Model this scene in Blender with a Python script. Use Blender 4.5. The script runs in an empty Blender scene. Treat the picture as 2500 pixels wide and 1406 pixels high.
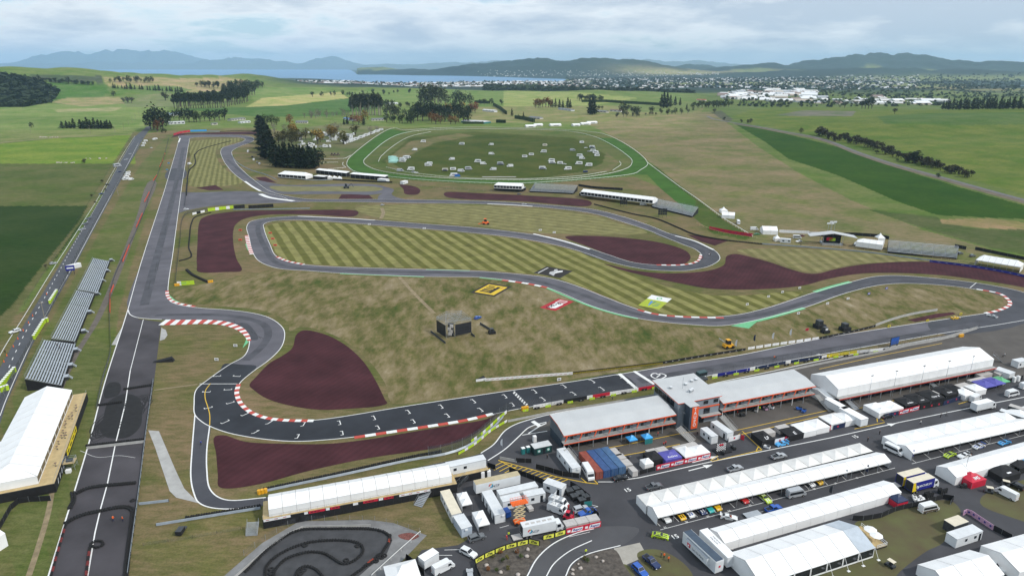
# camera, sky, sun, exposure
import bpy,bmesh,math,random
import numpy as np
from mathutils import Vector,Matrix
from mathutils.geometry import tessellate_polygon
scene=bpy.context.scene
CAM_H,PITCH,F=120.0,math.radians(18.1),1667.0
CX,CY=1250.0,703.0
cam_data=bpy.data.cameras.new('camera')
cam_data.sensor_width=36.0
cam_data.lens=36.0*F/2500.0
cam_data.clip_start=1.0
cam_data.clip_end=200000.0
cam=bpy.data.objects.new('camera',cam_data)
scene.collection.objects.link(cam)
cam.location=(0,0,CAM_H)
cam.rotation_euler=(math.pi/2-PITCH,0,0)
scene.camera=cam
SUN_EL,SUN_AZ=math.radians(44),math.radians(118)
sun_data=bpy.data.lights.new('sun','SUN')
sun_data.energy=2.6
sun_data.angle=math.radians(4)
sun_data.color=(1.0,0.96,0.9)
sun=bpy.data.objects.new('sun',sun_data)
scene.collection.objects.link(sun)
sdir=Vector((math.cos(SUN_EL)*math.sin(SUN_AZ),math.cos(SUN_EL)*math.cos(SUN_AZ),math.sin(SUN_EL)))
sun.rotation_euler=sdir.to_track_quat('Z','Y').to_euler()
scene.view_settings.view_transform='Standard'
scene.view_settings.look='None'
scene.view_settings.gamma=1.0
scene.view_settings.use_curve_mapping=False
scene.view_settings.exposure=0.15
scene.render.engine='CYCLES'
scene.cycles.use_denoising=True
scene.cycles.max_bounces=6
scene.cycles.volume_bounces=1
scene.cycles.transparent_max_bounces=12
world=bpy.data.worlds.new('World')
scene.world=world
world.use_nodes=True
wn,wl=world.node_tree.nodes,world.node_tree.links
wn.clear()
def wnode(t,**k):
 n=wn.new(t)
 for a,b in k.items():
  setattr(n,a,b)
 return n
def wmath(op,a,b=None,c=None):
 n=wnode('ShaderNodeMath',operation=op)
 for i,v in enumerate((a,b,c)):
  if v is None:
   continue
  if isinstance(v,(int,float)):
   n.inputs[i].default_value=v
  else:
   wl.new(v,n.inputs[i])
 return n.outputs[0]
sky=wnode('ShaderNodeTexSky',sky_type='NISHITA')
sky.sun_disc=False
sky.sun_elevation=SUN_EL
sky.sun_rotation=SUN_AZ
sky.altitude=400
sky.air_density=1.0
sky.dust_density=0.6
sky.ozone_density=1.5
tc=wnode('ShaderNodeTexCoord')
sep=wnode('ShaderNodeSeparateXYZ')
wl.new(tc.outputs['Generated'],sep.inputs[0])
zc=wmath('MAXIMUM',sep.outputs[2],0.0)
den=wmath('ADD',zc,0.19)
comb=wnode('ShaderNodeCombineXYZ')
wl.new(wmath('DIVIDE',sep.outputs[0],den),comb.inputs[0])
wl.new(wmath('DIVIDE',sep.outputs[1],den),comb.inputs[1])
def cloud_noise(scale,off,detail,rough):
 mp=wnode('ShaderNodeMapping')
 mp.inputs['Location'].default_value=off
 wl.new(comb.outputs[0],mp.inputs[0])
 n=wnode('ShaderNodeTexNoise')
 n.inputs['Scale'].default_value=scale
 n.inputs['Detail'].default_value=detail
 n.inputs['Roughness'].default_value=rough
 n.inputs['Distortion'].default_value=0.25
 wl.new(mp.outputs[0],n.inputs['Vector'])
 return n.outputs['Fac']
CLOUD_OFF=(3.1,1.7,0.0)
n1=cloud_noise(1.05,CLOUD_OFF,10,0.6)
n2=cloud_noise(2.6,(7.7,4.2,2.0),8,0.6)
dens=wmath('ADD',wmath('MULTIPLY',n1,0.72),wmath('MULTIPLY',n2,0.28))
cover=wmath('ADD',dens,wmath('MULTIPLY',wmath('ADD',sep.outputs[0],0.30),0.10))
cr=wnode('ShaderNodeValToRGB')
e=cr.color_ramp.elements
e[0].position,e[0].color=0.40,(0,0,0,1)
e[1].position,e[1].color=0.49,(1,1,1,1)
wl.new(cover,cr.inputs[0])
cc=wnode('ShaderNodeValToRGB')
e=cc.color_ramp.elements
e[0].position,e[0].color=0.44,(10.6,10.9,11.2,1)
e[1].position,e[1].color=0.62,(5.6,6.5,7.7,1)
x=e.new(0.52);x.color=(8.2,8.8,9.5,1)
wl.new(cover,cc.inputs[0])
skymul=wnode('ShaderNodeMixRGB',blend_type='MIX')
skymul.inputs[0].default_value=0.45
wl.new(sky.outputs[0],skymul.inputs[1])
skymul.inputs[2].default_value=(5.4,8.4,11.2,1)
mixc=wnode('ShaderNodeMixRGB')
wl.new(cr.outputs[0],mixc.inputs[0])
wl.new(skymul.outputs[0],mixc.inputs[1])
wl.new(cc.outputs[0],mixc.inputs[2])
bg=wnode('ShaderNodeBackground')
bg.inputs['Strength'].default_value=0.095
wl.new(mixc.outputs[0],bg.inputs['Color'])
wo=wnode('ShaderNodeOutputWorld')
wl.new(bg.outputs[0],wo.inputs['Surface'])
SP,CP=math.sin(PITCH),math.cos(PITCH)
def ray(px,py):
 u,v=(px-CX)/F,(CY-py)/F
 return Vector((u,CP+v*SP,-SP+v*CP))
def P(px,py,z=0.0):
 """ground point seen at a pixel of the photograph (level ground)"""
 d=ray(px,py)
 t=(z-CAM_H)/d.z
 return Vector((d.x*t,d.y*t,z))
def smooth(a,b,x):
 t=np.clip((x-a)/(b-a),0,1)
 return t*t*(3-2*t)
def bump(x,y,cx,cy,rx,ry,rot=0.0):
 c,s=math.cos(rot),math.sin(rot)
 dx,dy=x-cx,y-cy
 a,b=(dx*c+dy*s)/rx,(-dx*s+dy*c)/ry
 return np.exp(-(a*a+b*b))
_rs=np.random.RandomState(5)
_perm=_rs.rand(256,256)
def vnoise(x,y):
 xi,yi=np.floor(x).astype(int),np.floor(y).astype(int)
 fx,fy=x-xi,y-yi
 fx,fy=fx*fx*(3-2*fx),fy*fy*(3-2*fy)
 g=lambda i,j:_perm[i&255,j&255]
 return(g(xi,yi)*(1-fx)+g(xi+1,yi)*fx)*(1-fy)+(g(xi,yi+1)*(1-fx)+g(xi+1,yi+1)*fx)*fy-0.5
def fbm(x,y,n=4):
 s,a=0,1.0
 for k in range(n):
  s=s+a*vnoise(x*2**k+17*k,y*2**k+31*k)
  a*=0.5
 return s
LAKE_Z=-32.0
def azx(px,y):
 return y*(px-1250.0)/1753.0
def lake_mask(x,y):
 q=x/np.maximum(y,1)*1753+1250
 near=8200-1700*smooth(700,950,q)+250*np.sin(q/90.0)
 far=22500-11100*smooth(845,875,q)-900*smooth(900,1050,q)-2600*smooth(1050,1390,q)
 return smooth(-150,150,y-near)*(1-smooth(-200,200,y-far))*(1-smooth(1330,1400,q))
def height(x,y):
 x,y=np.asarray(x,float),np.asarray(y,float)
 h=np.zeros_like(x+y)
 far=smooth(1350,2300,y)
 h=h-30*smooth(2700,5600,y)
 h=h-17*smooth(1750,2600,y)*smooth(350,900,x)*(1-smooth(2700,5600,y))
 h=h+92*bump(x,y,-2350,2850,780,560)
 h=h+60*bump(x,y,azx(330,4200),4300,1250,620)
 h=h+26*bump(x,y,azx(560,4000),4000,420,420)
 h=h+22*bump(x,y,azx(470,3500),3500,230,200)+20*bump(x,y,azx(330,3400),3400,260,180)+16*bump(x,y,azx(700,3700),3700,300,200)+16*bump(x,y,azx(240,2650),2650,260,130)
 h=h+34*bump(x,y,azx(200,3100),3150,380,330)
 h=h+20*bump(x,y,azx(380,2950),2950,300,260)
 h=h+15*bump(x,y,azx(860,3250),3250,520,230)
 h=h+11*bump(x,y,azx(1240,3300),3300,480,260)
 h=h+9*bump(x,y,azx(640,2500),2500,330,210)
 h=h+30*bump(x,y,1420,1530,640,330)
 h=h+12*bump(x,y,900,1330,300,150)
 h=h+9*bump(x,y,820,980,210,130)
 h=h+far*(9+9*smooth(1900,2600,y))*fbm(x/390.0,y/390.0,3)*(1-smooth(4500,6000,y))
 h=h+34*np.abs(fbm(x/300.0+4,y/240.0,3))*smooth(2250,2900,y)*(1-smooth(4600,5600,y))*(1-smooth(560,760,q_of(x,y)))
 pk=170*bump(x,y,azx(1370,10600),10600,1150,900)+105*bump(x,y,azx(1180,10800),10700,1100,800)+140*bump(x,y,azx(1560,10900),10900,900,800)+92*bump(x,y,azx(980,11900),11900,900,620)+60*bump(x,y,azx(900,12300),12300,420,420)
 pk=pk+235*bump(x,y,azx(2060,12500),12500,1300,1200)+150*bump(x,y,azx(1830,11800),11800,800,900)+170*bump(x,y,azx(2240,12500),12500,1100,1100)+130*bump(x,y,azx(2500,11500),11500,1300,1100)+80*bump(x,y,azx(1990,9300),9300,1400,800)+80*bump(x,y,azx(2350,8700),8700,1500,700)+150*bump(x,y,azx(1700,14500),14500,900,900)+120*bump(x,y,azx(2750,9800),9800,1600,1500)
 h=h+pk*(1.12-0.9*np.abs(fbm(x/800.0+3,y/800.0,5)))
 rg=600*bump(x,y,azx(330,30000),30000,1700,1900)+500*bump(x,y,azx(170,30000),29700,1900,1900)+460*bump(x,y,azx(470,30000),29500,1500,1700)+290*bump(x,y,azx(640,25500),25800,1300,1700)+340*bump(x,y,azx(800,25500),25800,750,1500)+210*bump(x,y,azx(530,25500),25800,1100,1700)+170*bump(x,y,azx(330,25000),25000,2000,1450)+130*bump(x,y,azx(900,25800),25800,1400,1500)+290*bump(x,y,azx(1200,27000),27000,2900,1900)+150*bump(x,y,azx(100,25000),25000,2900,1450)+300*bump(x,y,azx(1600,27000),27000,3800,1900)+250*bump(x,y,azx(-400,27000),27000,4600,1900)
 h=h+rg*(1.25-1.1*np.abs(fbm(x/1500.0,y/1500.0+9,4)))
 lm=lake_mask(x,y)
 h=h*(1-lm)-42*lm
 w=smooth(1150,1350,y)
 return h*(w+(1-w)*smooth(330,650,x)*smooth(0.1,1.2,h)*smooth(400,700,y))
def q_of(x,y):
 return x/np.maximum(y,1)*1753+1250
def T(px,py,dmin=300.0,dmax=30000.0):
 """first point of the terrain seen at a pixel"""
 d=ray(px,py)
 ts=np.geomspace(dmin,dmax,2500)/d.y
 xs,ys,zs=d.x*ts,d.y*ts,CAM_H+d.z*ts
 below=np.nonzero(zs<height(xs,ys))[0]
 if len(below)==0:
  return P(px,max(py,165))
 i=below[0]
 return Vector((float(xs[i]),float(ys[i]),float(height(xs[i:i+1],ys[i:i+1])[0])))
def project(x,y,z):
 dz=z-CAM_H
 dep=y*CP-dz*SP
 dep=np.where(dep<0.1,0.1,dep)
 return CX+F*x/dep,CY-F*(y*SP+dz*CP)/dep
def pix_of(v):
 a,b=project(np.array([v[0]]),np.array([v[1]]),np.array([v[2]]))
 return float(a[0]),float(b[0])
MATS={}
def mat(key,rgb,rough=0.6,metal=0.0,var=0.10,scale=0.6,bump_s=0.0,spec=0.4,alpha=None,rgb2=None,detail=4.0,coat=0.0,stretch=None):
 if key in MATS:
  return MATS[key]
 m=bpy.data.materials.new(key)
 m.use_nodes=True
 nt=m.node_tree
 b=nt.nodes['Principled BSDF']
 b.inputs['Roughness'].default_value=rough
 b.inputs['Metallic'].default_value=metal
 b.inputs['Specular IOR Level'].default_value=spec
 b.inputs['Coat Weight'].default_value=coat
 t=nt.nodes.new('ShaderNodeTexCoord')
 mp=nt.nodes.new('ShaderNodeMapping')
 if stretch:
  mp.inputs['Scale'].default_value=stretch
 nt.links.new(t.outputs['Object'],mp.inputs[0])
 n=nt.nodes.new('ShaderNodeTexNoise')
 n.inputs['Scale'].default_value=scale
 n.inputs['Detail'].default_value=detail
 n.inputs['Roughness'].default_value=0.6
 nt.links.new(mp.outputs[0],n.inputs['Vector'])
 r=nt.nodes.new('ShaderNodeValToRGB')
 c1=tuple(max(0.0,c*(1-var))for c in rgb)
 c2=rgb2 if rgb2 else tuple(min(1.0,c*(1+var))for c in rgb)
 r.color_ramp.elements[0].position,r.color_ramp.elements[0].color=0.32,(*c1,1)
 r.color_ramp.elements[1].position,r.color_ramp.elements[1].color=0.68,(*c2,1)
 nt.links.new(n.outputs['Fac'],r.inputs[0])
 nt.links.new(r.outputs[0],b.inputs['Base Color'])
 if bump_s:
  bp=nt.nodes.new('ShaderNodeBump')
  bp.inputs['Strength'].default_value=bump_s
  nt.links.new(n.outputs['Fac'],bp.inputs['Height'])
  nt.links.new(bp.outputs[0],b.inputs['Normal'])
 if alpha is not None:
  b.inputs['Alpha'].default_value=alpha
 MATS[key]=m
 return m
C=scene.collection
class MB:
 def __init__(s):
  s.v,s.f,s.m,s.mats=[],[],[],[]
 def mi(s,m):
  if m not in s.mats:
   s.mats.append(m)
  return s.mats.index(m)
 def face(s,pts,m):
  i=len(s.v)
  s.v+=[tuple(p)for p in pts]
  s.f.append(tuple(range(i,i+len(pts))))
  s.m.append(s.mi(m))
 def mesh_faces(s,pts,faces,m):
  i=len(s.v)
  s.v+=[tuple(p)for p in pts]
  k=s.mi(m)
  for f in faces:
   s.f.append(tuple(i+a for a in f))
   s.m.append(k)
 def box(s,x0,x1,y0,y1,z0,z1,m,top=None):
  p=[(x0,y0,z0),(x1,y0,z0),(x1,y1,z0),(x0,y1,z0),(x0,y0,z1),(x1,y0,z1),(x1,y1,z1),(x0,y1,z1)]
  s.mesh_faces(p,[(3,2,1,0),(0,1,5,4),(1,2,6,5),(2,3,7,6),(3,0,4,7)],m)
  s.mesh_faces(p,[(4,5,6,7)],top or m)
  return s
 def hexa(s,b,t,m,top=None):
  """eight corners: four below, four above, counter-clockwise from above"""
  p=list(b)+list(t)
  s.mesh_faces(p,[(3,2,1,0),(0,1,5,4),(1,2,6,5),(2,3,7,6),(3,0,4,7)],m)
  s.mesh_faces(p,[(4,5,6,7)],top or m)
  return s
 def loft(s,rings,m,cap=True):
  n=len(rings[0])
  pts=[p for r in rings for p in r]
  fs=[]
  for k in range(len(rings)-1):
   for j in range(n):
    a,b=k*n+j,k*n+(j+1)%n
    fs.append((a,b,b+n,a+n))
  if cap:
   fs.append(tuple(reversed(range(n))))
   fs.append(tuple(range((len(rings)-1)*n,len(rings)*n)))
  s.mesh_faces(pts,fs,m)
  return s
 def tube(s,a,b,r,m,n=5,r2=None):
  a,b=Vector(a),Vector(b)
  d=(b-a)
  if d.length<1e-6:
   return s
  d.normalize()
  u=d.orthogonal().normalized()
  w=d.cross(u)
  r2=r if r2 is None else r2
  ra=[a+(u*math.cos(2*math.pi*k/n)+w*math.sin(2*math.pi*k/n))*r for k in range(n)]
  rb=[b+(u*math.cos(2*math.pi*k/n)+w*math.sin(2*math.pi*k/n))*r2 for k in range(n)]
  return s.loft([ra,rb],m)
 def prism(s,poly,z0,z1,m,top=None):
  n=len(poly)
  pts=[(p[0],p[1],z0)for p in poly]+[(p[0],p[1],z1)for p in poly]
  s.mesh_faces(pts,[(k,(k+1)%n,n+(k+1)%n,n+k)for k in range(n)],m)
  s.mesh_faces(pts,[tuple(range(n,2*n))],top or m)
  return s
 def torus(s,c,R,r,m,nu=10,nv=5,axis='z'):
  pts,fs=[],[]
  for i in range(nu):
   a=2*math.pi*i/nu
   for j in range(nv):
    b=2*math.pi*j/nv
    p=((R+r*math.cos(b))*math.cos(a),(R+r*math.cos(b))*math.sin(a),r*math.sin(b))
    if axis=='y':
     p=(p[0],p[2],p[1])
    pts.append((c[0]+p[0],c[1]+p[1],c[2]+p[2]))
    fs.append((i*nv+j,((i+1)%nu)*nv+j,((i+1)%nu)*nv+(j+1)%nv,i*nv+(j+1)%nv))
  s.mesh_faces(pts,fs,m)
  return s
 def ball(s,c,r,m,nu=8,nv=5,sz=1.0,jit=0.0,rnd=None):
  rings=[]
  for j in range(1,nv):
   a=math.pi*j/nv-math.pi/2
   rr=[(1+(rnd.uniform(-jit,jit)if rnd else 0))for _ in range(nu)]
   rings.append([(c[0]+r*rr[k]*math.cos(a)*math.cos(2*math.pi*k/nu),c[1]+r*rr[k]*math.cos(a)*math.sin(2*math.pi*k/nu),c[2]+r*rr[k]*sz*math.sin(a))for k in range(nu)])
  return s.loft(rings,m)
 def mesh(s,name,smooth_sh=False):
  me=bpy.data.meshes.new(name)
  me.from_pydata(s.v,[],s.f)
  for m in s.mats:
   me.materials.append(m)
  me.polygons.foreach_set('material_index',s.m)
  if smooth_sh:
   me.polygons.foreach_set('use_smooth',[True]*len(s.f))
  me.update()
  return me
 def build(s,name,parent=None,smooth_sh=False,loc=None,rz=None):
  return put(name,s.mesh(name,smooth_sh),parent,loc,rz)
def put(name,me,parent=None,loc=None,rz=None):
 o=bpy.data.objects.new(name,me)
 C.objects.link(o)
 if parent is not None:
  o.parent=parent
 if loc is not None:
  o.location=loc
 if rz is not None:
  o.rotation_euler=(0,0,rz)
 return o
def thing(name,label,cat,loc=(0,0,0),rz=0.0,group=None,s=1.0):
 o=bpy.data.objects.new(name,None)
 o.empty_display_size=0.5
 C.objects.link(o)
 o.location=loc
 o.rotation_euler=(0,0,rz)
 o.scale=(s,s,s)
 return tag(o,label,cat,group)
def tag(o,label=None,cat=None,group=None,kind=None):
 if label:o['label']=label
 if cat:o['category']=cat
 if group:o['group']=group
 if kind:o['kind']=kind
 return o
def spawn(proto,name,label,cat,loc,rz=0.0,group=None,s=1.0):
 """one more of a kind: a fresh root with its own part objects, sharing the mesh data"""
 r=thing(name,label,cat,loc,rz,group,s)
 for pn,me,subs in proto:
  c=put(pn,me,r)
  for sn,sm in subs:
   put(sn,sm,c)
 return r
ORD=['first','second','third','fourth','fifth','sixth','seventh','eighth','ninth','tenth','eleventh','twelfth','thirteenth','fourteenth','fifteenth','sixteenth','seventeenth','eighteenth','nineteenth','twentieth']
def nth(i):
 if i<20:
  return ORD[i]
 tens=['','','twenty','thirty','forty','fifty','sixty','seventy','eighty','ninety']
 t,u=divmod(i+1,10)
 return{2:'twentieth',3:'thirtieth',4:'fortieth',5:'fiftieth',6:'sixtieth',7:'seventieth',8:'eightieth',9:'ninetieth'}[t]if u==0 else tens[t]+'-'+ORD[u-1]
def catmull(pts,seg=6,closed=False):
 pts=[Vector(p)for p in pts]
 out,n=[],len(pts)
 rng=range(n)if closed else range(n-1)
 for i in rng:
  p1,p2=pts[i],pts[(i+1)%n]
  p0=pts[(i-1)%n]if closed or i>0 else p1+(p1-p2)
  p3=pts[(i+2)%n]if closed or i<n-2 else p2+(p2-p1)
  t0=0
  t1=t0+max((p1-p0).length,1e-3)**0.5
  t2=t1+max((p2-p1).length,1e-3)**0.5
  t3=t2+max((p3-p2).length,1e-3)**0.5
  for k in range(seg):
   t=t1+(t2-t1)*k/seg
   a1=p0*((t1-t)/(t1-t0))+p1*((t-t0)/(t1-t0))
   a2=p1*((t2-t)/(t2-t1))+p2*((t-t1)/(t2-t1))
   a3=p2*((t3-t)/(t3-t2))+p3*((t-t2)/(t3-t2))
   b1=a1*((t2-t)/(t2-t0))+a2*((t-t0)/(t2-t0))
   b2=a2*((t3-t)/(t3-t1))+a3*((t-t1)/(t3-t1))
   out.append(b1*((t2-t)/(t2-t1))+b2*((t-t1)/(t2-t1)))
 if not closed:
  out.append(pts[-1])
 return out
def world_path(px,sm=True,seg=6,closed=False,terrain=False):
 w=[(T(*p)if terrain else P(*p))for p in px]
 return catmull(w,seg,closed)if sm else w
def sheet(name,loops,m,z,parent=None,sm=True,closed=True,kind='structure',raw=False):
 """a level sheet bounded by one or more pixel loops (the first the outline, the rest holes)"""
 mb=MB()
 sheet_into(mb,loops,m,z,sm,raw)
 o=mb.build(name,parent)
 if kind and parent is None:
  o['kind']=kind
 return o
def sheet_into(mb,loops,m,z,sm=True,raw=False):
 ws=[lp if raw else world_path(lp,sm,5,True)for lp in loops]
 vs=[[Vector((p.x,p.y,0))for p in w]for w in ws]
 tri=tessellate_polygon(vs)
 flat=[(p.x,p.y,z)for w in ws for p in w]
 out=[]
 for a,b,c in tri:
  A,B,D=flat[a],flat[b],flat[c]
  cr_=(B[0]-A[0])*(D[1]-A[1])-(B[1]-A[1])*(D[0]-A[0])
  if abs(cr_)>1e-9:
   out.append((a,b,c)if cr_>0 else(a,c,b))
 mb.mesh_faces(flat,out,m)
def strip_into(mb,path,w,m,z,w2=None,shift=0.0):
 """a painted band of a width along a world path"""
 n=len(path)
 L,R=[],[]
 for i,p in enumerate(path):
  d=(path[min(i+1,n-1)]-path[max(i-1,0)])
  d.z=0
  if d.length<1e-6:
   d=Vector((1,0,0))
  d.normalize()
  nr=Vector((-d.y,d.x,0))
  ww=w if w2 is None else w+(w2-w)*i/(n-1)
  L.append(p+nr*(ww/2+shift));R.append(p-nr*(ww/2-shift))
 for i in range(n-1):
  mb.face([(R[i].x,R[i].y,z),(R[i+1].x,R[i+1].y,z),(L[i+1].x,L[i+1].y,z),(L[i].x,L[i].y,z)],m)
def resample(path,step):
 out,acc=[path[0].copy()],0.0
 for a,b in zip(path,path[1:]):
  L=(b-a).length
  if L<1e-9:
   continue
  while acc+L>=step:
   t=(step-acc)/L
   a=a.lerp(b,t)
   out.append(a.copy())
   L=(b-a).length
   acc=0.0
  acc+=L
 if(out[-1]-path[-1]).length>step*0.3:
  out.append(path[-1].copy())
 return out
TEXT={}
def text_mesh(word,m,shear=0.0,bold=0.0):
 k=(word,m.name,shear,bold)
 if k not in TEXT:
  cu=bpy.data.curves.new('lettering','FONT')
  cu.body=word
  cu.align_x,cu.align_y='CENTER','CENTER'
  cu.size=1.0
  cu.shear=shear
  cu.offset=bold
  o=bpy.data.objects.new('lettering',cu)
  C.objects.link(o)
  me=bpy.data.meshes.new_from_object(o.evaluated_get(bpy.context.evaluated_depsgraph_get()))
  bpy.data.objects.remove(o)
  bpy.data.curves.remove(cu)
  me.materials.clear()
  me.materials.append(m)
  me.name='lettering'
  TEXT[k]=me
 return TEXT[k]
# ground
def inside(px,py,poly):
 r=np.zeros(px.shape,bool)
 n=len(poly)
 for i in range(n):
  x1,y1=poly[i]
  x2,y2=poly[(i+1)%n]
  if y1==y2:
   continue
  c=(y1>py)!=(y2>py)
  r^=c&(px<(x2-x1)*(py-y1)/(y2-y1)+x1)
 return r
PASTURE=(0.120,0.150,0.045)
COVER=[([(-400,1700),(-400,900),(60,760),(230,520),(335,330),(420,318),(640,312),(840,350),(860,420),(1240,448),(1550,432),(1640,470),(1830,585),(2500,640),(2900,680),(2900,1700)],(0.158,0.127,0.066)),([(-900,1100),(-900,505),(215,503),(202,545),(150,615),(90,690),(50,745),(-30,830),(-200,1000)],(0.028,0.052,0.011)),([(-900,505),(-900,400),(330,400),(255,465),(215,503)],(0.105,0.115,0.040)),([(-900,400),(-900,345),(0,352),(120,340),(330,329),(330,400)],(0.160,0.215,0.034)),([(-900,345),(-900,318),(330,318),(335,328),(120,339),(0,351)],(0.175,0.190,0.070)),([(-900,318),(-900,255),(420,255),(365,318)],(0.150,0.185,0.060)),([(130,268),(300,262),(280,272),(140,274)],(0.26,0.23,0.13)),([(-900,300),(-900,280),(300,285),(360,296),(330,306)],(0.115,0.155,0.045)),([(325,322),(345,322),(235,490),(120,650),(60,735),(0,830),(-60,830),(30,745),(90,665),(190,545),(240,460)],(0.130,0.118,0.055)),([(410,330),(425,330),(400,400),(360,520),(320,650),(290,760),(268,930),(190,1190),(120,1420),(-200,1420),(-50,1150),(60,900),(170,700),(270,520),(345,400)],(0.125,0.130,0.050)),([(-900,150),(0,182),(60,188),(95,198),(140,222),(126,250),(60,262),(-900,262)],(0.014,0.022,0.012)),([(140,222),(100,200),(255,203),(275,222),(236,246),(126,251)],(0.075,0.130,0.034)),([(126,251),(165,238),(290,236),(315,252),(200,260)],(0.250,0.200,0.110)),([(250,190),(330,188),(430,192),(560,190),(640,205),(560,222),(430,226),(300,224),(260,206)],(0.270,0.210,0.120)),([(240,212),(420,210),(470,220),(420,232),(300,228)],(0.110,0.150,0.050)),([(60,183),(250,186),(250,202),(100,199)],(0.060,0.070,0.045)),([(290,236),(420,228),(430,262),(310,262)],(0.150,0.160,0.075)),([(430,266),(610,262),(860,240),(940,262),(800,285),(620,285)],(0.062,0.112,0.030)),([(600,214),(820,214),(760,235),(620,246)],(0.140,0.180,0.058)),([(600,262),(640,240),(830,225),(850,240),(700,258)],(0.320,0.280,0.125)),([(840,222),(1040,220),(1030,250),(860,246)],(0.135,0.175,0.055)),([(1040,220),(1230,218),(1230,262),(1080,262)],(0.125,0.165,0.050)),([(1230,222),(1420,226),(1560,240),(1420,262),(1230,262)],(0.220,0.230,0.085)),([(1060,262),(1560,258),(1720,262),(1700,290),(1430,300),(1180,300)],(0.180,0.165,0.075)),([(1500,250),(1750,250),(1690,275),(1540,275)],(0.130,0.150,0.055)),([(1430,302),(1700,276),(1740,272),(1790,312),(1850,358),(1950,422),(2080,490),(2250,560),(2420,610),(2600,660),(2600,690),(2300,636),(1835,592),(1700,490),(1600,405),(1480,325)],(0.190,0.158,0.086)),([(1790,301),(1835,306),(1950,335),(2080,368),(2250,430),(2420,480),(2800,580),(2800,620),(2500,535),(2290,526),(2190,492),(2050,430),(1925,388),(1865,345)],(0.027,0.068,0.004)),([(2290,536),(2420,533),(2510,545),(2510,565),(2400,556),(2300,545)],(0.26,0.19,0.10)),([(2120,512),(2290,530),(2300,545),(2400,560),(2510,560),(2700,600),(2700,660),(2420,606),(2250,556)],(0.085,0.100,0.038)),([(1735,274),(1760,270),(1790,292),(1775,300)],(0.10,0.095,0.07)),([(1835,300),(1780,286),(1860,262),(2160,262),(2300,268),(2800,262),(2800,575),(2480,470),(2300,420),(2100,362),(1960,325)],(0.120,0.150,0.030)),([(1890,282),(1960,270),(2090,272),(2080,284),(1950,284)],(0.16,0.15,0.12)),([(2140,284),(2300,276),(2800,272),(2800,300),(2340,306),(2160,302)],(0.085,0.130,0.034)),([(847,399),(963,314),(1069,311),(1171,309),(1342,314),(1475,326),(1581,399),(1543,428),(1410,442),(1274,452),(1035,444),(874,426)],(0.105,0.118,0.040)),([(930,396),(1001,337),(1160,322),(1400,337),(1509,393),(1490,417),(1274,438),(1001,421)],(0.066,0.080,0.016)),([(940,392),(1003,345),(1120,326),(1160,332),(1060,350),(960,400),(985,416),(950,410)],(0.150,0.130,0.062)),([(1480,372),(1512,396),(1490,418),(1380,432),(1300,437),(1420,420),(1470,400)],(0.150,0.132,0.064)),([(1590,432),(1570,408),(1600,405),(1700,485),(1770,540),(1836,578),(1820,586),(1740,570),(1670,510)],(0.075,0.100,0.026)),([(655,372),(700,318),(830,300),(960,312),(852,392),(780,372)],(0.130,0.130,0.062)),]  # field colours; sun patches and cloud shadow are partly painted into them
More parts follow.
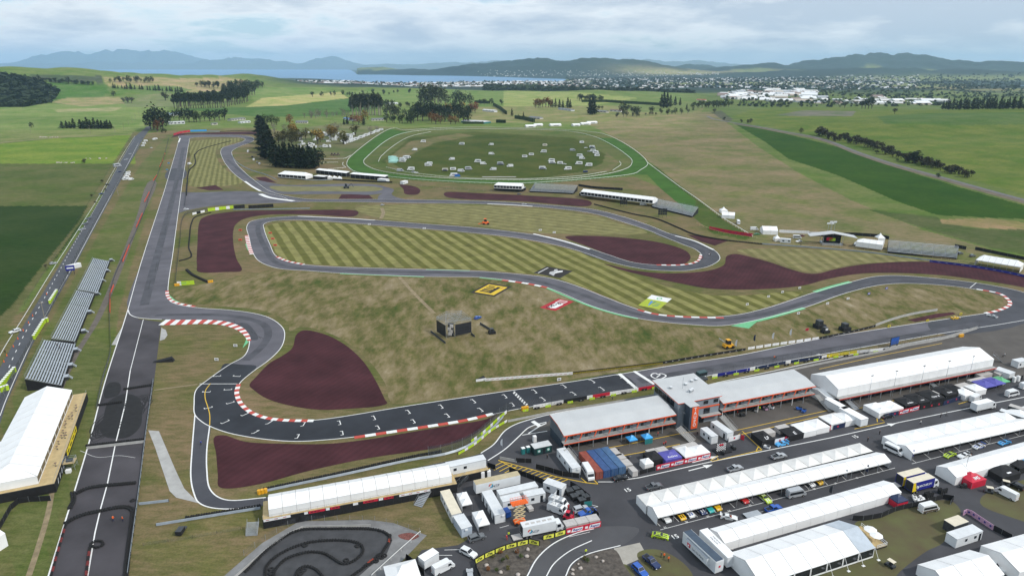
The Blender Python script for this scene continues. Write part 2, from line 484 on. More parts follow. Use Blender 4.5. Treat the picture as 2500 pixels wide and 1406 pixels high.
def build_ground():
 rr=list(np.geomspace(12,300,46))
 while rr[-1]<2600:rr.append(rr[-1]*1.0062)
 while rr[-1]<50000:rr.append(rr[-1]*1.0125)
 rr=np.array(rr)
 an=np.concatenate([np.linspace(-44,44,900),np.linspace(44,316,70)[1:-1]])
 an=np.radians(an)
 R,A=np.meshgrid(rr,an,indexing='ij')
 X,Y=R*np.sin(A),R*np.cos(A)
 Z=height(X,Y)*(Y>0)
 nr,na=R.shape
 col=np.zeros((nr,na,3))+np.array(PASTURE)
 px,py=project(X,Y,Z)
 front=Y>20
 for poly,c in COVER:
  k=inside(px,py,poly)&front
  col[k]=c
 col=col*(1+.32*smooth(1150,1500,Y)*(1-smooth(1650,1760,q_of(X,Y)))*(col[...,1]>.05))[...,None]  # far pastures brightened in colour, standing for sunnier ground
 n=fbm(X/520.0,Y/520.0,4)
 n2=fbm(X/1500.0+5,Y/1500.0,3)
 farm=smooth(3300,4200,Y)
 wood=np.array((0.026,0.044,0.044))[None,None]*(1+0.5*n[...,None])  # bush green; its blue cast partly paints in the distance haze
 field=np.array((0.20,0.21,0.085))
 brown=np.array((0.24,0.19,0.11))
 q=q_of(X,Y)
 clear=smooth(0.26,0.40,n2+0.35*n+0.12*smooth(1500,2000,q)-0.4*smooth(40,150,Z))[...,None]
 far_c=wood*(1-clear)+np.where((n>0)[...,None],field,brown)*clear
 tan=bump(X,Y,azx(1640,9800),9800,620,420)[...,None]
 far_c=far_c*(1-np.clip(tan*1.3,0,1))+np.array((0.36,0.30,0.16))*np.clip(tan*1.3,0,1)
 plain=(smooth(6600,7200,Y)*(1-smooth(7800,8400,Y))*smooth(1950,2100,q))[...,None]
 far_c=far_c*(1-plain)+field*plain
 plain=(smooth(3300,3500,Y)*(1-smooth(3800,4100,Y))*smooth(2200,2330,q))[...,None]
 far_c=far_c*(1-plain)+field*plain
 w=(farm*smooth(560,760,q))[...,None]
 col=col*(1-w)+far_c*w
 tus_haze=smooth(18000,21000,Y)[...,None]  # tussock of the far ranges, haze painted into its pale blue
 col=col*(1-tus_haze)+np.array((0.15,0.19,0.24))*tus_haze
 v=np.stack([X,Y,Z],-1).reshape(-1,3)
 i,j=np.meshgrid(np.arange(nr-1),np.arange(na),indexing='ij')
 jn=(j+1)%na
 q4=np.stack([i*na+j,i*na+jn,(i+1)*na+jn,(i+1)*na+j],-1).reshape(-1,4)[:,::-1]
 c0=len(v)
 v=np.concatenate([v,[[0,0,0]]])
 jj=np.arange(na)
 fan=np.stack([np.full(na,c0),(jj+1)%na,jj],-1)
 me=bpy.data.meshes.new('ground')
 nv,nf=len(v),len(q4)+len(fan)
 me.vertices.add(nv)
 me.vertices.foreach_set('co',v.astype(np.float32).ravel())
 loops=np.concatenate([q4.ravel(),fan.ravel()]).astype(np.int32)
 me.loops.add(len(loops))
 me.loops.foreach_set('vertex_index',loops)
 me.polygons.add(nf)
 starts=np.concatenate([np.arange(len(q4))*4,len(q4)*4+np.arange(len(fan))*3]).astype(np.int32)
 me.polygons.foreach_set('loop_start',starts)
 me.polygons.foreach_set('use_smooth',np.ones(nf,bool))
 me.update(calc_edges=True)
 at=me.attributes.new('cover','FLOAT_COLOR','POINT')
 cc_=np.concatenate([col.reshape(-1,3),[[0.12,0.12,0.05]]])
 at.data.foreach_set('color',np.concatenate([cc_,np.ones((nv,1))],1).astype(np.float32).ravel())
 me.validate()
 m=bpy.data.materials.new('grassland')
 m.use_nodes=True
 nt=m.node_tree
 N,L=nt.nodes,nt.links
 b=N['Principled BSDF']
 b.inputs['Roughness'].default_value=0.95
 b.inputs['Specular IOR Level'].default_value=0.1
 a=N.new('ShaderNodeAttribute');a.attribute_name='cover'
 t=N.new('ShaderNodeTexCoord')
 def noise(s,d,r=0.65,stretch=None,rot=0):
  n=N.new('ShaderNodeTexNoise')
  n.inputs['Scale'].default_value=s
  n.inputs['Detail'].default_value=d
  n.inputs['Roughness'].default_value=r
  if stretch:
   mp=N.new('ShaderNodeMapping')
   mp.inputs['Rotation'].default_value=(0,0,rot)
   mp.inputs['Scale'].default_value=stretch
   L.new(t.outputs['Object'],mp.inputs[0]);L.new(mp.outputs[0],n.inputs['Vector'])
  else:
   L.new(t.outputs['Object'],n.inputs['Vector'])
  return n.outputs['Fac']
 def ramp(fac,p0,p1,c0,c1):
  r=N.new('ShaderNodeValToRGB')
  r.color_ramp.elements[0].position,r.color_ramp.elements[0].color=p0,(*c0,1)
  r.color_ramp.elements[1].position,r.color_ramp.elements[1].color=p1,(*c1,1)
  L.new(fac,r.inputs[0])
  return r.outputs[0]
 def mix(f,c1,c2,mode='MIX'):
  n=N.new('ShaderNodeMixRGB');n.blend_type=mode
  for k,v in((0,f),(1,c1),(2,c2)):
   if isinstance(v,(float,int)):n.inputs[k].default_value=v
   elif isinstance(v,tuple):n.inputs[k].default_value=(*v,1)
   else:L.new(v,n.inputs[k])
  return n.outputs[0]
 c=a.outputs['Color']
 c=mix(0.85,c,ramp(noise(0.016,6),0.36,0.64,(0.60,0.80,0.52),(1.24,1.12,1.22)),'MULTIPLY')
 c=mix(0.9,c,ramp(noise(0.14,7,0.7,(1.0,3.2,1),0.35),0.34,0.68,(0.60,0.72,0.52),(1.36,1.22,1.36)),'MULTIPLY')
 c=mix(0.55,c,ramp(noise(1.6,4),0.3,0.7,(0.6,0.62,0.6),(1.35,1.35,1.35)),'MULTIPLY')
 c=mix(ramp(noise(0.022,7,.62),.50,.60,(0,0,0),(.55,.55,.55)),c,mix(1.0,c,(0.62,0.93,0.42),'MULTIPLY'))
 L.new(c,b.inputs['Base Color'])
 me.materials.append(m)
 o=put('ground',me)
 o['kind']='structure'
 return float(v[:,2].max())
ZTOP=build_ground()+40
mb=MB()
lk=mat('lake_water',(0.07,0.21,0.38),rough=0.42,var=0.12,scale=0.0015,spec=0.35)
mb.face([(-20000,5200,LAKE_Z),(9000,5200,LAKE_Z),(9000,26000,LAKE_Z),(-20000,26000,LAKE_Z)],lk)
tag(mb.build('lake'),kind='structure')
hz=bpy.data.materials.new('haze')
hz.use_nodes=True
hn=hz.node_tree.nodes
hn.clear()
ho=hn.new('ShaderNodeOutputMaterial')
hv=hn.new('ShaderNodeVolumePrincipled')
hv.inputs['Color'].default_value=(0.55,0.80,1.0,1)
hv.inputs['Density'].default_value=3.8e-5
hv.inputs['Anisotropy'].default_value=0.2
hz.node_tree.links.new(hv.outputs[0],ho.inputs['Volume'])
mb=MB().box(-51000,51000,-51000,51000,-64,ZTOP,hz)
tag(mb.build('haze'),kind='stuff')
ASPH=mat('track_asphalt',(0.105,0.102,0.116),0.9,var=0.22,scale=0.05,spec=0.25,detail=9)
ASPH_NEW=mat('new_asphalt',(0.026,0.029,0.036),0.85,var=0.25,scale=0.08,spec=0.3,detail=8)
ASPH_MID=mat('patched_asphalt',(0.060,0.062,0.072),0.88,var=0.2,scale=0.08,spec=0.3,detail=8)
ASPH_STRIP=mat('strip_asphalt',(0.060,0.056,0.062),0.92,var=0.35,scale=0.035,spec=0.22,detail=10)
PADD=mat('paddock_asphalt',(0.058,0.058,0.064),0.9,var=0.22,scale=0.06,spec=0.28,detail=9)
APRON=mat('garage_apron',(0.095,0.086,0.078),0.9,var=0.16,scale=0.12,spec=0.25,detail=8)
CONC=mat('concrete',(0.36,0.355,0.34),0.85,var=0.16,scale=0.25)
GRAVEL=mat('scoria_gravel',(0.052,0.0175,0.0215),0.95,var=0.30,scale=0.07,spec=0.15,detail=12,bump_s=0.2)
def rake(m,rot,sc,amt):
 nt=m.node_tree;N,L=nt.nodes,nt.links
 b=N['Principled BSDF']
 src=b.inputs['Base Color'].links[0].from_socket
 t=N.new('ShaderNodeTexCoord');mp=N.new('ShaderNodeMapping');mp.inputs['Rotation'].default_value=(0,0,rot)
 L.new(t.outputs['Object'],mp.inputs[0])
 w=N.new('ShaderNodeTexWave');w.inputs['Scale'].default_value=sc;w.inputs['Distortion'].default_value=5;w.inputs['Detail'].default_value=4;w.inputs['Detail Scale'].default_value=.4
 L.new(mp.outputs[0],w.inputs['Vector'])
 n=N.new('ShaderNodeTexNoise');n.inputs['Scale'].default_value=.03;n.inputs['Detail'].default_value=5
 L.new(t.outputs['Object'],n.inputs['Vector'])
 a=N.new('ShaderNodeMath');a.operation='ADD'
 L.new(w.outputs['Fac'],a.inputs[0]);L.new(n.outputs['Fac'],a.inputs[1])
 r=N.new('ShaderNodeMapRange');r.inputs['From Max'].default_value=1.7;r.inputs['To Min'].default_value=1-amt;r.inputs['To Max'].default_value=1+amt
 L.new(a.outputs[0],r.inputs[0])
 x=N.new('ShaderNodeMixRGB');x.blend_type='MULTIPLY';x.inputs[0].default_value=1
 L.new(src,x.inputs[1]);L.new(r.outputs[0],x.inputs[2]);L.new(x.outputs[0],b.inputs['Base Color'])
rake(GRAVEL,.5,.13,.13)
rake(ASPH,1.2,.03,.07)
rake(ASPH_STRIP,1.9,.03,.09)
rake(PADD,.35,.02,.07)
WHITE_LINE=mat('white_paint',(0.72,0.72,0.70),0.6,var=0.12,scale=1.5)
YELLOW_LINE=mat('yellow_paint',(0.62,0.40,0.03),0.6,var=0.12,scale=1.5)
RED_PAINT=mat('red_paint',(0.46,0.060,0.040),0.6,var=0.12,scale=1.2)
GREEN_PAINT=mat('green_paint',(0.13,0.42,0.20),0.65,var=0.12,scale=0.6)
RUBBER=mat('tyre_rubber',(0.012,0.012,0.013),0.8,var=0.3,scale=3)
B_LOOP=[(312,757),(345,640),(400,470),(420,402),(432,361),(438,341),(447,331),(580,330),(611,334),(620,340),(615,347),(587,357),(567,369),(567,379),(580,403),(625,444),(662,468),(693,477),(751,486),(830,487),(967,487),(1171,491),(1240,494),(1342,501),(1445,511),(1513,527),(1581,549),(1649,576),(1694,588),(1742,610),(1757,626),(1754,637),(1728,651),(1694,658),(1670,661),(1581,658),(1496,641),(1427,617),(1342,595),(1240,578),(1103,564),(1001,556),(830,543),(717,537),(666,540),(645,547),(644,556),(659,597),(676,627),(710,641),(751,647),(830,652),(1035,658),(1147,661),(1240,667),(1342,679),(1410,699),(1479,726),(1557,755),(1615,769),(1660,772),(1728,774),(1796,769),(1865,754),(1988,714),(2076,689),(2138,675),(2193,673),(2309,682),(2411,695),(2500,714),(2548,735),(2566,752),(2545,772),(2476,786),(2292,815),(2160,838),(1990,868),(1740,915),(1640,935),(1500,963),(1300,992),(1240,1003),(1200,1012),(1100,1030),(1000,1048),(900,1062),(800,1073),(720,1077),(640,1071),(560,1057),(512,1040),(494,1030),(476,1012),(474,985),(480,950),(510,925),(560,890),(595,870),(609,838),(607,822),(590,803),(560,790),(520,783),(450,781),(395,780),(340,775)]
A_LOOP=[(462,346),(466,337.5),(480,335.5),(580,335.5),(597,338.5),(594,345),(574,352),(546,360),(539,369),(543,386),(563,416),(597,444),(638,468),(690,481),(717,491),(840,493),(1035,496),(1171,498),(1240,501),(1342,508),(1445,521),(1513,540),(1581,562),(1670,598),(1694,607),(1711,620),(1709,631),(1687,644),(1660,648),(1615,648),(1547,641),(1479,620),(1410,597),(1342,579),(1274,569),(1171,557),(1035,547),(919,538),(830,533),(727,528),(649,533),(615,540),(603,552),(608,579),(621,624),(638,641),(683,656),(751,661),(830,667),(1035,675),(1171,677),(1240,684),(1335,702),(1445,747),(1513,767),(1581,781),(1670,791),(1762,795),(1865,777),(1967,750),(2070,714),(2155,695),(2223,692),(2329,699),(2384,707),(2438,716),(2459,730),(2466,743),(2440,757),(2411,764),(2343,774),(2001,827),(1800,868),(1660,889),(1520,912),(1400,931),(1200,960),(1000,990),(800,1022),(740,1027),(690,1026),(640,1017),(605,1003),(585,985),(577,965),(580,945),(590,930),(620,905),(655,880),(685,850),(695,820),(690,800),(660,777),(620,765),(560,757),(490,752),(440,745),(415,735),(410,715),(423,612),(437,505),(446,440),(455,385)]
sheet('racing_circuit',[B_LOOP,A_LOOP],ASPH,0.05)
sheet('drag_strip',[[(314,750),(297,805),(254,940),(218,1078),(184,1192),(118,1406),(40,1640),(286,1640),(311,1406),(336,1216),(355,1062),(375,940),(394,786),(340,779)]],ASPH_STRIP,0.042,sm=False)
sheet('grid_asphalt',[[(1556,953),(1500,963),(1300,992),(1240,1003),(1200,1012),(1100,1030),(1000,1048),(900,1062),(800,1073),(720,1077),(640,1071),(560,1057),(512,1040),(494,1030),(476,1012),(474,985),(480,950),(510,925),(535,907),(549,888),(590,890),(625,893),(620,905),(590,930),(580,945),(577,965),(585,985),(605,1003),(640,1017),(690,1026),(740,1027),(800,1022),(1000,990),(1200,960),(1400,931),(1515,913)]],ASPH_NEW,0.056)
mb=MB()
for lp in([(555,790),(590,803),(607,822),(609,838),(606,831),(628,830),(620,806),(596,788)],[(1988,714),(2076,689),(2138,675),(2193,673),(2309,682),(2411,695),(2500,714),(2500,790),(2292,815),(2266,789),(2343,774),(2411,764),(2440,757),(2466,743),(2459,730),(2438,716),(2384,707),(2329,699),(2223,692),(2155,695),(2070,714),(2045,722)],[(1427,605),(1479,620),(1547,641),(1615,648),(1660,648),(1687,644),(1709,631),(1711,620),(1694,607),(1649,590),(1600,570),(1640,570),(1694,588),(1742,610),(1757,626),(1754,637),(1728,651),(1694,658),(1670,661),(1581,658),(1496,641),(1420,616)],[(421,412),(445,412),(441,440),(412,440)]):
 sheet_into(mb,[lp],ASPH_MID,0.057)
tag(mb.build('asphalt_patch'),kind='structure')
mb=MB()
for lp in([(437,470),(480,470),(600,467),(645,472),(740,492),(650,497),(560,500),(505,505),(450,516),(437,520)],[(625,440),(700,452),(840,449),(915,451),(944,458),(942,470),(905,476),(840,474),(690,474),(660,467)],[(928,455),(948,458),(962,464),(956,474),(968,482),(1000,491),(930,490),(925,478),(940,468)]):
 sheet_into(mb,[lp],ASPH,0.047+.001*(len(lp)%5))
tag(mb.build('link_road'),kind='structure')
sheet('track_island',[[(660,455),(760,456),(900,455),(934,460),(928,465),(900,468),(760,467),(690,468)]],mat('island_turf',(0.16,0.15,0.06),0.95,var=0.2,scale=0.1),0.053)
sheet('pit_exit_road',[[(475,1008),(474.6,1011),(469,1097),(466,1165),(473,1202),(485,1226),(512,1238),(563,1242),(632,1236),(850,1198),(1080,1152),(1191,1124),(1232,1097),(1266,1066),(1290,1044),(1340,1028),(1340,1012),(1290,1023),(1256,1036),(1232,1052),(1205,1084),(1174,1106),(1080,1128),(850,1175),(649,1213),(563,1221),(533,1213),(512,1192),(505,1148),(505,1097),(512,1037)]],ASPH_MID,0.046)
sheet('pit_lane',[[(1275,1030),(1350,1010),(1570,972),(1700,948),(2000,880),(2250,830),(2476,782),(2700,740),(2700,800),(2440,840),(2000,925),(1700,985),(1350,1050),(1300,1052)]],APRON,0.044,sm=False)
sheet('paddock',[[(1062,1188),(1082,1142),(1190,1124),(1262,1072),(1300,1036),(1340,1028),(1700,962),(2000,900),(2300,842),(2450,812),(2700,770),(2900,800),(2900,1700),(900,1700),(985,1406),(1030,1342),(1118,1330),(1150,1312)]],PADD,0.034,sm=False)
sheet('garage_forecourt',[[(1500,1118),(1840,1056),(2300,965),(2640,896),(2640,800),(2430,838),(1990,930),(1380,1048),(1400,1098)]],APRON,0.039,sm=False)
sheet('access_road',[[(1290,1700),(1262,1500),(1286,1406),(1310,1360),(1352,1325),(1410,1300),(1470,1285),(1560,1290),(1520,1330),(1420,1352),(1392,1378),(1378,1406),(1360,1500),(1340,1700)]],mat('access_asphalt',(0.072,0.072,0.077),0.9,var=0.15,scale=0.1),0.038)
sheet('concrete_pad',[[(1498,1338),(1562,1324),(1580,1356),(1524,1380)]],mat('pad_concrete',(0.34,0.32,0.28),0.9,var=0.1,scale=0.4),0.042,sm=False)
BED=mat('planting_bed_soil',(0.085,0.073,0.062),0.95,var=0.45,scale=0.8,detail=10,bump_s=0.4)
sheet('planting_bed',[[(1164,1380),(1175,1362),(1230,1338),(1320,1316),(1345,1322),(1318,1350),(1290,1390),(1276,1450),(1250,1500),(1180,1450),(1164,1400)]],BED,0.046)
sheet('planting_bed',[[(1384,1406),(1400,1378),(1430,1356),(1498,1340),(1524,1380),(1545,1420),(1480,1470),(1380,1470)]],BED,0.0461)
TURF=mat('worn_turf',(0.135,0.105,0.055),0.95,var=0.35,scale=0.12,rgb2=(0.105,0.110,0.040),detail=10)
for lp in([(1404,1430),(1430,1404),(1500,1380),(1530,1378),(1556,1420),(1560,1500),(1400,1500)],[(2088,1276),(2140,1262),(2210,1236),(2320,1222),(2345,1246),(2322,1290),(2300,1326),(2262,1345),(2200,1392),(2150,1440),(1980,1460),(1990,1390),(2130,1345),(2160,1315),(2096,1296)],[(2395,1215),(2440,1190),(2520,1165),(2640,1140),(2640,1330),(2520,1280),(2400,1236)],[(1556,1350),(1600,1340),(1650,1360),(1690,1400),(1690,1450),(1600,1450),(1580,1400)]):
 tag(sheet('worn_turf',[lp],TURF,0.043),kind='structure')
sheet('kart_apron',[[(530,1420),(640,1325),(730,1272),(900,1268),(960,1276),(1042,1306),(1000,1350),(930,1420),(900,1560),(420,1560)]],mat('worn_concrete',(0.19,0.19,0.19),.9,var=.2,scale=.3),0.030,sm=False)
sheet('kart_track',[[(560,1420),(650,1340),(730,1288),(900,1286),(945,1300),(958,1318),(945,1350),(900,1385),(860,1420),(830,1560),(440,1560)]],mat('kart_asphalt',(0.050,0.051,0.055),0.9,var=0.25,scale=0.3,detail=9),0.037,sm=False)
sheet('scoria_pile',[[(972,1306),(1000,1300),(1024,1308),(1005,1318),(980,1314)]],mat('red_rubble',(0.16,0.06,0.05),0.95,var=0.5,scale=2.0),0.06)
sheet('service_track',[[(120,1010),(160,900),(230,780),(290,640),(330,540),(370,440),(378,440),(340,545),(305,640),(250,770),(190,870),(150,960),(60,1200),(20,1220)]],mat('worn_gravel',(0.115,0.098,0.082),0.95,var=0.25,scale=0.3),0.03)
sheet('concrete_path',[[(362,1050),(388,1052),(430,1150),(450,1192),(486,1228),(430,1214),(414,1198),(398,1150),(378,1090)]],CONC,0.036,sm=False)
mb=MB()
for lp in([(297,800),(272,842),(284,842)],[(394,800),(405,806),(409,818),(402,828),(390,832)]):
 sheet_into(mb,[lp],CONC,0.046,sm=False)
tag(mb.build('concrete_apron'),kind='structure')
TRAPS=[[(417,337),(430,326.5),(625,321),(626,329),(457,329)],[(478,459),(526,452),(546,464),(510,465)],[(623,434),(648,432),(676,447),(640,444)],[(659,456),(758,457),(755,465),(680,465)],[(826,486),(834,475),(898,474),(912,486)],[(977,451),(1010,455),(1026,465),(1015,476),(992,475),(985,462)],[(1091,469),(1171,472),(1274,477),(1434,489),(1434,504),(1274,492),(1096,483)],[(487,542),(495,532),(522,523),(580,516),(700,514),(868,514),(862,529),(760,524),(649,525),(601,533),(577,547),(570,562),(570,597),(577,631),(587,663),(560,664),(488,665),(481,648),(482,597)],[(1380,578),(1445,576),(1547,583),(1615,593),(1670,610),(1686,627),(1677,641),(1663,646),(1581,646),(1513,631),(1438,603)],[(1677,573),(1711,576),(1778,588),(1745,600),(1711,590)],[(1475,644),(1547,660),(1615,667),(1660,667),(1728,661),(1766,648),(1776,624),(1797,620),(1831,627),(1882,641),(1933,658),(1967,667),(1995,668),(2036,658),(2104,646),(2206,639),(2309,641),(2411,655),(2500,677),(2590,700),(2590,728),(2500,702),(2411,687),(2309,673),(2206,667),(2104,668),(2018,682),(1967,696),(1899,704),(1797,707),(1728,704),(1660,692),(1581,675),(1513,658)],[(2215,781),(2285,766),(2326,762),(2334,767),(2234,786)],[(742,806),(790,815),(840,840),(885,880),(915,925),(940,975),(945,985),(920,992),(860,997),(780,1000),(700,988),(650,972),(620,952),(609,940),(625,920),(660,885),(690,868),(713,850),(725,815)],[(525,1065),(545,1062),(600,1078),(700,1083),(800,1083),(900,1072),(1000,1055),(1100,1038),(1190,1022),(1215,1008),(1195,1030),(1150,1065),(1080,1090),(900,1118),(750,1150),(640,1180),(560,1192),(535,1188),(532,1160),(528,1110)]]
for i,t in enumerate(TRAPS):
 sheet('gravel_trap',[t],GRAVEL,0.03+0.0005*i,sm=len(t)>5)
def stripes(key,light,dark,rot,width):
 m=mat(key,light,0.95,var=0.25,scale=0.12,detail=9,spec=0.1)
 nt=m.node_tree
 N,L=nt.nodes,nt.links
 b=N['Principled BSDF']
 src=b.inputs['Base Color'].links[0].from_socket
 t=N.new('ShaderNodeTexCoord')
 mp=N.new('ShaderNodeMapping')
 mp.inputs['Rotation'].default_value=(0,0,rot)
 L.new(t.outputs['Object'],mp.inputs[0])
 w=N.new('ShaderNodeTexWave')
 w.wave_profile='SIN'
 w.inputs['Scale'].default_value=0.314/width
 w.inputs['Distortion'].default_value=1.2
 w.inputs['Detail'].default_value=3
 w.inputs['Detail Scale'].default_value=0.6
 L.new(mp.outputs[0],w.inputs['Vector'])
 r=N.new('ShaderNodeValToRGB')
 r.color_ramp.elements[0].position,r.color_ramp.elements[0].color=0.36,(*dark,1)
 r.color_ramp.elements[1].position,r.color_ramp.elements[1].color=0.64,(1,1,1,1)
 L.new(w.outputs['Fac'],r.inputs[0])
 x=N.new('ShaderNodeMixRGB');x.blend_type='MULTIPLY';x.inputs[0].default_value=1
 L.new(src,x.inputs[1]);L.new(r.outputs[0],x.inputs[2])
 L.new(x.outputs[0],b.inputs['Base Color'])
 return m
def stripe_rot(a,b):
 """rotation that lays stripes along the ground line seen from pixel a to pixel b"""
 d=P(*b)-P(*a)
 return-(math.atan2(d.y,d.x)+math.pi/2)
sheet('mown_infield',[[(649,552),(717,540),(830,546),(1001,559),(1103,567),(1240,581),(1342,598),(1427,620),(1490,643),(1560,676),(1650,705),(1760,722),(1960,712),(1865,751),(1796,766),(1728,771),(1615,766),(1557,752),(1479,723),(1410,696),(1342,676),(1240,664),(1147,658),(1035,655),(830,649),(751,644),(710,638),(680,626),(662,597)]],stripes('striped_turf',(0.205,0.195,0.070),(0.54,0.57,0.42),stripe_rot((1300,600),(1420,660)),9.0),0.02)
sheet('mown_infield',[[(470,345),(580,338),(590,342),(560,353),(530,366),(528,380),(545,410),(590,447),(540,455),(470,456),(462,420),(466,380)]],stripes('curving_turf',(0.20,0.19,0.075),(0.66,0.68,0.6),stripe_rot((500,450),(520,370)),5.5),0.021)
sheet('mown_infield',[[(870,505),(1035,499),(1240,505),(1342,512),(1445,526),(1513,546),(1581,569),(1400,572),(1280,566),(1171,553),(1035,543),(930,534)]],stripes('faint_turf',(0.195,0.180,0.078),(0.80,0.82,0.74),stripe_rot((1100,520),(1300,545)),9.0),0.022)
sheet('mown_infield',[[(1800,610),(2000,610),(2200,625),(2290,638),(2104,643),(2036,655),(1995,664),(1967,663),(1933,654),(1882,637),(1831,623)]],stripes('bank_turf',(0.20,0.18,0.08),(0.74,0.77,0.68),stripe_rot((1900,615),(1960,655)),8.0),0.023)
def turf(key,rot,stops,sc=.075):
 m=mat(key,(.1,.1,.1),.95,spec=.1)
 N,L=m.node_tree.nodes,m.node_tree.links
 b=N['Principled BSDF']
 t=N.new('ShaderNodeTexCoord');mp=N.new('ShaderNodeMapping')
 mp.inputs['Rotation'].default_value=(0,0,rot);mp.inputs['Scale'].default_value=(2.4,1,1)
 L.new(t.outputs['Object'],mp.inputs[0])
 def nz(s,d,r,src):
  n=N.new('ShaderNodeTexNoise');n.inputs['Scale'].default_value=s;n.inputs['Detail'].default_value=d;n.inputs['Roughness'].default_value=r
  L.new(src,n.inputs['Vector']);return n.outputs['Fac']
 def ad(a,ka,b_,kb):
  x=N.new('ShaderNodeMath');x.operation='MULTIPLY';L.new(a,x.inputs[0]);x.inputs[1].default_value=ka
  y=N.new('ShaderNodeMath');y.operation='MULTIPLY_ADD';L.new(b_,y.inputs[0]);y.inputs[1].default_value=kb;L.new(x.outputs[0],y.inputs[2]);return y.outputs[0]
 f=ad(nz(sc,9,.72,mp.outputs[0]),.62,nz(.022,5,.6,t.outputs['Object']),.38)
 r=N.new('ShaderNodeValToRGB');e=r.color_ramp.elements
 e[0].position,e[0].color=stops[0][0],(*stops[0][1],1);e[1].position,e[1].color=stops[-1][0],(*stops[-1][1],1)
 for p_,c_ in stops[1:-1]:
  k=e.new(p_);k.color=(*c_,1)
 L.new(f,r.inputs[0]);L.new(r.outputs[0],b.inputs['Base Color'])
 return m
LOWER=turf('blotchy_turf',stripe_rot((960,780),(1060,900))+math.pi,((.34,(.040,.066,.014)),(.43,(.085,.090,.026)),(.50,(.150,.126,.056)),(.59,(.225,.180,.105)),(.68,(.30,.26,.175))))
rake(LOWER,stripe_rot((880,760),(1010,960))+math.pi,.03,.10)
sheet('mown_infield',[[(470,700),(600,672),(700,662),(840,671),(1035,679),(1171,681),(1240,688),(1335,706),(1445,751),(1513,772),(1581,786),(1670,797),(1762,801),(1865,784),(1967,757),(2070,721),(2155,700),(2223,697),(2329,703),(2384,711),(2430,722),(2450,736),(2420,756),(2330,771),(2001,822),(1800,862),(1660,884),(1520,906),(1400,925),(1200,954),(1000,984),(960,985),(940,935),(900,880),(850,838),(800,812),(735,798),(708,808),(706,790),(680,772),(630,756),(560,749),(500,744),(440,735),(425,715)]],LOWER,0.0195)
OVAL_OUT=[(847,399),(859,381),(963,314),(990,319),(1069,314),(1171,312),(1342,316),(1431,322),(1475,329),(1581,399),(1562,418),(1543,427),(1410,441),(1274,449),(1171,448),(1035,441),(932,431),(874,423),(850,409)]
OVAL_IN=[(888,396),(895,386),(980,328),(1042,319),(1205,316),(1376,321),(1444,333),(1537,386),(1543,399),(1530,413),(1479,427),(1376,439),(1171,440),(1035,433),(932,420),(895,406)]
OVAL_TRK=[(924,396),(932,382),(1001,335),(1052,323),(1200,319),(1320,324),(1410,336),(1509,393),(1516,403),(1496,417),(1410,432),(1274,439),(1137,437),(1001,423),(943,410)]
RC=mat('racecourse_turf',(0.046,0.110,0.018),0.95,var=0.2,scale=0.05,spec=0.1)
sheet('racecourse_track',[OVAL_OUT,OVAL_IN],RC,0.03)
sheet('racecourse_chute',[[(1581,399),(1622,430),(1662,462),(1700,492),(1690,520),(1650,492),(1612,460),(1580,427),(1548,427)]],RC,0.026,sm=False)
mb=MB()
def line(px,w,m=None,z=0.066,closed=False,sm=True,cnt=[0]):
 cnt[0]+=1
 z+=(cnt[0]%40)*.00012
 pth=world_path(px,sm,6,closed)
 if closed:
  pth.append(pth[0].copy())
 strip_into(mb,pth,w,m or WHITE_LINE,z)
line(A_LOOP,0.34,closed=True)
line(B_LOOP[:-6],0.34)
line([(313,757),(318,768),(334,775),(360,778),(395,780)],0.45)
for l in([(312,757),(297,805),(254,940),(218,1078),(184,1192),(118,1406),(70,1560)],[(476,1012),(469,1097),(466,1165),(473,1202),(485,1226),(512,1238),(563,1242),(632,1235)],[(512,1040),(505,1097),(505,1148),(512,1192),(533,1213),(563,1221),(649,1214)],[(1174,1106),(1205,1085),(1232,1052),(1256,1037),(1290,1025),(1350,1010),(1570,972),(1690,950)],[(1191,1124),(1232,1097),(1266,1066),(1290,1044),(1307,1037),(1334,1030)],[(1690,949),(1760,932),(1900,903),(2000,881),(2250,832),(2340,816)]):
 line(l,0.4)
line([(1287,1406),(1312,1362),(1352,1326),(1410,1300),(1450,1290)],0.35)
line([(1334,1406),(1352,1376),(1392,1344),(1445,1319)],0.3)
line([(1381,1406),(1396,1376),(1430,1354),(1515,1331)],0.3)
line([(1498,1175),(1560,1166),(1740,1126),(2030,1068),(2200,1030),(2420,985),(2600,950)],0.35,sm=False)
line([(1460,1176),(1498,1176)],0.3,sm=False)
line([(350,780),(327,870),(318,905)],0.25,sm=False)
line([(318,905),(306,985),(281,1088),(262,1182),(246,1240),(232,1300),(214,1406)],0.34,sm=False)
line([(196,1100),(240,1116),(290,1112),(330,1117)],0.12)
for a,b in(((487,937),(580,937)),((1253,956),(1288,991)),((2384,690),(2368,703)),((1512,912),(1556,950)),((1548,906),(1598,938))):
 if a[0]==1253:
  continue
 line([a,b],0.35 if a[0]!=1512 and a[0]!=1548 else 1.5,z=0.07,sm=False)
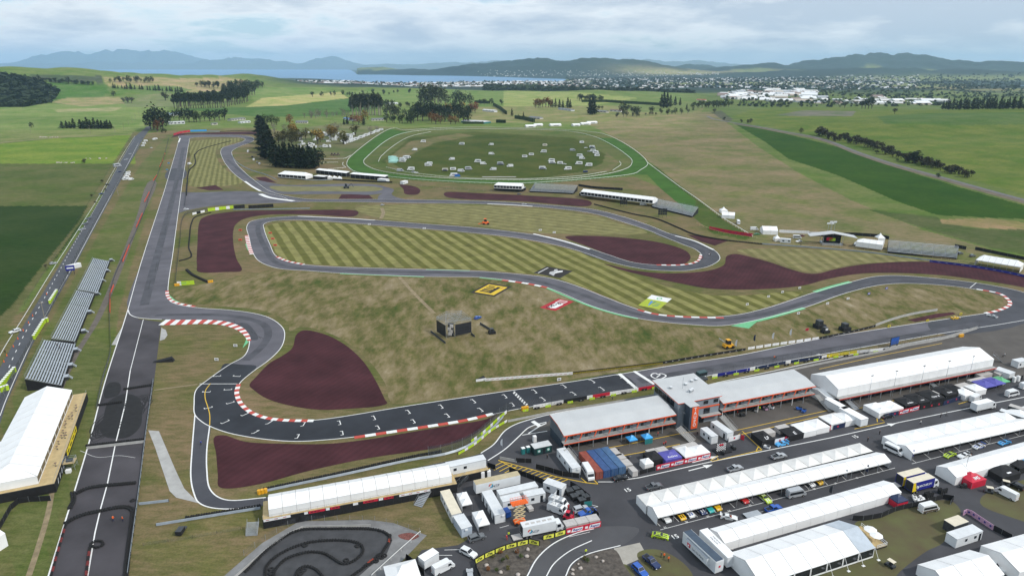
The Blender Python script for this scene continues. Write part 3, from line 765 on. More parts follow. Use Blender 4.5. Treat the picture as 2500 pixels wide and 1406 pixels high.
GRID=[((521,919),(538,918)),((569,918),(585,919)),((494,957),(512,957)),((547,952),(565,951)),((499,998),(518,994)),((554,986),(572,981)),((542,1034),(560,1026)),((591,1015),(607,1008)),((620,1057),(633,1050)),((654,1034),(667,1026)),((726,1069),(731,1060)),((740,1039),(746,1029)),((838,1061),(836,1052)),((832,1036),(829,1027)),((927,1047),(922,1039)),((917,1024),(912,1015)),((1014,1032),(1008,1024)),((1002,1009),(995,1001)),((1098,1018),(1090,1010)),((1082,996),(1075,988)),((1180,1004),(1170,996)),((1162,983),(1153,975)),((1256,991),(1249,983)),((1238,971),(1230,963)),((1332,978),(1322,970)),((1311,959),(1302,951)),((1407,964),(1396,957)),((1383,946),(1373,939)),((1476,953),(1465,945)),((1453,934),(1442,927)),((1545,941),(1535,934)),((1519,922),(1510,915))]
for a,b in GRID:
 pa,pb=P(*a),P(*b)
 d=(pb-pa).normalized()
 n=Vector((-d.y,d.x,0))
 mid=(pa+pb)/2
 hw=(pa-pb).length/2
 along=Vector((0.93,0.36,0))if a[0]>600 else n
 strip_into(mb,[mid-d*hw,mid+d*hw],0.3,WHITE_LINE,0.071)
 for s in(-1,1):
  q=mid+d*hw*s
  strip_into(mb,[q-n*0.15,q+(along*(1 if a[0]>600 else-1))*-0.9],0.25,WHITE_LINE,0.0715)
pa,pb=P(1253,956),P(1288,991)
K=14
BLACK_LINE=mat('black_paint',(0.02,0.02,0.02),0.7)
dd=(pb-pa)/K
nn=Vector((-dd.y,dd.x,0)).normalized()*0.65
for i in range(K):
 for s in(0,1):
  a,b=pa+dd*i+nn*(s-1),pa+dd*(i+1)+nn*(s-1)
  mb.face([(*p.xy,0.072)for p in(a,b,b+nn,a+nn)],WHITE_LINE if(i+s)%2 else BLACK_LINE)
line([(514,936),(502,953),(501,972),(507,992),(512,1012),(512,1038)],0.3,YELLOW_LINE,0.073)
line([(1290,1160),(1217,1123)],0.3,YELLOW_LINE,sm=False)
line([(1217,1124),(1240,1130),(1300,1146),(1360,1164),(1430,1178),(1460,1181)],0.32,YELLOW_LINE,sm=False)
for i in range(14):
 t=i/13
 a=(1226+160*t,1128+42*t)
 b=(a[0]-33+11*t,a[1]+16+1*t)if i<5 else(a[0]-24,a[1]+10)
 line([a,b],0.3,YELLOW_LINE,0.067,sm=False)
for l in([(1418,1166),(1432,1178)],[(1446,1168),(1459,1180)],[(1480,1094),(1540,1083),(1700,1050)],[(1790,1052),(1900,1028),(2020,1002)],[(1520,1112),(1560,1105),(1660,1084)],[(1810,1060),(2000,1016),(2130,990),(2300,950),(2440,918)],[(1738,1126),(1860,1098)],[(1735,1124),(1752,1112),(1753,1123)],[(1800,1064),(1812,1052),(1860,1098),(1846,1102)],[(1846,1100),(1853,1088)],[(2086,1047),(2160,1031)],[(2142,1030),(2140,1012),(2158,1028),(2150,1024)],[(2340,986),(2362,980),(2346,974)],[(2000,901),(2140,870),(2300,838)],[(1640,968),(1660,962)]):
 line(l,0.3,YELLOW_LINE,0.067,sm=False)
line([(1300,1028),(1318,1040)],1.6,z=0.067,sm=False)
line([(1334,1033),(1316,1041),(1290,1058)],0.5,sm=False)
line([(1275,1062),(1336,1052)],0.3,sm=False)
for a,b in(((1681,1149),(1720,1139)),((1690,1129),(1735,1118)),((2140,1043),(2170,1037))):
 pa,pb=P(*a),P(*b)
 strip_into(mb,[pa,pb],0.4,WHITE_LINE,0.06)
 d=(pb-pa).normalized();n=Vector((-d.y,d.x,0))
 mb.face([(*p.xy,0.061)for p in(pb-n*1.0,pb+d*3.2,pb+n*1.0)],WHITE_LINE)
for i in range(13):
 t=i/12
 a=(1612+545*t,1284-134*t)
 line([a,(a[0]-22,a[1]-22)],0.15,z=0.06,sm=False)
line([(1612,1293),(2185,1142)],0.15,z=0.06,sm=False)
for i in range(9):
 t=i/8
 a=(1790+330*t,1341-110*t)
 line([a,(a[0]-26,a[1]-26)],0.15,z=0.06,sm=False)
line([(2226,1132),(2500,1062)],0.15,z=0.06,sm=False)
for i in range(8):
 a=(2236+36*i,1129-9.2*i)
 line([a,(a[0]-20,a[1]-16)],0.15,z=0.06,sm=False)
for a,b in(((1085,1342),(1122,1341)),((1064,1355),(1104,1355)),((1064,1367),(1082,1368)),((1432,1229),(1460,1236)),((1460,1236),(1440,1240)),((1220,1288),(1242,1282)),((1390,1310),(1440,1298))):
 line([a,b],0.15,z=0.06,sm=False)
tag(mb.build('track_markings'),kind='structure')
def ground_text(word,px,ax,size,m,z,name='road_lettering',squash=1.0,bold=0.02):
 a,b=P(*px),P(*ax)
 o=put(name,text_mesh(word,m,bold=bold),None,(a.x,a.y,z),math.atan2(b.y-a.y,b.x-a.x))
 o.scale=(size,size*squash,1)
 return tag(o,kind='structure')
for p in((1532,1196),(1648,1310),(2088,1066),(2000,866)):
 ground_text('15',p,(p[0]+34,p[1]-9),2.2,WHITE_LINE,0.062)
for i in range(11):
 t=i/10
 ground_text(str(31+i),(1624+520*t,1287-134*t),(1624+520*t+30,1287-134*t-8),0.9,WHITE_LINE,0.062)
hp=[(1590,918),(1592,913),(1600,911),(1607,914),(1613,912),(1619,913),(1626,917),(1618,923),(1611,925),(1600,924)]
w=world_path(hp,True,5,True)
mb=MB()
strip_into(mb,w+[w[0]],0.55,WHITE_LINE,0.073)
pa,pb=P(1603,921),P(1612,915)
strip_into(mb,[pa,pb],0.5,WHITE_LINE,0.073)
tag(mb.build('start_emblem'),kind='structure')
def kerb(px,w,block,w2=None,first=0):
 pth=resample(world_path(px,True,8),block)
 n=len(pth)
 root=None
 mbr=[MB(),MB()]
 for i in range(n-1):
  f=i/max(1,n-2)
  ww=w if w2 is None else w+(w2-w)*f
  a,b=pth[i],pth[i+1]
  d=(b-a).normalized();nr=Vector((-d.y,d.x,0))*ww/2
  q=mbr[(i+first)%2]
  m=(RED_PAINT,WHITE_LINE)[(i+first)%2]
  A_,B_,C_,D_=a-nr,b-nr,b+nr,a+nr
  q.hexa([(*p.xy,0.03)for p in(A_,B_,C_,D_)],[(*p.xy,0.10)for p in(A_,B_,C_,D_)],m)
 k=bpy.data.objects.new('kerb',None)
 C.objects.link(k)
 k['kind']='structure'
 for q,nm in zip(mbr,('red_block','white_block')):
  if q.f:
   tag(q.build(nm,k),kind='stuff')
kerb([(396,787),(430,787),(470,786),(510,786),(550,790),(584,802),(602,818),(609,832)],7.5,2.6,1.6,1)
kerb([(408,710),(409,721),(418,733),(440,742),(478,749)],1.8,2.6)
kerb([(583,938),(578,955),(581,972),(594,992),(618,1009),(650,1020),(700,1026),(770,1027)],1.7,2.2)
kerb([(865,1068),(950,1055),(1050,1040),(1130,1027),(1204,1010)],1.7,3.6)
kerb([(602,575),(607,598),(615,621)],2.6,2.6)
kerb([(676,627),(700,637),(742,646)],2.0,2.6)
kerb([(1711,622),(1706,635),(1690,643),(1660,647),(1600,647)],1.8,3.0,None,1)
kerb([(1226,684),(1290,693),(1338,703)],2.2,4.2)
kerb([(1557,756),(1600,767),(1660,773),(1770,776)],1.8,4.0)
kerb([(2384,706),(2438,716),(2460,730),(2466,743),(2440,757),(2405,765)],1.8,3.0,None,1)
mb=MB()
for px,w in(([(1302,571),(1380,590),(1440,609)],1.8),([(598,443),(618,457),(636,467)],2.4),([(635,474),(660,483),(717,491)],4.5),([(727,528),(840,533),(915,538)],1.6),([(1190,498),(1240,500),(1300,504)],1.8),([(1649,576),(1694,588),(1742,610)],1.6),([(440,338),(436,348)],2.0)):
 strip_into(mb,world_path(px),w,WHITE_LINE,0.069)
tag(mb.build('kerb'),kind='structure')
mb=MB()
for lp in([(604,590),(599,597),(604,610),(615,620),(610,604)],[(409,716),(418,733),(440,741),(476,748),(452,744),(428,733)],[(563,791),(590,805),(607,826),(608,834),(592,850),(601,829),(592,812)],[(1784,795.5),(1828,802),(1846,787),(1860,778)]):
 sheet_into(mb,[lp],GREEN_PAINT,0.062,sm=False)
for px,w in(([(1335,703),(1445,749),(1513,769),(1558,778)],1.5),([(1846,784),(1900,770),(1963,752)],2.4),([(1988,713),(2030,700),(2076,688)],2.6),([(1040,658),(1147,661)],1.2),([(830,668),(1035,676)],1.2),([(1171,678),(1226,684)],1.2)):
 strip_into(mb,world_path(px),w,GREEN_PAINT,0.061)
tag(mb.build('green_runoff'),kind='structure')
mb=MB()
LINE_RUB=mat('rubbered_line',(0.066,0.066,0.076),0.8,var=.3,scale=.12,spec=.3,detail=9)
for i,(px,w)in enumerate((([(352,745),(388,610),(425,470),(448,360)],4.5),([(380,770),(470,768),(570,772),(640,790),(655,815),(640,845),(600,880)],3.5),([(1560,930),(1800,889),(2100,843),(2390,790)],5),([(670,476),(760,489),(900,490),(1171,494),(1342,503),(1513,532),(1650,583),(1725,612),(1722,632),(1690,650),(1600,652),(1480,630),(1342,585),(1171,562),(900,540),(720,533),(640,541),(630,555),(645,600),(690,648),(830,660),(1147,668),(1260,676),(1400,712),(1560,768),(1700,783),(1850,770),(2000,728),(2180,684),(2330,690),(2480,730)],3.6),([(555,390),(595,424),(650,462)],3.5))):
 strip_into(mb,world_path(px),w,LINE_RUB,0.0585+i*.0004)
rnd=random.Random(8)
for i in range(60):
 a,b=[((360,740),(440,400)),((560,780),(650,830)),((1700,780),(1900,765)),((1900,765),(2080,708)),((1600,925),(2300,805)),((1440,730),(1560,770))][i%6]
 t=rnd.random();x,y=a[0]+(b[0]-a[0])*t+rnd.uniform(-6,6),a[1]+(b[1]-a[1])*t+rnd.uniform(-3,3)
 L_=rnd.uniform(.02,.09)
 strip_into(mb,[P(x,y),P(x+(b[0]-a[0])*L_,y+(b[1]-a[1])*L_+rnd.uniform(-2,2))],.3,BLACK_LINE,0.0612+i*.00002)
tag(mb.build('racing_line'),kind='structure')
mb=MB()
rnd=random.Random(3)
DARK_RUB=mat('laid_rubber',(0.014,0.014,0.015),0.9,var=0.3,scale=0.5)
sheet_into(mb,[[(252,1022),(268,978),(300,962),(335,968),(346,1000),(340,1045),(310,1068),(262,1068),(246,1050)]],DARK_RUB,0.054)
sheet_into(mb,[[(268,934),(290,934),(286,966),(258,972)]],DARK_RUB,0.0545)
c0=P(296,1016)
for i in range(46):
 rx,ry=rnd.uniform(3,6.2),rnd.uniform(6,15)
 cx_,cy_=c0.x+rnd.uniform(-1.5,1.5),c0.y+rnd.uniform(-4,4)
 ph=rnd.uniform(0,6.28)
 pth=[Vector((cx_+rx*math.cos(ph+k*0.3),cy_+ry*math.sin(ph+k*0.3),0))for k in range(rnd.randint(8,20))]
 strip_into(mb,pth,0.28,DARK_RUB,0.056+i*0.0004)
tag(mb.build('tyre_marks'),kind='structure')
mb=MB()
DIRT=mat('trodden_path',(0.23,0.18,0.105),0.95,var=0.3,scale=0.4)
for px,w in(([(975,676),(1010,715),(1060,765)],2.0),([(932,508),(936,520),(930,534)],3.0),([(376,952),(420,946),(482,938)],1.0),([(130,1180),(118,1250),(95,1330),(70,1406)],1.4)):
 strip_into(mb,world_path(px),w,DIRT,0.027)
tag(mb.build('footpath'),kind='structure')
ROAD=mat('highway_asphalt',(0.072,0.076,0.086),0.9,var=0.15,scale=0.1,spec=0.3)
HL=[(-120,1095),(-40,960),(0,897),(60,790),(120,690),(180,592),(240,495),(280,420),(310,365),(325,338),(340,325),(352,316)]
HR=[(-20,1095),(0,1035),(15,985),(75,850),(130,745),(180,655),(225,568),(265,495),(290,450),(315,402),(340,355),(356,330),(366,316)]
sheet('highway',[[(-160,1120)]+HL+[(356,310),(366,308),(372,312)]+HR[::-1]],ROAD,0.04,sm=False)
mb=MB()
hl=world_path([(-40,960),(0,867),(60,770),(120,672),(180,578),(240,483),(280,412),(312,358),(330,332)])
hr=world_path([(0,1015),(15,975),(75,840),(130,735),(180,646),(225,562),(265,488),(315,395),(338,350)])
strip_into(mb,hl,0.25,WHITE_LINE,0.05);strip_into(mb,hr,0.25,WHITE_LINE,0.05)
ctr=resample(world_path([(-20,1010),(8,935),(31,875),(68,800),(107,730),(146,660),(190,580),(235,505),(270,440),(300,385),(330,338)]),3.0)
for i in range(0,len(ctr)-1,3):
 strip_into(mb,[ctr[i],ctr[i+1]],0.3,WHITE_LINE,0.05)
tag(mb.build('highway_markings'),kind='structure')
def terrain_strip(name,px,w,m,lift=0.25,step=12.0):
 pth=resample(world_path(px,True,6,False,True),step)
 mb=MB()
 n=len(pth)
 pr=[]
 for i,p in enumerate(pth):
  d=pth[min(i+1,n-1)]-pth[max(i-1,0)];d.z=0;d.normalize()
  nr=Vector((-d.y,d.x,0))*w/2
  row=[]
  for s in(-1,-0.33,0.33,1):
   q=p+nr*s
   row.append((q.x,q.y,float(height(q.x,q.y))+lift))
  pr.append(row)
 for i in range(n-1):
  for k in range(3):
   mb.face([pr[i][k],pr[i+1][k],pr[i+1][k+1],pr[i][k+1]][::-1],m)
 o=mb.build(name,smooth_sh=True)
 return tag(o,kind='structure')
terrain_strip('farm_track',[(-40,352),(0,349),(60,344),(120,338),(200,334),(322,329)],6.0,DIRT,.12)
terrain_strip('country_lane',[(1726,284),(1745,292),(1790,300),(1900,319),(2000,338),(2100,375),(2200,407),(2300,434),(2400,462),(2500,489),(2620,520)],6.5,mat('lane_gravel',(0.13,0.125,0.125),0.9,var=0.15,scale=0.2))
terrain_strip('lane_verge',[(1790,303),(1900,322),(2000,341),(2100,378),(2200,411),(2300,438),(2400,467),(2500,494),(2620,526)],9.5,mat('dry_verge',(0.13,0.105,0.07),0.95,var=0.3,scale=0.1),0.12)
# shared materials for built things
PVC=mat('white_pvc',(0.80,0.80,0.79),0.45,var=0.05,scale=0.25,spec=0.4)
PVC2=mat('aged_pvc',(0.70,0.69,0.66),0.5,var=0.07,scale=0.4)
WALLW=mat('white_panel',(0.66,0.68,0.69),0.45,var=0.06,scale=0.5)
CREAM=mat('cream_roof',(0.66,0.60,0.47),0.6,var=0.07,scale=0.6)
GREYP=mat('blue_grey_panel',(0.40,0.46,0.53),0.5,var=0.06,scale=0.5)
ROOFW=mat('cabin_roof',(0.62,0.64,0.65),0.5,var=0.08,scale=0.5)
GREYBOX=mat('grey_case',(0.45,0.43,0.41),0.7,var=0.10,scale=0.9)
BLACKC=mat('black_cloth',(0.012,0.012,0.014),0.85,var=0.3,scale=0.8)
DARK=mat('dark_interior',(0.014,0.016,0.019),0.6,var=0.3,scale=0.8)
GLASS=mat('tinted_glass',(0.018,0.022,0.028),0.12,var=0.3,scale=0.5,spec=0.6)
STEEL=mat('galvanised_steel',(0.36,0.38,0.40),0.45,metal=0.4,var=0.15,scale=1.0)
ALU=mat('alloy_plank',(0.42,0.45,0.48),0.38,metal=0.3,var=0.14,scale=0.35)
DARKSTEEL=mat('dark_steel',(0.06,0.065,0.07),0.5,metal=0.3,var=0.2,scale=1.0)
PLY=mat('plywood_deck',(0.48,0.36,0.18),0.7,var=0.14,scale=0.6)
ORANGE=mat('orange_trim',(0.72,0.10,0.025),0.5,var=0.06,scale=0.6)
ORANGE_N=mat('hi_vis_orange',(0.80,0.14,0.02),0.6,var=0.1,scale=2)
YELLOW=mat('machine_yellow',(0.72,0.36,0.02),0.5,var=0.12,scale=1)
LIME=mat('lime_panel',(0.42,0.60,0.03),0.5,var=0.10,scale=0.8)
BLUE=mat('strong_blue',(0.02,0.09,0.36),0.5,var=0.12,scale=0.8)
NAVY=mat('navy_panel',(0.016,0.028,0.075),0.5,var=0.12,scale=0.8)
PURPLE=mat('violet_canopy',(0.09,0.085,0.36),0.5,var=0.10,scale=0.5)
REDB=mat('banner_red',(0.52,0.018,0.045),0.5,var=0.10,scale=0.7)
CYAN=mat('sky_blue_paint',(0.05,0.34,0.72),0.4,var=0.08,scale=1)
TEAL=mat('teal_canvas',(0.02,0.17,0.17),0.6,var=0.1,scale=1)
ROOFSTEEL=mat('roof_sheet',(0.50,0.51,0.51),0.45,var=0.05,scale=0.2,metal=0.1)
WALLSTEEL=mat('wall_sheet',(0.22,0.25,0.28),0.55,var=0.08,scale=0.4)
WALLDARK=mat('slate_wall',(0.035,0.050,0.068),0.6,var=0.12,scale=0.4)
TAN=mat('tan_roof',(0.45,0.38,0.24),0.65,var=0.10,scale=0.5)
CHROME=mat('wheel_alloy',(0.4,0.4,0.41),0.35,metal=0.7,var=0.1)
LAMPW=mat('lamp_lens',(0.75,0.77,0.78),0.2,var=0.05)
LAMPR=mat('tail_lens',(0.35,0.02,0.02),0.3,var=0.05)
UA=math.radians(19.8)
def frame(a,b,z=0.0):
 """where an edge seen from pixel a to pixel b at height z starts, its heading and length"""
 p,q=P(*a,z),P(*b,z)
 d=q-p
 return Vector((p.x,p.y,0)),math.atan2(d.y,d.x),math.hypot(d.x,d.y)
def lettering(parent,word,m,size,loc,rot,sx=1.0,shear=0.0,bold=0.015,name='lettering'):
 o=put(name,text_mesh(word,m,shear,bold),parent)
 o.location=loc
 o.rotation_euler=rot
 o.scale=(size*sx,size,1)
 return o
UPR=(math.pi/2,0,0)
PAINTS={}
def paint(key):
 table=dict(white=(0.72,0.73,0.73),silver=(0.38,0.40,0.42),grey=(0.12,0.13,0.14),black=(0.012,0.013,0.015),blue=(0.02,0.10,0.42),red=(0.5,0.02,0.02),lightblue=(0.06,0.36,0.72),yellow=(0.75,0.45,0.02),green=(0.05,0.22,0.08),cream=(0.62,0.58,0.48),lime=(0.45,0.62,0.03),navy=(0.015,0.03,0.10),orange=(0.7,0.14,0.02),teal=(0.03,0.38,0.36),maroon=(0.10,0.012,0.02),brown=(0.10,0.07,0.05))
 return mat('paint_'+key,table[key],0.25,var=0.04,scale=0.8,spec=0.5,coat=0.4)
CARS=dict(hatch=(4.2,1.78,[(-2.1,.35),(-2.1,.85),(-1.95,1.0),(-1.55,1.45),(-.2,1.5),(.58,1.0),(1.7,.88),(2.05,.7),(2.1,.35)],[(-1.72,1.03),(-1.42,1.38),(-.22,1.42),(.42,1.03)],(3,2),(4,5)),suv=(4.75,1.92,[(-2.37,.42),(-2.37,1.0),(-2.25,1.12),(-2.02,1.7),(.1,1.76),(.88,1.16),(1.95,1.05),(2.3,.85),(2.37,.42)],[(-1.98,1.18),(-1.82,1.58),(.05,1.63),(.66,1.18)],(3,2),(4,5)),sedan=(4.8,1.82,[(-2.4,.35),(-2.4,.88),(-1.7,1.0),(-1.1,1.43),(.1,1.45),(.92,.98),(2.1,.85),(2.36,.65),(2.4,.35)],[(-1.45,1.02),(-1.0,1.35),(.08,1.37),(.68,1.02)],(3,2),(4,5)),ute=(5.3,1.9,[(-2.65,.45),(-2.65,1.08),(-.95,1.1),(-.8,1.74),(.25,1.78),(.98,1.17),(2.1,1.08),(2.6,.88),(2.65,.45)],[(-.74,1.2),(-.66,1.62),(.2,1.66),(.76,1.2)],(3,2),(4,5)),van=(5.9,2.0,[(-2.95,.38),(-2.95,2.3),(-2.8,2.52),(1.3,2.58),(1.78,2.4),(2.32,1.4),(2.86,1.14),(2.95,.85),(2.95,.38)],[(.95,1.42),(.95,2.08),(1.62,2.08),(2.05,1.42)],(2,1),(4,5)),minibus=(6.0,2.02,[(-3.0,.38),(-3.0,2.3),(-2.85,2.55),(1.3,2.6),(1.8,2.4),(2.36,1.4),(2.9,1.14),(3.0,.85),(3.0,.38)],[(-2.7,1.35),(-2.7,2.1),(1.6,2.1),(2.05,1.35)],(2,1),(4,5)),camper=(6.6,2.25,[(-3.3,.4),(-3.3,2.75),(-3.15,2.9),(1.5,3.0),(2.3,2.85),(2.42,2.2),(2.9,1.25),(3.25,1.05),(3.3,.4)],[(-2.4,1.55),(-2.4,2.15),(1.0,2.15),(1.0,1.55)],(2,1),(5,6)),caravan=(5.4,2.2,[(-2.6,.5),(-2.72,1.6),(-2.5,2.5),(2.3,2.6),(2.7,1.8),(2.5,.5)],[(-1.8,1.4),(-1.8,2.0),(1.4,2.0),(1.4,1.4)],(2,1),(3,4)),race=(4.6,1.96,[(-2.3,.18),(-2.3,.82),(-1.85,.93),(-1.0,1.2),(-.1,1.24),(.75,.86),(1.85,.70),(2.28,.42),(2.3,.18)],[(-1.35,.92),(-.95,1.13),(-.12,1.16),(.5,.90)],(3,2),(4,5)))
WHEEL={}
def wheel_mesh(r,w):
 k=(r,w)
 if k not in WHEEL:
  n=10
  mb=MB()
  for y0,y1,rr,m in((-w/2,w/2,r,RUBBER),):
   mb.loft([[(rr*math.cos(2*math.pi*i/n),y,rr*math.sin(2*math.pi*i/n))for i in range(n)]for y in(y0,y1)],m)
  rim=MB()
  for s in(-1,1):
   pts=[(0.62*r*math.cos(2*math.pi*i/n),s*(w/2+0.012),0.62*r*math.sin(2*math.pi*i/n))for i in range(n)]
   rim.face(pts if s<0 else pts[::-1],CHROME)
  WHEEL[k]=(mb.mesh('tyre'),rim.mesh('rim'))
 return WHEEL[k]
VEH={}
def car_proto(kind,col,col2=None):
 k=(kind,col,col2)
 if k in VEH:
  return VEH[k]
 L,W,prof,win,rear,ws=CARS[kind]
 pm=paint(col)
 zt=max(z for _,z in prof)
 zb=0.55*zt if kind in('hatch','suv','sedan','ute','race')else 1.2
 tk=0.24 if kind in('hatch','suv','sedan','ute')else(0.36 if kind=='race' else 0.07)
 yw=lambda z:W/2*(1-tk*max(0.0,(z-zb)/(zt-zb)))
 n=len(prof)
 nose=lambda x:1-0.10*max(0.0,(abs(x)-0.40*L)/(0.1*L))
 lf=[(x,yw(z)*nose(x),z)for x,z in prof]
 rt=[(x,-yw(z)*nose(x),z)for x,z in prof]
 mb=MB()
 mb.mesh_faces(lf+rt,[tuple(range(n)),tuple(reversed(range(n,2*n)))]+[(i,n+i,n+(i+1)%n,(i+1)%n)for i in range(n)],pm)
 if kind=='ute':
  mb.box(-2.5,-1.05,-.72,.72,1.085,1.10,DARK)
 if col2 and kind=='race':
  m2=paint(col2)
  for s in(-.35,.35):
   mb.face([(.8,s-.16,.865),(1.85,s-.16,.715),(1.85,s+.16,.715),(.8,s+.16,.865)],m2)
   mb.face([(-.95,s-.14,1.215),(-.15,s-.14,1.25),(-.15,s+.14,1.25),(-.95,s+.14,1.215)],m2)
  for s in(-1,1):
   f=[(-1.9,s*(W/2+.01),.35),(1.6,s*(W/2+.01),.35),(1.2,s*(W/2+.01),.6),(-1.7,s*(W/2+.01),.62)]
   mb.face(f if s<0 else f[::-1],m2)
 if col2 and kind in('camper','caravan','minibus','van'):
  m2=paint(col2)
  for s in(-1,1):
   f=[(-.46*L,s*(W/2+.012),.55),(.40*L,s*(W/2+.012),.55),(.40*L,s*(W/2+.012),1.1),(-.46*L,s*(W/2+.012),1.1)]
   mb.face(f if s<0 else f[::-1],m2)
 out=[('body',mb.mesh('body'),[])]
 for s in(-1,1):
  g=MB()
  f=[(x,s*(yw(z)+.012),z)for x,z in win]
  g.face(f[::-1]if s<0 else f,GLASS)
  out.append(('side_window',g.mesh('side_window'),[]))
 for(a,b),nm in((rear,'rear_window'),(ws,'windscreen')):
  (xa,za),(xb,zb_)=prof[a],prof[b]
  sg=-1 if nm=='rear_window' else 1
  p=lambda t,s:(xa+(xb-xa)*t+.015*sg,s*yw(za+(zb_-za)*t)*0.90,za+(zb_-za)*t+.015)
  t0,t1=(.10,.90)if kind not in('van','minibus','camper','caravan')or nm=='windscreen' else(.12,.45)
  g=MB()
  f=[p(t0,-1),p(t1,-1),p(t1,1),p(t0,1)]
  g.face(f if sg>0 else f[::-1],GLASS)
  out.append((nm,g.mesh(nm),[]))
 r={'race':.34,'hatch':.31,'sedan':.32,'caravan':.33}.get(kind,.37)
 ty,rm=wheel_mesh(r,.24)
 def shifted(me,x,y):
  c=me.copy()
  c.transform(Matrix.Translation((x,y,r)))
  return c
 axles=(-.30*L,.31*L)if kind!='caravan' else(-.05*L,)
 for ax in axles:
  for s in(-1,1):
   out.append(('wheel',shifted(ty,ax,s*(W/2-.10)),[('rim',shifted(rm,ax,s*(W/2-.10)))]))
 if kind!='caravan':
  for s in(-1,1):
   for nm,xx,zz,m in(('headlight',L/2-.02,.62 if kind not in('van','camper','minibus')else .92,LAMPW),('tail_light',-L/2+.02,.80 if kind not in('van','camper','minibus')else 1.0,LAMPR)):
    g=MB().box(xx-.05,xx+.05,s*W*.36-.16,s*W*.36+.16,zz-.09,zz+.09,m)
    out.append((nm,g.mesh(nm),[]))
 if kind=='race':
  g=MB()
  m2=paint(col2 or col)
  g.box(-2.45,-2.1,-.92,.92,1.20,1.24,m2)
  for s in(-.45,.45):
   g.box(-2.3,-2.2,s-.03,s+.03,.85,1.2,DARKSTEEL)
  for s in(-.93,.93):
   g.box(-2.5,-2.05,s-.015,s+.015,1.1,1.3,DARKSTEEL)
  out.append(('rear_wing',g.mesh('rear_wing'),[]))
  out.append(('splitter',MB().box(2.2,2.48,-.9,.9,.12,.16,DARK).mesh('splitter'),[]))
 VEH[k]=out
 return out
KINDNAME=dict(hatch=('parked_car','car'),suv=('parked_suv','suv'),sedan=('parked_car','car'),ute=('pickup_truck','pickup'),van=('delivery_van','van'),minibus=('minibus','minibus'),camper=('campervan','campervan'),caravan=('caravan','caravan'),race=('race_car','race car'))
def car(kind,col,a,b,label,group=None,col2=None,name=None,cat=None,z=0.0,s=1.0):
 """stands with its tail at pixel a and its nose at pixel b"""
 p,q=P(*a,z),P(*b,z)
 nm,ct=KINDNAME[kind]
 c=(p+q)/2
 d=q-p
 return spawn(car_proto(kind,col,col2),name or nm,label,cat or ct,(c.x,c.y,z),math.atan2(d.y,d.x),group,s)
def car_at(kind,col,c,deg,label,group=None,col2=None,name=None,cat=None,z=0.0):
 p=P(*c,z)
 nm,ct=KINDNAME[kind]
 return spawn(car_proto(kind,col,col2),name or nm,label,cat or ct,(p.x,p.y,z),math.radians(deg),group)
def truck(a,b,label,box_l,box_w,box_h,boxm,topm,cabm,group=None,name='box_truck',cat='truck',cab_l=2.0,tail_open=False,z0=1.0,cab=True,anchor_roof=True,trailer=False):
 """a, b: near lower edge of the body from tail to nose seen at roof height"""
 loc,rz,L=frame(a,b,box_h)
 t=thing(name,label,cat,loc,rz,group)
 L=box_l or L
 mb=MB()
 mb.box(0,L,0,box_w,z0,box_h,boxm,topm)
 mb.build('cargo_box',t)
 if tail_open:
  MB().box(-.02,.0,.15,box_w-.15,z0+.15,box_h-.2,DARK).build('open_tail',t)  # dark sheet stands in for the shaded inside of the open body
 ch=MB().box(.3,L+(cab_l if cab else-.3),.5,box_w-.5,.6,z0-.01,DARKSTEEL)
 ch.build('chassis',t)
 if cab:
  c=MB()
  h=min(box_h-.5,2.9)
  x0,x1=L+.15,L+.15+cab_l
  c.loft([[(x0,.08,.5),(x0,box_w-.08,.5),(x0,box_w-.08,h),(x0,.08,h)],[(x0+cab_l*.6,.06,.5),(x0+cab_l*.6,box_w-.06,.5),(x0+cab_l*.6,box_w-.12,h),(x0+cab_l*.6,.12,h)],[(x1,.12,.5),(x1,box_w-.12,.5),(x1-.05,box_w-.18,h*.55),(x1-.05,.18,h*.55)]],cabm)
  co=c.build('cab',t)
  g=MB()
  g.face([(x1-.03,.25,h*.57),(x1-.03,box_w-.25,h*.57),(x0+cab_l*.62,box_w-.22,h*.96),(x0+cab_l*.62,.22,h*.96)],GLASS)
  g.build('windscreen',co)
  MB().box(x0+.25,x0+cab_l*.55,.035,.07,h*.58,h*.9,GLASS).build('side_window',co)
 ty,rm=wheel_mesh(.48,.3)
 xs=([L*.12,L*.25]if L>8 else[L*.22])+([L+cab_l*.55]if cab else[])
 for xx in xs:
  for yy in(.2,box_w-.2):
   w_=put('wheel',ty,t,(xx,yy,.48))
   put('rim',rm,w_)
 return t,L
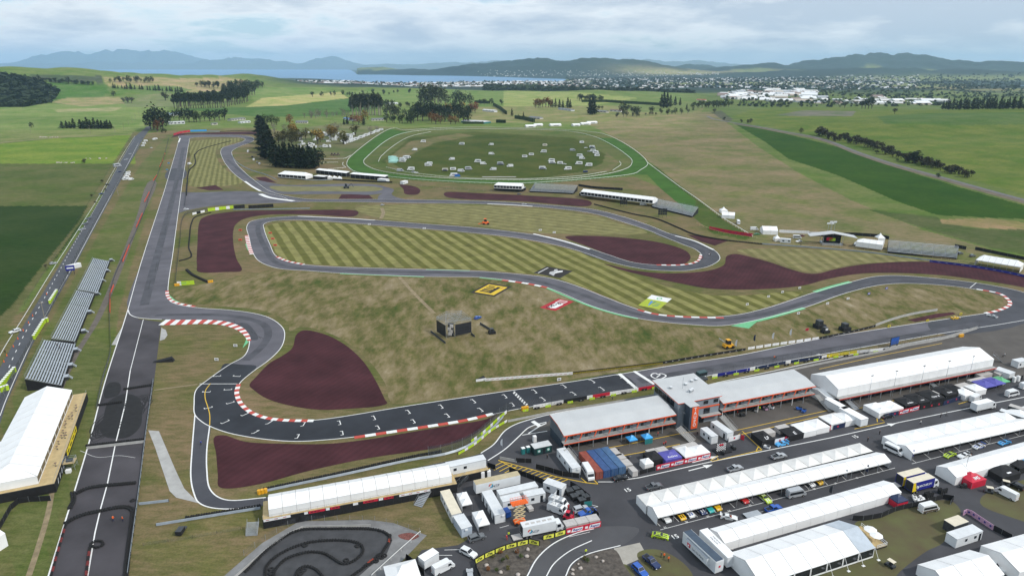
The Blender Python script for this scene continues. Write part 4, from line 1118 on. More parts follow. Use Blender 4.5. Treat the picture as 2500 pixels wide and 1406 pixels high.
def cabin(a,b,label,z=2.8,W=2.6,wall=WALLW,roof=ROOFW,wins=(),ends=(),z0=0.12,L=None,group=None,name='site_cabin',cat='cabin',door=None,side_wins=()):
 """a-b: front roof edge; wins: (x, w) along the front; side_wins: (y, w) along the near end"""
 loc,rz,LL=frame(a,b,z)
 L=L or LL
 t=thing(name,label,cat,loc,rz,group)
 body=MB().box(0,L,0,W,z0,z-.12,wall)
 for k in range(1,int(L/1.2)):
  body.box(k*1.2-.02,k*1.2+.02,-.012,0,z0+.05,z-.15,wall)
 body.build('wall',t)
 MB().box(-.06,L+.06,-.06,W+.06,z-.12,z,STEEL,roof).build('roof',t)
 MB().box(.1,L-.1,.1,W-.1,max(0,z0-.12),z0-.005,DARK).build('skid',t)
 for x,w in wins:
  f=MB().box(x-.06,x+w+.06,-.03,-.014,z-1.75,z-.75,WALLW).build('window',t)
  MB().box(x,x+w,-.045,-.031,z-1.68,z-.82,GLASS).build('pane',f)
 for y,w,tall in side_wins:
  f=MB().box(-.03,-.004,y-.05,y+w+.05,(z0+.1)if tall else z-1.75,z-.7,WALLW).build('door' if tall else 'window',t)
  MB().box(-.045,-.031,y,y+w,(z0+.12)if tall else z-1.68,z-.76,GLASS).build('pane',f)
 if door is not None:
  d=MB().box(door,door+.85,-.035,-.014,z0+.05,z-.55,GLASS).build('door',t)
  MB().box(door+.72,door+.78,-.07,-.036,z0+1.0,z0+1.12,STEEL).build('handle',d)
 for e in ends:
  MB().box(e,e+.8,-.35,-.02,z-.75,z-.35,WALLW).build('air_conditioner',t)
 return t
def container(a,b,label,m,L=12.2,z=2.6,group=None,W=None):
 """a-b: near short roof edge; runs back L metres"""
 loc,rz,w=frame(a,b,z)
 w=2.44
 t=thing('shipping_container',label,'container',loc,UA,group)
 mb=MB()
 n=int(L/.28)
 for s in(0,1):
  pts=[]
  for k in range(n+1):
   y=.1+(L-.2)*k/n
   x=(.0 if k%2 else .05)if s==0 else(w-(.0 if k%2 else .05))
   pts.append((x,y))
  for(x0,y0),(x1,y1)in zip(pts,pts[1:]):
   f=[(x0,y0,.15),(x1,y1,.15),(x1,y1,z-.1),(x0,y0,z-.1)]
   mb.face(f[::-1]if s==0 else f,m)
 mb.face([(.05,L-.02,.15),(.05,L-.02,z-.1),(w-.05,L-.02,z-.1),(w-.05,L-.02,.15)],m)
 mb.build('side_wall',t)
 MB().box(.01,w-.01,0,L,z-.1,z-.01,m).build('roof',t)
 fr=MB()
 for x in(0,w-.12):
  for y in(-.01,L-.11):
   fr.box(x,x+.12,y,y+.12,0,z,m)
 fr.box(.12,w-.12,.0,.1,.02,.16,m)
 fr.box(0,.1,.12,L-.12,.02,.15,m);fr.box(w-.1,w,.12,L-.12,.02,.15,m)
 fr.build('frame',t)
 for x in(.13,w/2+.01):
  d=MB().box(x,x+w/2-.14,.01,.06,.17,z-.12,m).build('door',t)
  for k in(.3,.75):
   MB().tube((x+k,-.02,.2),(x+k,-.02,z-.15),.022,STEEL,5).build('lock_rod',d)
 return t
def popup(c,label,w=3.0,d=3.0,roof=PVC,eave=2.2,peak=3.4,walls=(),wallm=None,group=None,rz=UA,name='popup_tent',cat='tent',peaks=1):
 """c: pixel of the centre on the ground; walls: which sides are closed, out of 'f','b','l','r'"""
 p=P(*c)
 t=thing(name,label,cat,(p.x,p.y,0),rz,group)
 n=peaks
 for k in range(n):
  y0,y1=-d/2+d*k/n,-d/2+d*(k+1)/n
  r=MB()
  a=[(-w/2,y0),(w/2,y0),(w/2,y1),(-w/2,y1)]
  cx_,cy_=0,(y0+y1)/2
  mid=[(cx_+(x-cx_)*.32,cy_+(y-cy_)*.32,eave+(peak-eave)*.52)for x,y in a]
  for i in range(4):
   A_,B_=a[i],a[(i+1)%4]
   r.face([(*A_,eave),(*B_,eave),mid[(i+1)%4],mid[i]],roof)
   r.face([mid[i],mid[(i+1)%4],(cx_,cy_,peak)],roof)
   r.face([(*A_,eave-.3),(*B_,eave-.3),(*B_,eave),(*A_,eave)],roof)
  r.build('canopy',t)
 wm=wallm or roof
 sides=dict(f=[(-w/2,-d/2),(w/2,-d/2)],b=[(w/2,d/2),(-w/2,d/2)],l=[(-w/2,d/2),(-w/2,-d/2)],r=[(w/2,-d/2),(w/2,d/2)])
 for s in walls:
  (x0,y0),(x1,y1)=sides[s]
  x0,y0,x1,y1=x0*.985,y0*.985,x1*.985,y1*.985
  q=MB()
  q.face([(x0,y0,.05),(x1,y1,.05),(x1,y1,eave-.01),(x0,y0,eave-.01)],wm)
  q.build('wall',t)
 for x in(-w/2+.05,w/2-.05):
  for k in range(n+1):
   y=-d/2+.05+(d-.1)*k/n
   MB().tube((x,y,0),(x,y,eave-.02),.035,STEEL,5).build('leg',t)
 return t
def marquee(a,b,label,W,eave,ridge,bays,base=0.0,style='gable',front='wall',back='wall',lend='wall',rend='wall',wallm=PVC,roofm=PVC,group=None,name='marquee',cat='marquee',clear_last=0,L=None,pane_rows=None,name_panel='roof_panel'):
 """a-b: near eave from its left end; runs back W metres; bays roof panels each"""
 loc,rz,LL=frame(a,b,eave)
 L=L or LL
 t=thing(name,label,cat,loc,rz,group)
 bl=L/bays
 CLR=mat('clear_pvc',(0.45,0.50,0.55),0.2,var=0.1,scale=0.4,spec=0.6)
 for k in range(bays):
  x0,x1=k*bl+.045,(k+1)*bl-.045
  rm=CLR if k>=bays-clear_last else roofm
  for sgn in(0,1):
   q=MB()
   ye,ym=(0-.15,W/2)if sgn==0 else(W+.15,W/2)
   if style=='gable':
    h0=h1=ridge
    xa,xb=x0,x1
    if 'hipl' in(lend,)and k==0:
     xa=x0+bl*.9
    if 'hipr' in(rend,)and k==bays-1:
     xb=x1-bl*.9
    p=[(x0,ye,eave),(x1,ye,eave),(xb,ym,ridge),(xa,ym,ridge)]
    mx=(x0+x1)/2
    if xa==x0 and xb==x1:
     sag=.10
     pts=[(x0,ye,eave),(mx,ye,eave-sag*.4),(x1,ye,eave),(x0,ym,ridge),(mx,ym,ridge-sag),(x1,ym,ridge)]
     fs=[(0,1,4,3),(1,2,5,4)]if sgn==0 else[(3,4,1,0),(4,5,2,1)]
     q.mesh_faces(pts,fs,rm)
    else:
     q.face(p if sgn==0 else p[::-1],rm)
   else:
    pk=((x0+x1)/2,W/2,ridge)
    if sgn==1:
     continue
    cs=[(x0,0,eave),(x1,0,eave),(x1,W,eave),(x0,W,eave)]
    md=[(pk[0]+(x-pk[0])*.35,pk[1]+(y-pk[1])*.35,eave+(ridge-eave)*.6)for x,y,_ in cs]
    for i in range(4):
     q.face([cs[i],cs[(i+1)%4],md[(i+1)%4],md[i]],rm)
     q.face([md[i],md[(i+1)%4],pk],rm)
   q.build(name_panel,t)
   if lend=='hipl' and k==0 and sgn==0:
    h=MB();h.face([(x0,W,eave),(x0,0,eave),(x0+bl*.9,W/2,ridge)],rm);h.build(name_panel,t)
   if rend=='hipr' and k==bays-1 and sgn==0:
    h=MB();h.face([(x1,0,eave),(x1,W,eave),(x1-bl*.9,W/2,ridge)],rm);h.build(name_panel,t)
 def panel_row(kind,y,out):
  for k in range(bays):
   x0,x1=k*bl+.03,(k+1)*bl-.03
   if kind=='wall':
    MB().box(x0,x1,min(y,y+out*.04),max(y,y+out*.04),base+.02,eave-.02,wallm).build('wall_panel',t)
   elif kind=='glass':
    w=MB().box(x0,x1,min(y,y+out*.04),max(y,y+out*.04),base+.02,base+.5,wallm)
    w.box(x0,x1,min(y,y+out*.04),max(y,y+out*.04),eave-.3,eave-.02,wallm)
    for xx in(x0,x1-.18):
     w.box(xx,xx+.18,min(y,y+out*.04),max(y,y+out*.04),base+.5,eave-.3,wallm)
    wo_=w.build('wall_panel',t)
    yy=y+out*.01
    MB().box(x0+.18,x1-.18,min(yy,yy+out*.02),max(yy,yy+out*.02),base+.5,eave-.3,GLASS).build('window',wo_)
   elif kind=='open' or kind=='posts':
    pass
  for k in range(bays+1):
   if kind in('open','posts'):
    x=min(max(k*bl,.06),L-.06)
    MB().box(x-.05,x+.05,min(y,y+out*.1),max(y,y+out*.1),base,eave-.05,STEEL).build('post',t)
  if kind=='open':
   MB().box(.02,L-.02,min(y,y+out*.03),max(y,y+out*.03),eave-.42,eave-.03,wallm).build('valance',t)
 panel_row(front,0,-1)
 panel_row(back,W,1)
 for nm,x,kind in(('l',0,lend),('r',L,rend)):
  if kind in('none','open'):
   continue
  q=MB()
  o=-.02 if nm=='l' else .02
  if style=='gable' and not kind.startswith('hip'):
   pts=[(x+o,0,base+.02),(x+o,W,base+.02),(x+o,W,eave-.02),(x+o,W/2,ridge-.06),(x+o,0,eave-.02)]
  else:
   pts=[(x+o,0,base+.02),(x+o,W,base+.02),(x+o,W,eave-.02),(x+o,0,eave-.02)]
  q.face(pts[::-1]if nm=='l' else pts,wallm)
  q.build('end_wall',t)
 return t,L
def stairs(a,b,label,top,w=1.6,rise=.19,group=None,name='access_stairs',m=None,rail=True):
 """flight from its head at pixel a (height top) to its foot at pixel b (ground)"""
 p,q=P(*a,top),P(*b,0)
 d=Vector((q.x-p.x,q.y-p.y,0))
 L=d.length
 t=thing(name,label,'stairs',(p.x,p.y,0),math.atan2(d.y,d.x),group)
 n=max(5,int(top/rise))
 for i in range(n):
  x=L*(i+.5)/n
  z=top*(1-(i+1)/(n+1))
  MB().box(x-L/n*.46,x+L/n*.46,-w/2+.06,w/2-.06,z-.05,z,m or ALU).build('step',t)
 for s in(-1,1):
  f=MB()
  y=s*w/2
  f.hexa([(0,y-.04,top-.35),(L,y-.04,0),(L,y+.04,0),(0,y+.04,top-.35)],[(0,y-.04,top-.02),(L,y-.04,.2),(L,y+.04,.2),(0,y+.04,top-.02)],m or STEEL)
  f.build('stringer',t)
  if rail:
   r=MB()
   r.tube((0,y,top+1),(L,y,1.0),.03,STEEL,4)
   for k in range(4):
    xx=L*k/3
    z=top*(1-k/3)
    r.tube((xx,y,z),(xx,y,z+1),.025,STEEL,4)
   r.build('handrail',t)
 return t
def path_len(p):
 return sum((b-a).length for a,b in zip(p,p[1:]))
def boards(px,n,label,cols,h=1.0,z0=0.0,thick=.12,gap=.03,name='advertising_board_wall',cat='barrier',group=None,words=None,wordm=None,wsize=.5,backing=None,sm=True,part_name='board',wsx=1.0,every=1):
 """a run of n upright boards along the ground path; cols cycles through (material) per board"""
 pth=world_path(px,sm,8)
 st=resample(pth,path_len(pth)/n)
 st=st[:n+1]if len(st)>n else st
 o=st[0]
 t=thing(name,label,cat,(o.x,o.y,0),0,group)
 for i in range(len(st)-1):
  a,b=st[i]-o,st[i+1]-o
  d=b-a
  L=d.length
  m=cols[i%len(cols)]
  if m is None:
   continue
  q=MB().box(gap,L-gap,-thick/2,thick/2,z0,z0+h,backing or m)
  f=[(gap,-thick/2-.006,z0+.02),(L-gap,-thick/2-.006,z0+.02),(L-gap,-thick/2-.006,z0+h-.02),(gap,-thick/2-.006,z0+h-.02)]
  q.face(f,m)
  bo=q.build(part_name,t,loc=(a.x,a.y,0),rz=math.atan2(d.y,d.x))
  if words and i%every==0:
   wd=words[i%len(words)]
   if wd:
    wm=wordm[i%len(wordm)]if isinstance(wordm,(list,tuple))else wordm
    lettering(bo,wd,wm,wsize,(L/2,-thick/2-.012,z0+h/2),UPR,wsx)
 return t
def mesh_fence(px,label,h=2.4,step=4.0,m=None,posts=None,group=None,cat='fence',name='mesh_fence',sm=True,z0=0.0,alpha=.28,panel=True,cap=False):
 pth=resample(world_path(px,sm,8),step)
 o=pth[0]
 t=thing(name,label,cat,(o.x,o.y,0),0,group)
 fm=m or mat('fence_mesh',(0.16,0.17,0.18),0.7,alpha=.30)
 for i in range(len(pth)-1):
  a,b=pth[i]-o,pth[i+1]-o
  if panel:
   q=MB()
   q.face([(a.x,a.y,z0+.05),(b.x,b.y,z0+.05),(b.x,b.y,z0+h),(a.x,a.y,z0+h)],fm)
   q.build('mesh_panel',t)
 for p in pth:
  p=p-o
  MB().tube((p.x,p.y,z0),(p.x,p.y,z0+h+.1),.04,posts or STEEL,4).build('post',t)
 return t
def solid_fence(px,label,h=1.8,step=3.0,m=None,group=None,cat='fence',name='screened_fence',sm=False):
 pth=resample(world_path(px,sm,8),step)
 o=pth[0]
 t=thing(name,label,cat,(o.x,o.y,0),0,group)
 for i in range(len(pth)-1):
  a,b=pth[i]-o,pth[i+1]-o
  d=b-a
  q=MB().box(.02,d.length-.02,-.03,.03,.06,h,m or BLACKC)
  q.build('cloth_panel',t,loc=(a.x,a.y,0),rz=math.atan2(d.y,d.x))
 for p in pth:
  p=p-o
  MB().tube((p.x,p.y,0),(p.x,p.y,h+.06),.04,STEEL,5).build('post',t)
 return t
def rail_fence(px,label,h=1.1,step=6.0,m=None,group=None,name='rail_fence',r=.10,closed=False,sm=True):
 pth=resample(world_path(px,sm,8,closed),step)
 if closed:
  pth.append(pth[0].copy())
 o=pth[0]
 t=thing(name,label,'fence',(o.x,o.y,0),0,group)
 q,ps=MB(),MB()
 m=m or mat('white_rail',(0.80,0.80,0.76),0.5)
 for a,b in zip(pth,pth[1:]):
  a,b=a-o,b-o
  q.tube((a.x,a.y,h),(b.x,b.y,h),r,m,4)
 for p in pth[:-1 if closed else None]:
  p=p-o
  ps.tube((p.x,p.y,0),(p.x,p.y,h),r*.6,m,4)
 q.build('rail',t)
 tag(ps.build('post',t),kind='stuff')
 return t
def armco(px,label,m=None,h=.95,step=4.0,group=None,name='crash_barrier',cat='barrier',sm=True):
 pth=resample(world_path(px,sm,8),step)
 o=pth[0]
 t=thing(name,label,cat,(o.x,o.y,0),0,group)
 m=m or mat('barrier_steel',(0.30,0.34,0.38),0.45,metal=0.3,var=0.12,scale=0.6)
 for i in range(len(pth)-1):
  a,b=pth[i]-o,pth[i+1]-o
  d=b-a
  L=d.length
  q=MB()
  for k in range(3):
   z=.12+k*.29
   q.loft([[(x,-.04,z),(x,-.11,z+.07),(x,-.04,z+.14),(x,-.11,z+.2),(x,-.04,z+.27),(x,.0,z+.27),(x,0,z)]for x in(0.0,L)],m)
  q.build('rail',t,loc=(a.x,a.y,0),rz=math.atan2(d.y,d.x))
 for p in pth:
  p=p-o
  MB().box(p.x-.07,p.x+.07,p.y+.0,p.y+.16,0,h,DARKSTEEL).build('post',t)
 return t
def tyre_wall(px,label,rows=1,layers=3,r=.33,group=None,sm=True,m=None,closed=False,jitter=.06,name='tyre_wall',alt=None):
 pth=resample(world_path(px,sm,8,closed),r*2.02)
 o=pth[0]
 t=thing(name,label,'tyre wall',(o.x,o.y,0),0,group)
 q=MB()
 rnd=random.Random(len(px)*7+int(px[0][0]))
 n=len(pth)
 for i,p in enumerate(pth):
  d=pth[min(i+1,n-1)]-pth[max(i-1,0)]
  d.z=0
  d.normalize()
  nr=Vector((-d.y,d.x,0))
  for k in range(rows):
   c=p-o+nr*(k-(rows-1)/2)*r*2
   for l in range(layers):
    mm=(alt if alt and(i//3)%2 else(m or RUBBER))
    jx,jy=rnd.uniform(-jitter,jitter),rnd.uniform(-jitter,jitter)
    z=.11+l*.22
    q.torus((c.x+jx,c.y+jy,z),r*.68,r*.34,mm,8,4)
 tag(q.build('tyre',t),kind='stuff')
 return t
def concrete_wall(px,label,h=1.0,w=.35,step=4.0,group=None,m=None,name='concrete_barrier',cat='barrier',sm=True):
 pth=resample(world_path(px,sm,8),step)
 o=pth[0]
 t=thing(name,label,cat,(o.x,o.y,0),0,group)
 for i in range(len(pth)-1):
  a,b=pth[i]-o,pth[i+1]-o
  d=b-a
  L=d.length
  q=MB()
  q.loft([[(x,-w/2,0),(x,-w/2,.15),(x,-w*.3,h*.4),(x,-w*.22,h),(x,w*.22,h),(x,w*.3,h*.4),(x,w/2,.15),(x,w/2,0)]for x in(.02,L-.02)],m or CONC)
  q.build('block',t,loc=(a.x,a.y,0),rz=math.atan2(d.y,d.x))
 return t
def grandstand(nl,nr,fr,fl,label,rows,bays,zlo,zhi,group=None,roof=False):
 """seating deck by its corners: nl/fl the high back edge, nr/fr the low front edge (pixels at their heights)"""
 A_,B_,D_,E_=P(*nl,zhi),P(*nr,zlo),P(*fr,zlo),P(*fl,zhi)
 o=Vector((B_.x,B_.y,0))
 t=thing('grandstand',label,'grandstand',o,0,group)
 def at(u,v):
  f=B_.lerp(D_,v);b=A_.lerp(E_,v)
  p=f.lerp(b,u)-o
  return p
 for j in range(bays):
  v0,v1=(j+.03)/bays,(j+.97)/bays
  for i in range(rows):
   u0,u1=i/rows,(i+.62)/rows
   z=zlo+(zhi-zlo)*i/(rows-1)
   c=[at(u0,v0),at(u0,v1),at(u1,v1),at(u1,v0)]
   q=MB()
   b=[(p.x,p.y,z-.12)for p in c];tp=[(p.x,p.y,z)for p in c]
   q.hexa(b[::-1],tp[::-1],ALU)
   q.build('bench_row',t)
  sp=MB()
  for i in range(rows):
   u0,u1=(i+.62)/rows,(i+1)/rows
   z=zlo+(zhi-zlo)*i/(rows-1)-.32
   c=[at(u0,v0),at(u0,v1),at(u1,v1),at(u1,v0)]
   sp.hexa([(p.x,p.y,z-.05)for p in c][::-1],[(p.x,p.y,z)for p in c][::-1],DARKSTEEL)
  sp.build('foot_plank',t)
 f=MB()
 nb=bays*2
 for j in range(nb+1):
  v=j/nb
  for i in range(5):
   u=i/4
   p=at(u,v);z=zlo+(zhi-zlo)*u-.35
   f.tube((p.x,p.y,0),(p.x,p.y,max(.2,z)),.05,STEEL,4)
  p,q_=at(0,v),at(1,v)
  f.tube((p.x,p.y,zlo-.3),(q_.x,q_.y,zhi-.3),.06,STEEL,4)
  f.tube((p.x,p.y,.2),(q_.x,q_.y,zhi*.6),.04,STEEL,4)
 for u,z in((0,zlo),(1,zhi)):
  p,q_=at(u,0),at(u,1)
  for dz in(.5,1.0):
   f.tube((p.x,p.y,z+dz),(q_.x,q_.y,z+dz),.03,STEEL,4)
 f.build('scaffold_frame',t)
 sk=MB()  # black sheets standing in for the shade under the seating
 p,q_=at(-.02,.01),at(-.02,.99)
 sk.face([(p.x,p.y,.1),(q_.x,q_.y,.1),(q_.x,q_.y,max(.3,zlo-.2)),(p.x,p.y,max(.3,zlo-.2))],BLACKC)
 p,q_=at(0,-.005),at(1,-.005)
 sk.face([(p.x,p.y,.1),(p.x,p.y,zlo-.3),(q_.x,q_.y,zhi-.4),(q_.x,q_.y,.1)],BLACKC)
 p,q_=at(0,1.005),at(1,1.005)
 sk.face([(p.x,p.y,.1),(p.x,p.y,zlo-.3),(q_.x,q_.y,zhi-.4),(q_.x,q_.y,.1)],BLACKC)
 sk.build('skirt',t)
 for j in range(bays+1):
  v=min(max(j/bays,.01),.99)
  st=MB()
  w=.6/max(1,(B_-D_).length)
  for i in range(rows):
   u0,u1=i/rows,(i+.9)/rows
   z=zlo+(zhi-zlo)*i/(rows-1)-.1
   c=[at(u0,v-w),at(u0,v+w),at(u1,v+w),at(u1,v-w)]
   st.hexa([(p.x,p.y,z-.06)for p in c][::-1],[(p.x,p.y,z)for p in c][::-1],STEEL)
  st.build('aisle_steps',t)
 return t
def feather_flag(c,label,m,h=3.6,group=None,rz=0.0):
 p=P(*c)
 t=thing('feather_flag',label,'flag',(p.x,p.y,0),rz,group)
 MB().tube((0,0,0),(0,0,h),.03,STEEL,5).build('pole',t)
 q=MB()
 pr=[(.04,h*.25),(.75,h*.32),(.85,h*.62),(.62,h*.88),(.25,h*.99),(.04,h)]
 q.mesh_faces([(x,.02,z)for x,z in pr]+[(x,-.01,z)for x,z in pr],[tuple(range(6)),tuple(reversed(range(6,12)))]+[(i,6+i,6+(i+1)%6,(i+1)%6)for i in range(6)],m)
 q.build('cloth',t)
 return t
def person_mesh(pose,shirt,legs,skin,hair):
 """one continuous skinned body, dressed by height"""
 me=bpy.data.meshes.new('person')
 st={'stand':(0.0,0.0),'walk':(.28,-.24),'lean':(.05,-.08)}[pose]
 fw=.22 if pose=='lean' else 0.0
 v=[(0,0,.95),(0,fw*.3,1.15),(0,fw*.8,1.42),(0,fw,1.52),(0,fw+.02,1.66),(0,fw+.03,1.76),(.10,0,.90),(.11,st[0]*.6+.04,.50),(.12,st[0],.08),(.12,st[0]+.14,.04),(-.10,0,.90),(-.11,st[1]*.6+.04,.50),(-.12,st[1],.08),(-.12,st[1]+.14,.04),(.19,fw*.8,1.40),(.26,fw*.8-st[0]*.4,1.14),(.27,fw+.10-st[0]*.8,.90),(-.19,fw*.8,1.40),(-.26,fw*.8-st[1]*.4,1.14),(-.27,fw+.10-st[1]*.8,.90)]
 e=[(0,1),(1,2),(2,3),(3,4),(4,5),(0,6),(6,7),(7,8),(8,9),(0,10),(10,11),(11,12),(12,13),(2,14),(14,15),(15,16),(2,17),(17,18),(18,19)]
 rad=[.15,.14,.16,.065,.105,.085,.10,.075,.05,.045,.10,.075,.05,.045,.07,.052,.04,.07,.052,.04]
 me.from_pydata(v,e,[])
 o=bpy.data.objects.new('person',me)
 C.objects.link(o)
 sk=o.modifiers.new('skin','SKIN')
 for i,r in enumerate(rad):
  me.skin_vertices[0].data[i].radius=(r,r*(.75 if i in(0,1,2)else 1))
 me.skin_vertices[0].data[0].use_root=True
 o.modifiers.new('sub','SUBSURF').levels=1
 res=bpy.data.meshes.new_from_object(o.evaluated_get(bpy.context.evaluated_depsgraph_get()))
 bpy.data.objects.remove(o)
 res.name='body'
 res.materials.clear()
 for m in(shirt,legs,skin,hair):
  res.materials.append(m)
 for p in res.polygons:
  z=p.center.z
  arm=abs(p.center.x)>.215
  p.material_index=3 if z>1.72 else 2 if z>1.50 or(arm and z<.98)else 0 if z>.93 or arm else 1
  p.use_smooth=True
 return res
SKIN=mat('skin',(0.45,0.26,0.18),0.6)
HAIR=mat('dark_hair',(0.02,0.015,0.012),0.7)
CLOTH={k:mat('cloth_'+k,c,0.8)for k,c in dict(black=(.012,.012,.014),white=(.65,.65,.65),orange=(.85,.13,.01),yellow=(.65,.80,.02),red=(.5,.02,.02),blue=(.03,.06,.30),grey=(.15,.15,.16),navy=(.015,.02,.06)).items()}
FOLK={}
def person(c,deg,label,shirt='black',legs='black',pose='stand',group=None,z=0.0,cat='person'):
 k=(pose,shirt,legs)
 if k not in FOLK:
  FOLK[k]=person_mesh(pose,CLOTH[shirt],CLOTH[legs],SKIN,HAIR)
 p=P(*c,z)
 o=put('person',FOLK[k],None,(p.x,p.y,z),math.radians(deg))
 return tag(o,label,cat,group)
# trees
def foliage(key,c1,c2):
 if key in MATS:
  return MATS[key]
 m=mat(key,c1,0.85,var=0.35,scale=0.55,rgb2=c2,spec=0.15)
 nt=m.node_tree
 b=nt.nodes['Principled BSDF']
 src=b.inputs['Base Color'].links[0].from_socket
 oi=nt.nodes.new('ShaderNodeObjectInfo')
 r=nt.nodes.new('ShaderNodeMapRange')
 r.inputs['To Min'].default_value,r.inputs['To Max'].default_value=0.75,1.3
 nt.links.new(oi.outputs['Random'],r.inputs[0])
 x=nt.nodes.new('ShaderNodeMixRGB');x.blend_type='MULTIPLY';x.inputs[0].default_value=1
 nt.links.new(src,x.inputs[1]);nt.links.new(r.outputs[0],x.inputs[2])
 nt.links.new(x.outputs[0],b.inputs['Base Color'])
 return m
LEAF=dict(pine=foliage('pine_needles',(0.020,0.034,0.016),(0.050,0.072,0.028)),dark=foliage('dark_needles',(0.012,0.022,0.013),(0.032,0.050,0.022)),green=foliage('green_leaves',(0.040,0.066,0.020),(0.085,0.115,0.035)),gum=foliage('grey_green_leaves',(0.050,0.064,0.034),(0.105,0.120,0.065)),rust=foliage('rust_leaves',(0.16,0.060,0.022),(0.26,0.11,0.035)),red=foliage('red_leaves',(0.20,0.045,0.030),(0.33,0.09,0.05)),gold=foliage('golden_leaves',(0.24,0.16,0.035),(0.36,0.25,0.06)),bare=foliage('bare_twigs',(0.13,0.105,0.085),(0.21,0.175,0.14)),olive=foliage('olive_leaves',(0.085,0.085,0.028),(0.17,0.15,0.045)),scrub=foliage('scrub_leaves',(0.030,0.034,0.024),(0.080,0.070,0.050)))
BARK=mat('bark',(0.085,0.065,0.05),0.9,var=0.3,scale=2)
PALEBARK=mat('pale_bark',(0.26,0.23,0.19),0.9,var=0.25,scale=2)
def clump(mb,c,s,m,rnd,n=2):
 for _ in range(n):
  a,b=rnd.uniform(0,math.pi),rnd.uniform(-.9,.9)
  u=Vector((math.cos(a),math.sin(a),rnd.uniform(-.35,.35))).normalized()
  w=u.cross(Vector((math.sin(b)*math.cos(a+1.3),math.sin(b)*math.sin(a+1.3),math.cos(b)))).normalized()
  k1,k2=s*rnd.uniform(.7,1.2),s*rnd.uniform(.5,.9)
  o=Vector(c)+Vector((rnd.uniform(-1,1),rnd.uniform(-1,1),rnd.uniform(-1,1)))*s*.3
  mb.face([o-u*k1-w*k2*.5,o+u*k1*.2-w*k2,o+u*k1+w*k2*.4,o-u*k1*.3+w*k2],m)
def tree_proto(kind,leaf,seed):
 """unit tree, 10 m tall; kinds: cone, column, round, tall (bare trunk below), shrub, spread"""
 rnd=random.Random(seed*31+len(kind))
 lm=LEAF[leaf]
 cr,tr=MB(),MB()
 bark=PALEBARK if leaf in('gum','bare')else BARK
 if kind in('cone','column'):
  R=2.6 if kind=='cone' else 1.5
  lean=rnd.uniform(-.3,.3)
  tr.tube((0,0,0),(lean*.6,0,8.6),.28,bark,6,.06)
  for i in range(210):
   t=rnd.random()**1.25
   z=.9+9.0*t
   prof=(1-t)**(.85 if kind=='cone' else .5)*(min(1,t*6+.45))
   ring=.72+.28*math.sin(z*3.2+seed)
   r=R*prof*ring*(rnd.uniform(.45,1.05))
   a=rnd.uniform(0,6.283)
   clump(cr,(lean*z/14+r*math.cos(a),r*math.sin(a),z-r*.18),.62-.28*t,lm,rnd)
  for i in range(6):
   z=1.6+i*1.1;a=rnd.uniform(0,6.28)
   tr.tube((0,0,z),(1.1*math.cos(a),1.1*math.sin(a),z-.1),.07,bark,4,.02)
 else:
  spec=dict(round=(1.8,10,3.6,7),tall=(3.6,10,2.1,6),shrub=(.2,10,5.2,6),spread=(2.0,10,4.8,8),bare=(1.5,10,3.4,8))[kind]
  z0,z1,R,nb=spec
  tr.tube((0,0,0),(0,0,z0+2),.36 if kind!='shrub' else .2,bark,6,.2)
  lobes=[]
  for i in range(nb):
   a=2*math.pi*i/nb+rnd.uniform(-.4,.4)
   zz=z0+(z1-z0)*rnd.uniform(.28,.8)
   rr=R*rnd.uniform(.40,.62)
   e=(R*.55*math.cos(a),R*.55*math.sin(a),zz)
   lobes.append((e,rr))
   tr.tube((0,0,z0*rnd.uniform(.6,1)),e,.14,bark,4,.04)
  lobes.append(((0,0,z1-R*.5),R*.55))
  cnt=200 if kind!='bare' else 120
  for i in range(cnt):
   (ex,ey,ez),rr=lobes[i%len(lobes)]
   d=Vector((rnd.gauss(0,1),rnd.gauss(0,1),rnd.gauss(0,1))).normalized()*rr*rnd.uniform(.55,1.08)
   s=.62 if kind in('round','spread','tall')else .75 if kind=='shrub' else .30
   clump(cr,(ex+d.x,ey+d.y,max(.3,ez+d.z*(1.25 if kind!='shrub' else .8))),s,lm,rnd)
   if kind=='bare' and i%2==0:
    tr.tube((ex*.5,ey*.5,ez*.8),(ex+d.x,ey+d.y,ez+d.z),.05,bark,3,.02)
 return[('trunk',tr.mesh('trunk'),[]),('crown',cr.mesh('crown'),[])]
TP={}
def protos(kind,leaf):
 k=(kind,leaf)
 if k not in TP:
  TP[k]=[tree_proto(kind,leaf,s)for s in range(3)]
 return TP[k]
trnd=random.Random(11)
def tree_here(kind,leaf,base,hpx=None,hm=None,terrain=True):
 p=T(*base,500.0)if terrain else P(*base)
 d=p.y*CP-(p.z-CAM_H)*SP
 hgt=hm if hm else hpx*d/F/math.cos(PITCH)*0.98
 return p,hgt
def grove(items,kind,leaf,name,label,group,order='counting away from the highway',wide=1.0,cat='tree',terrain=True):
 """items: (base x, base y, top y); each its own tree"""
 items=sorted(items)
 for i,(bx,by,ty)in enumerate(items):
  p,hgt=tree_here(kind,leaf,(bx,by),by-ty,None,terrain)
  lb=label if len(items)==1 else f'{label}, {nth(i)} {order}'
  pr=protos(kind,leaf)[(i*7+int(bx))%3]
  o=spawn(pr,name,lb,cat,p,trnd.uniform(0,6.28),group if len(items)>1 else None,1.0)
  s=hgt/10.0
  o.scale=(s*wide*trnd.uniform(.88,1.12),s*wide*trnd.uniform(.88,1.12),s)
def rowpts(a,b,n,h,jit=2.0,hj=.15,seed=1):
 r=random.Random(seed)
 out=[]
 for i in range(n):
  t=(i+.5)/n
  x,y=a[0]+(b[0]-a[0])*t+r.uniform(-jit,jit),a[1]+(b[1]-a[1])*t+r.uniform(-jit*.25,jit*.25)
  out.append((x,y,y-h*r.uniform(1-hj,1+hj)))
 return out
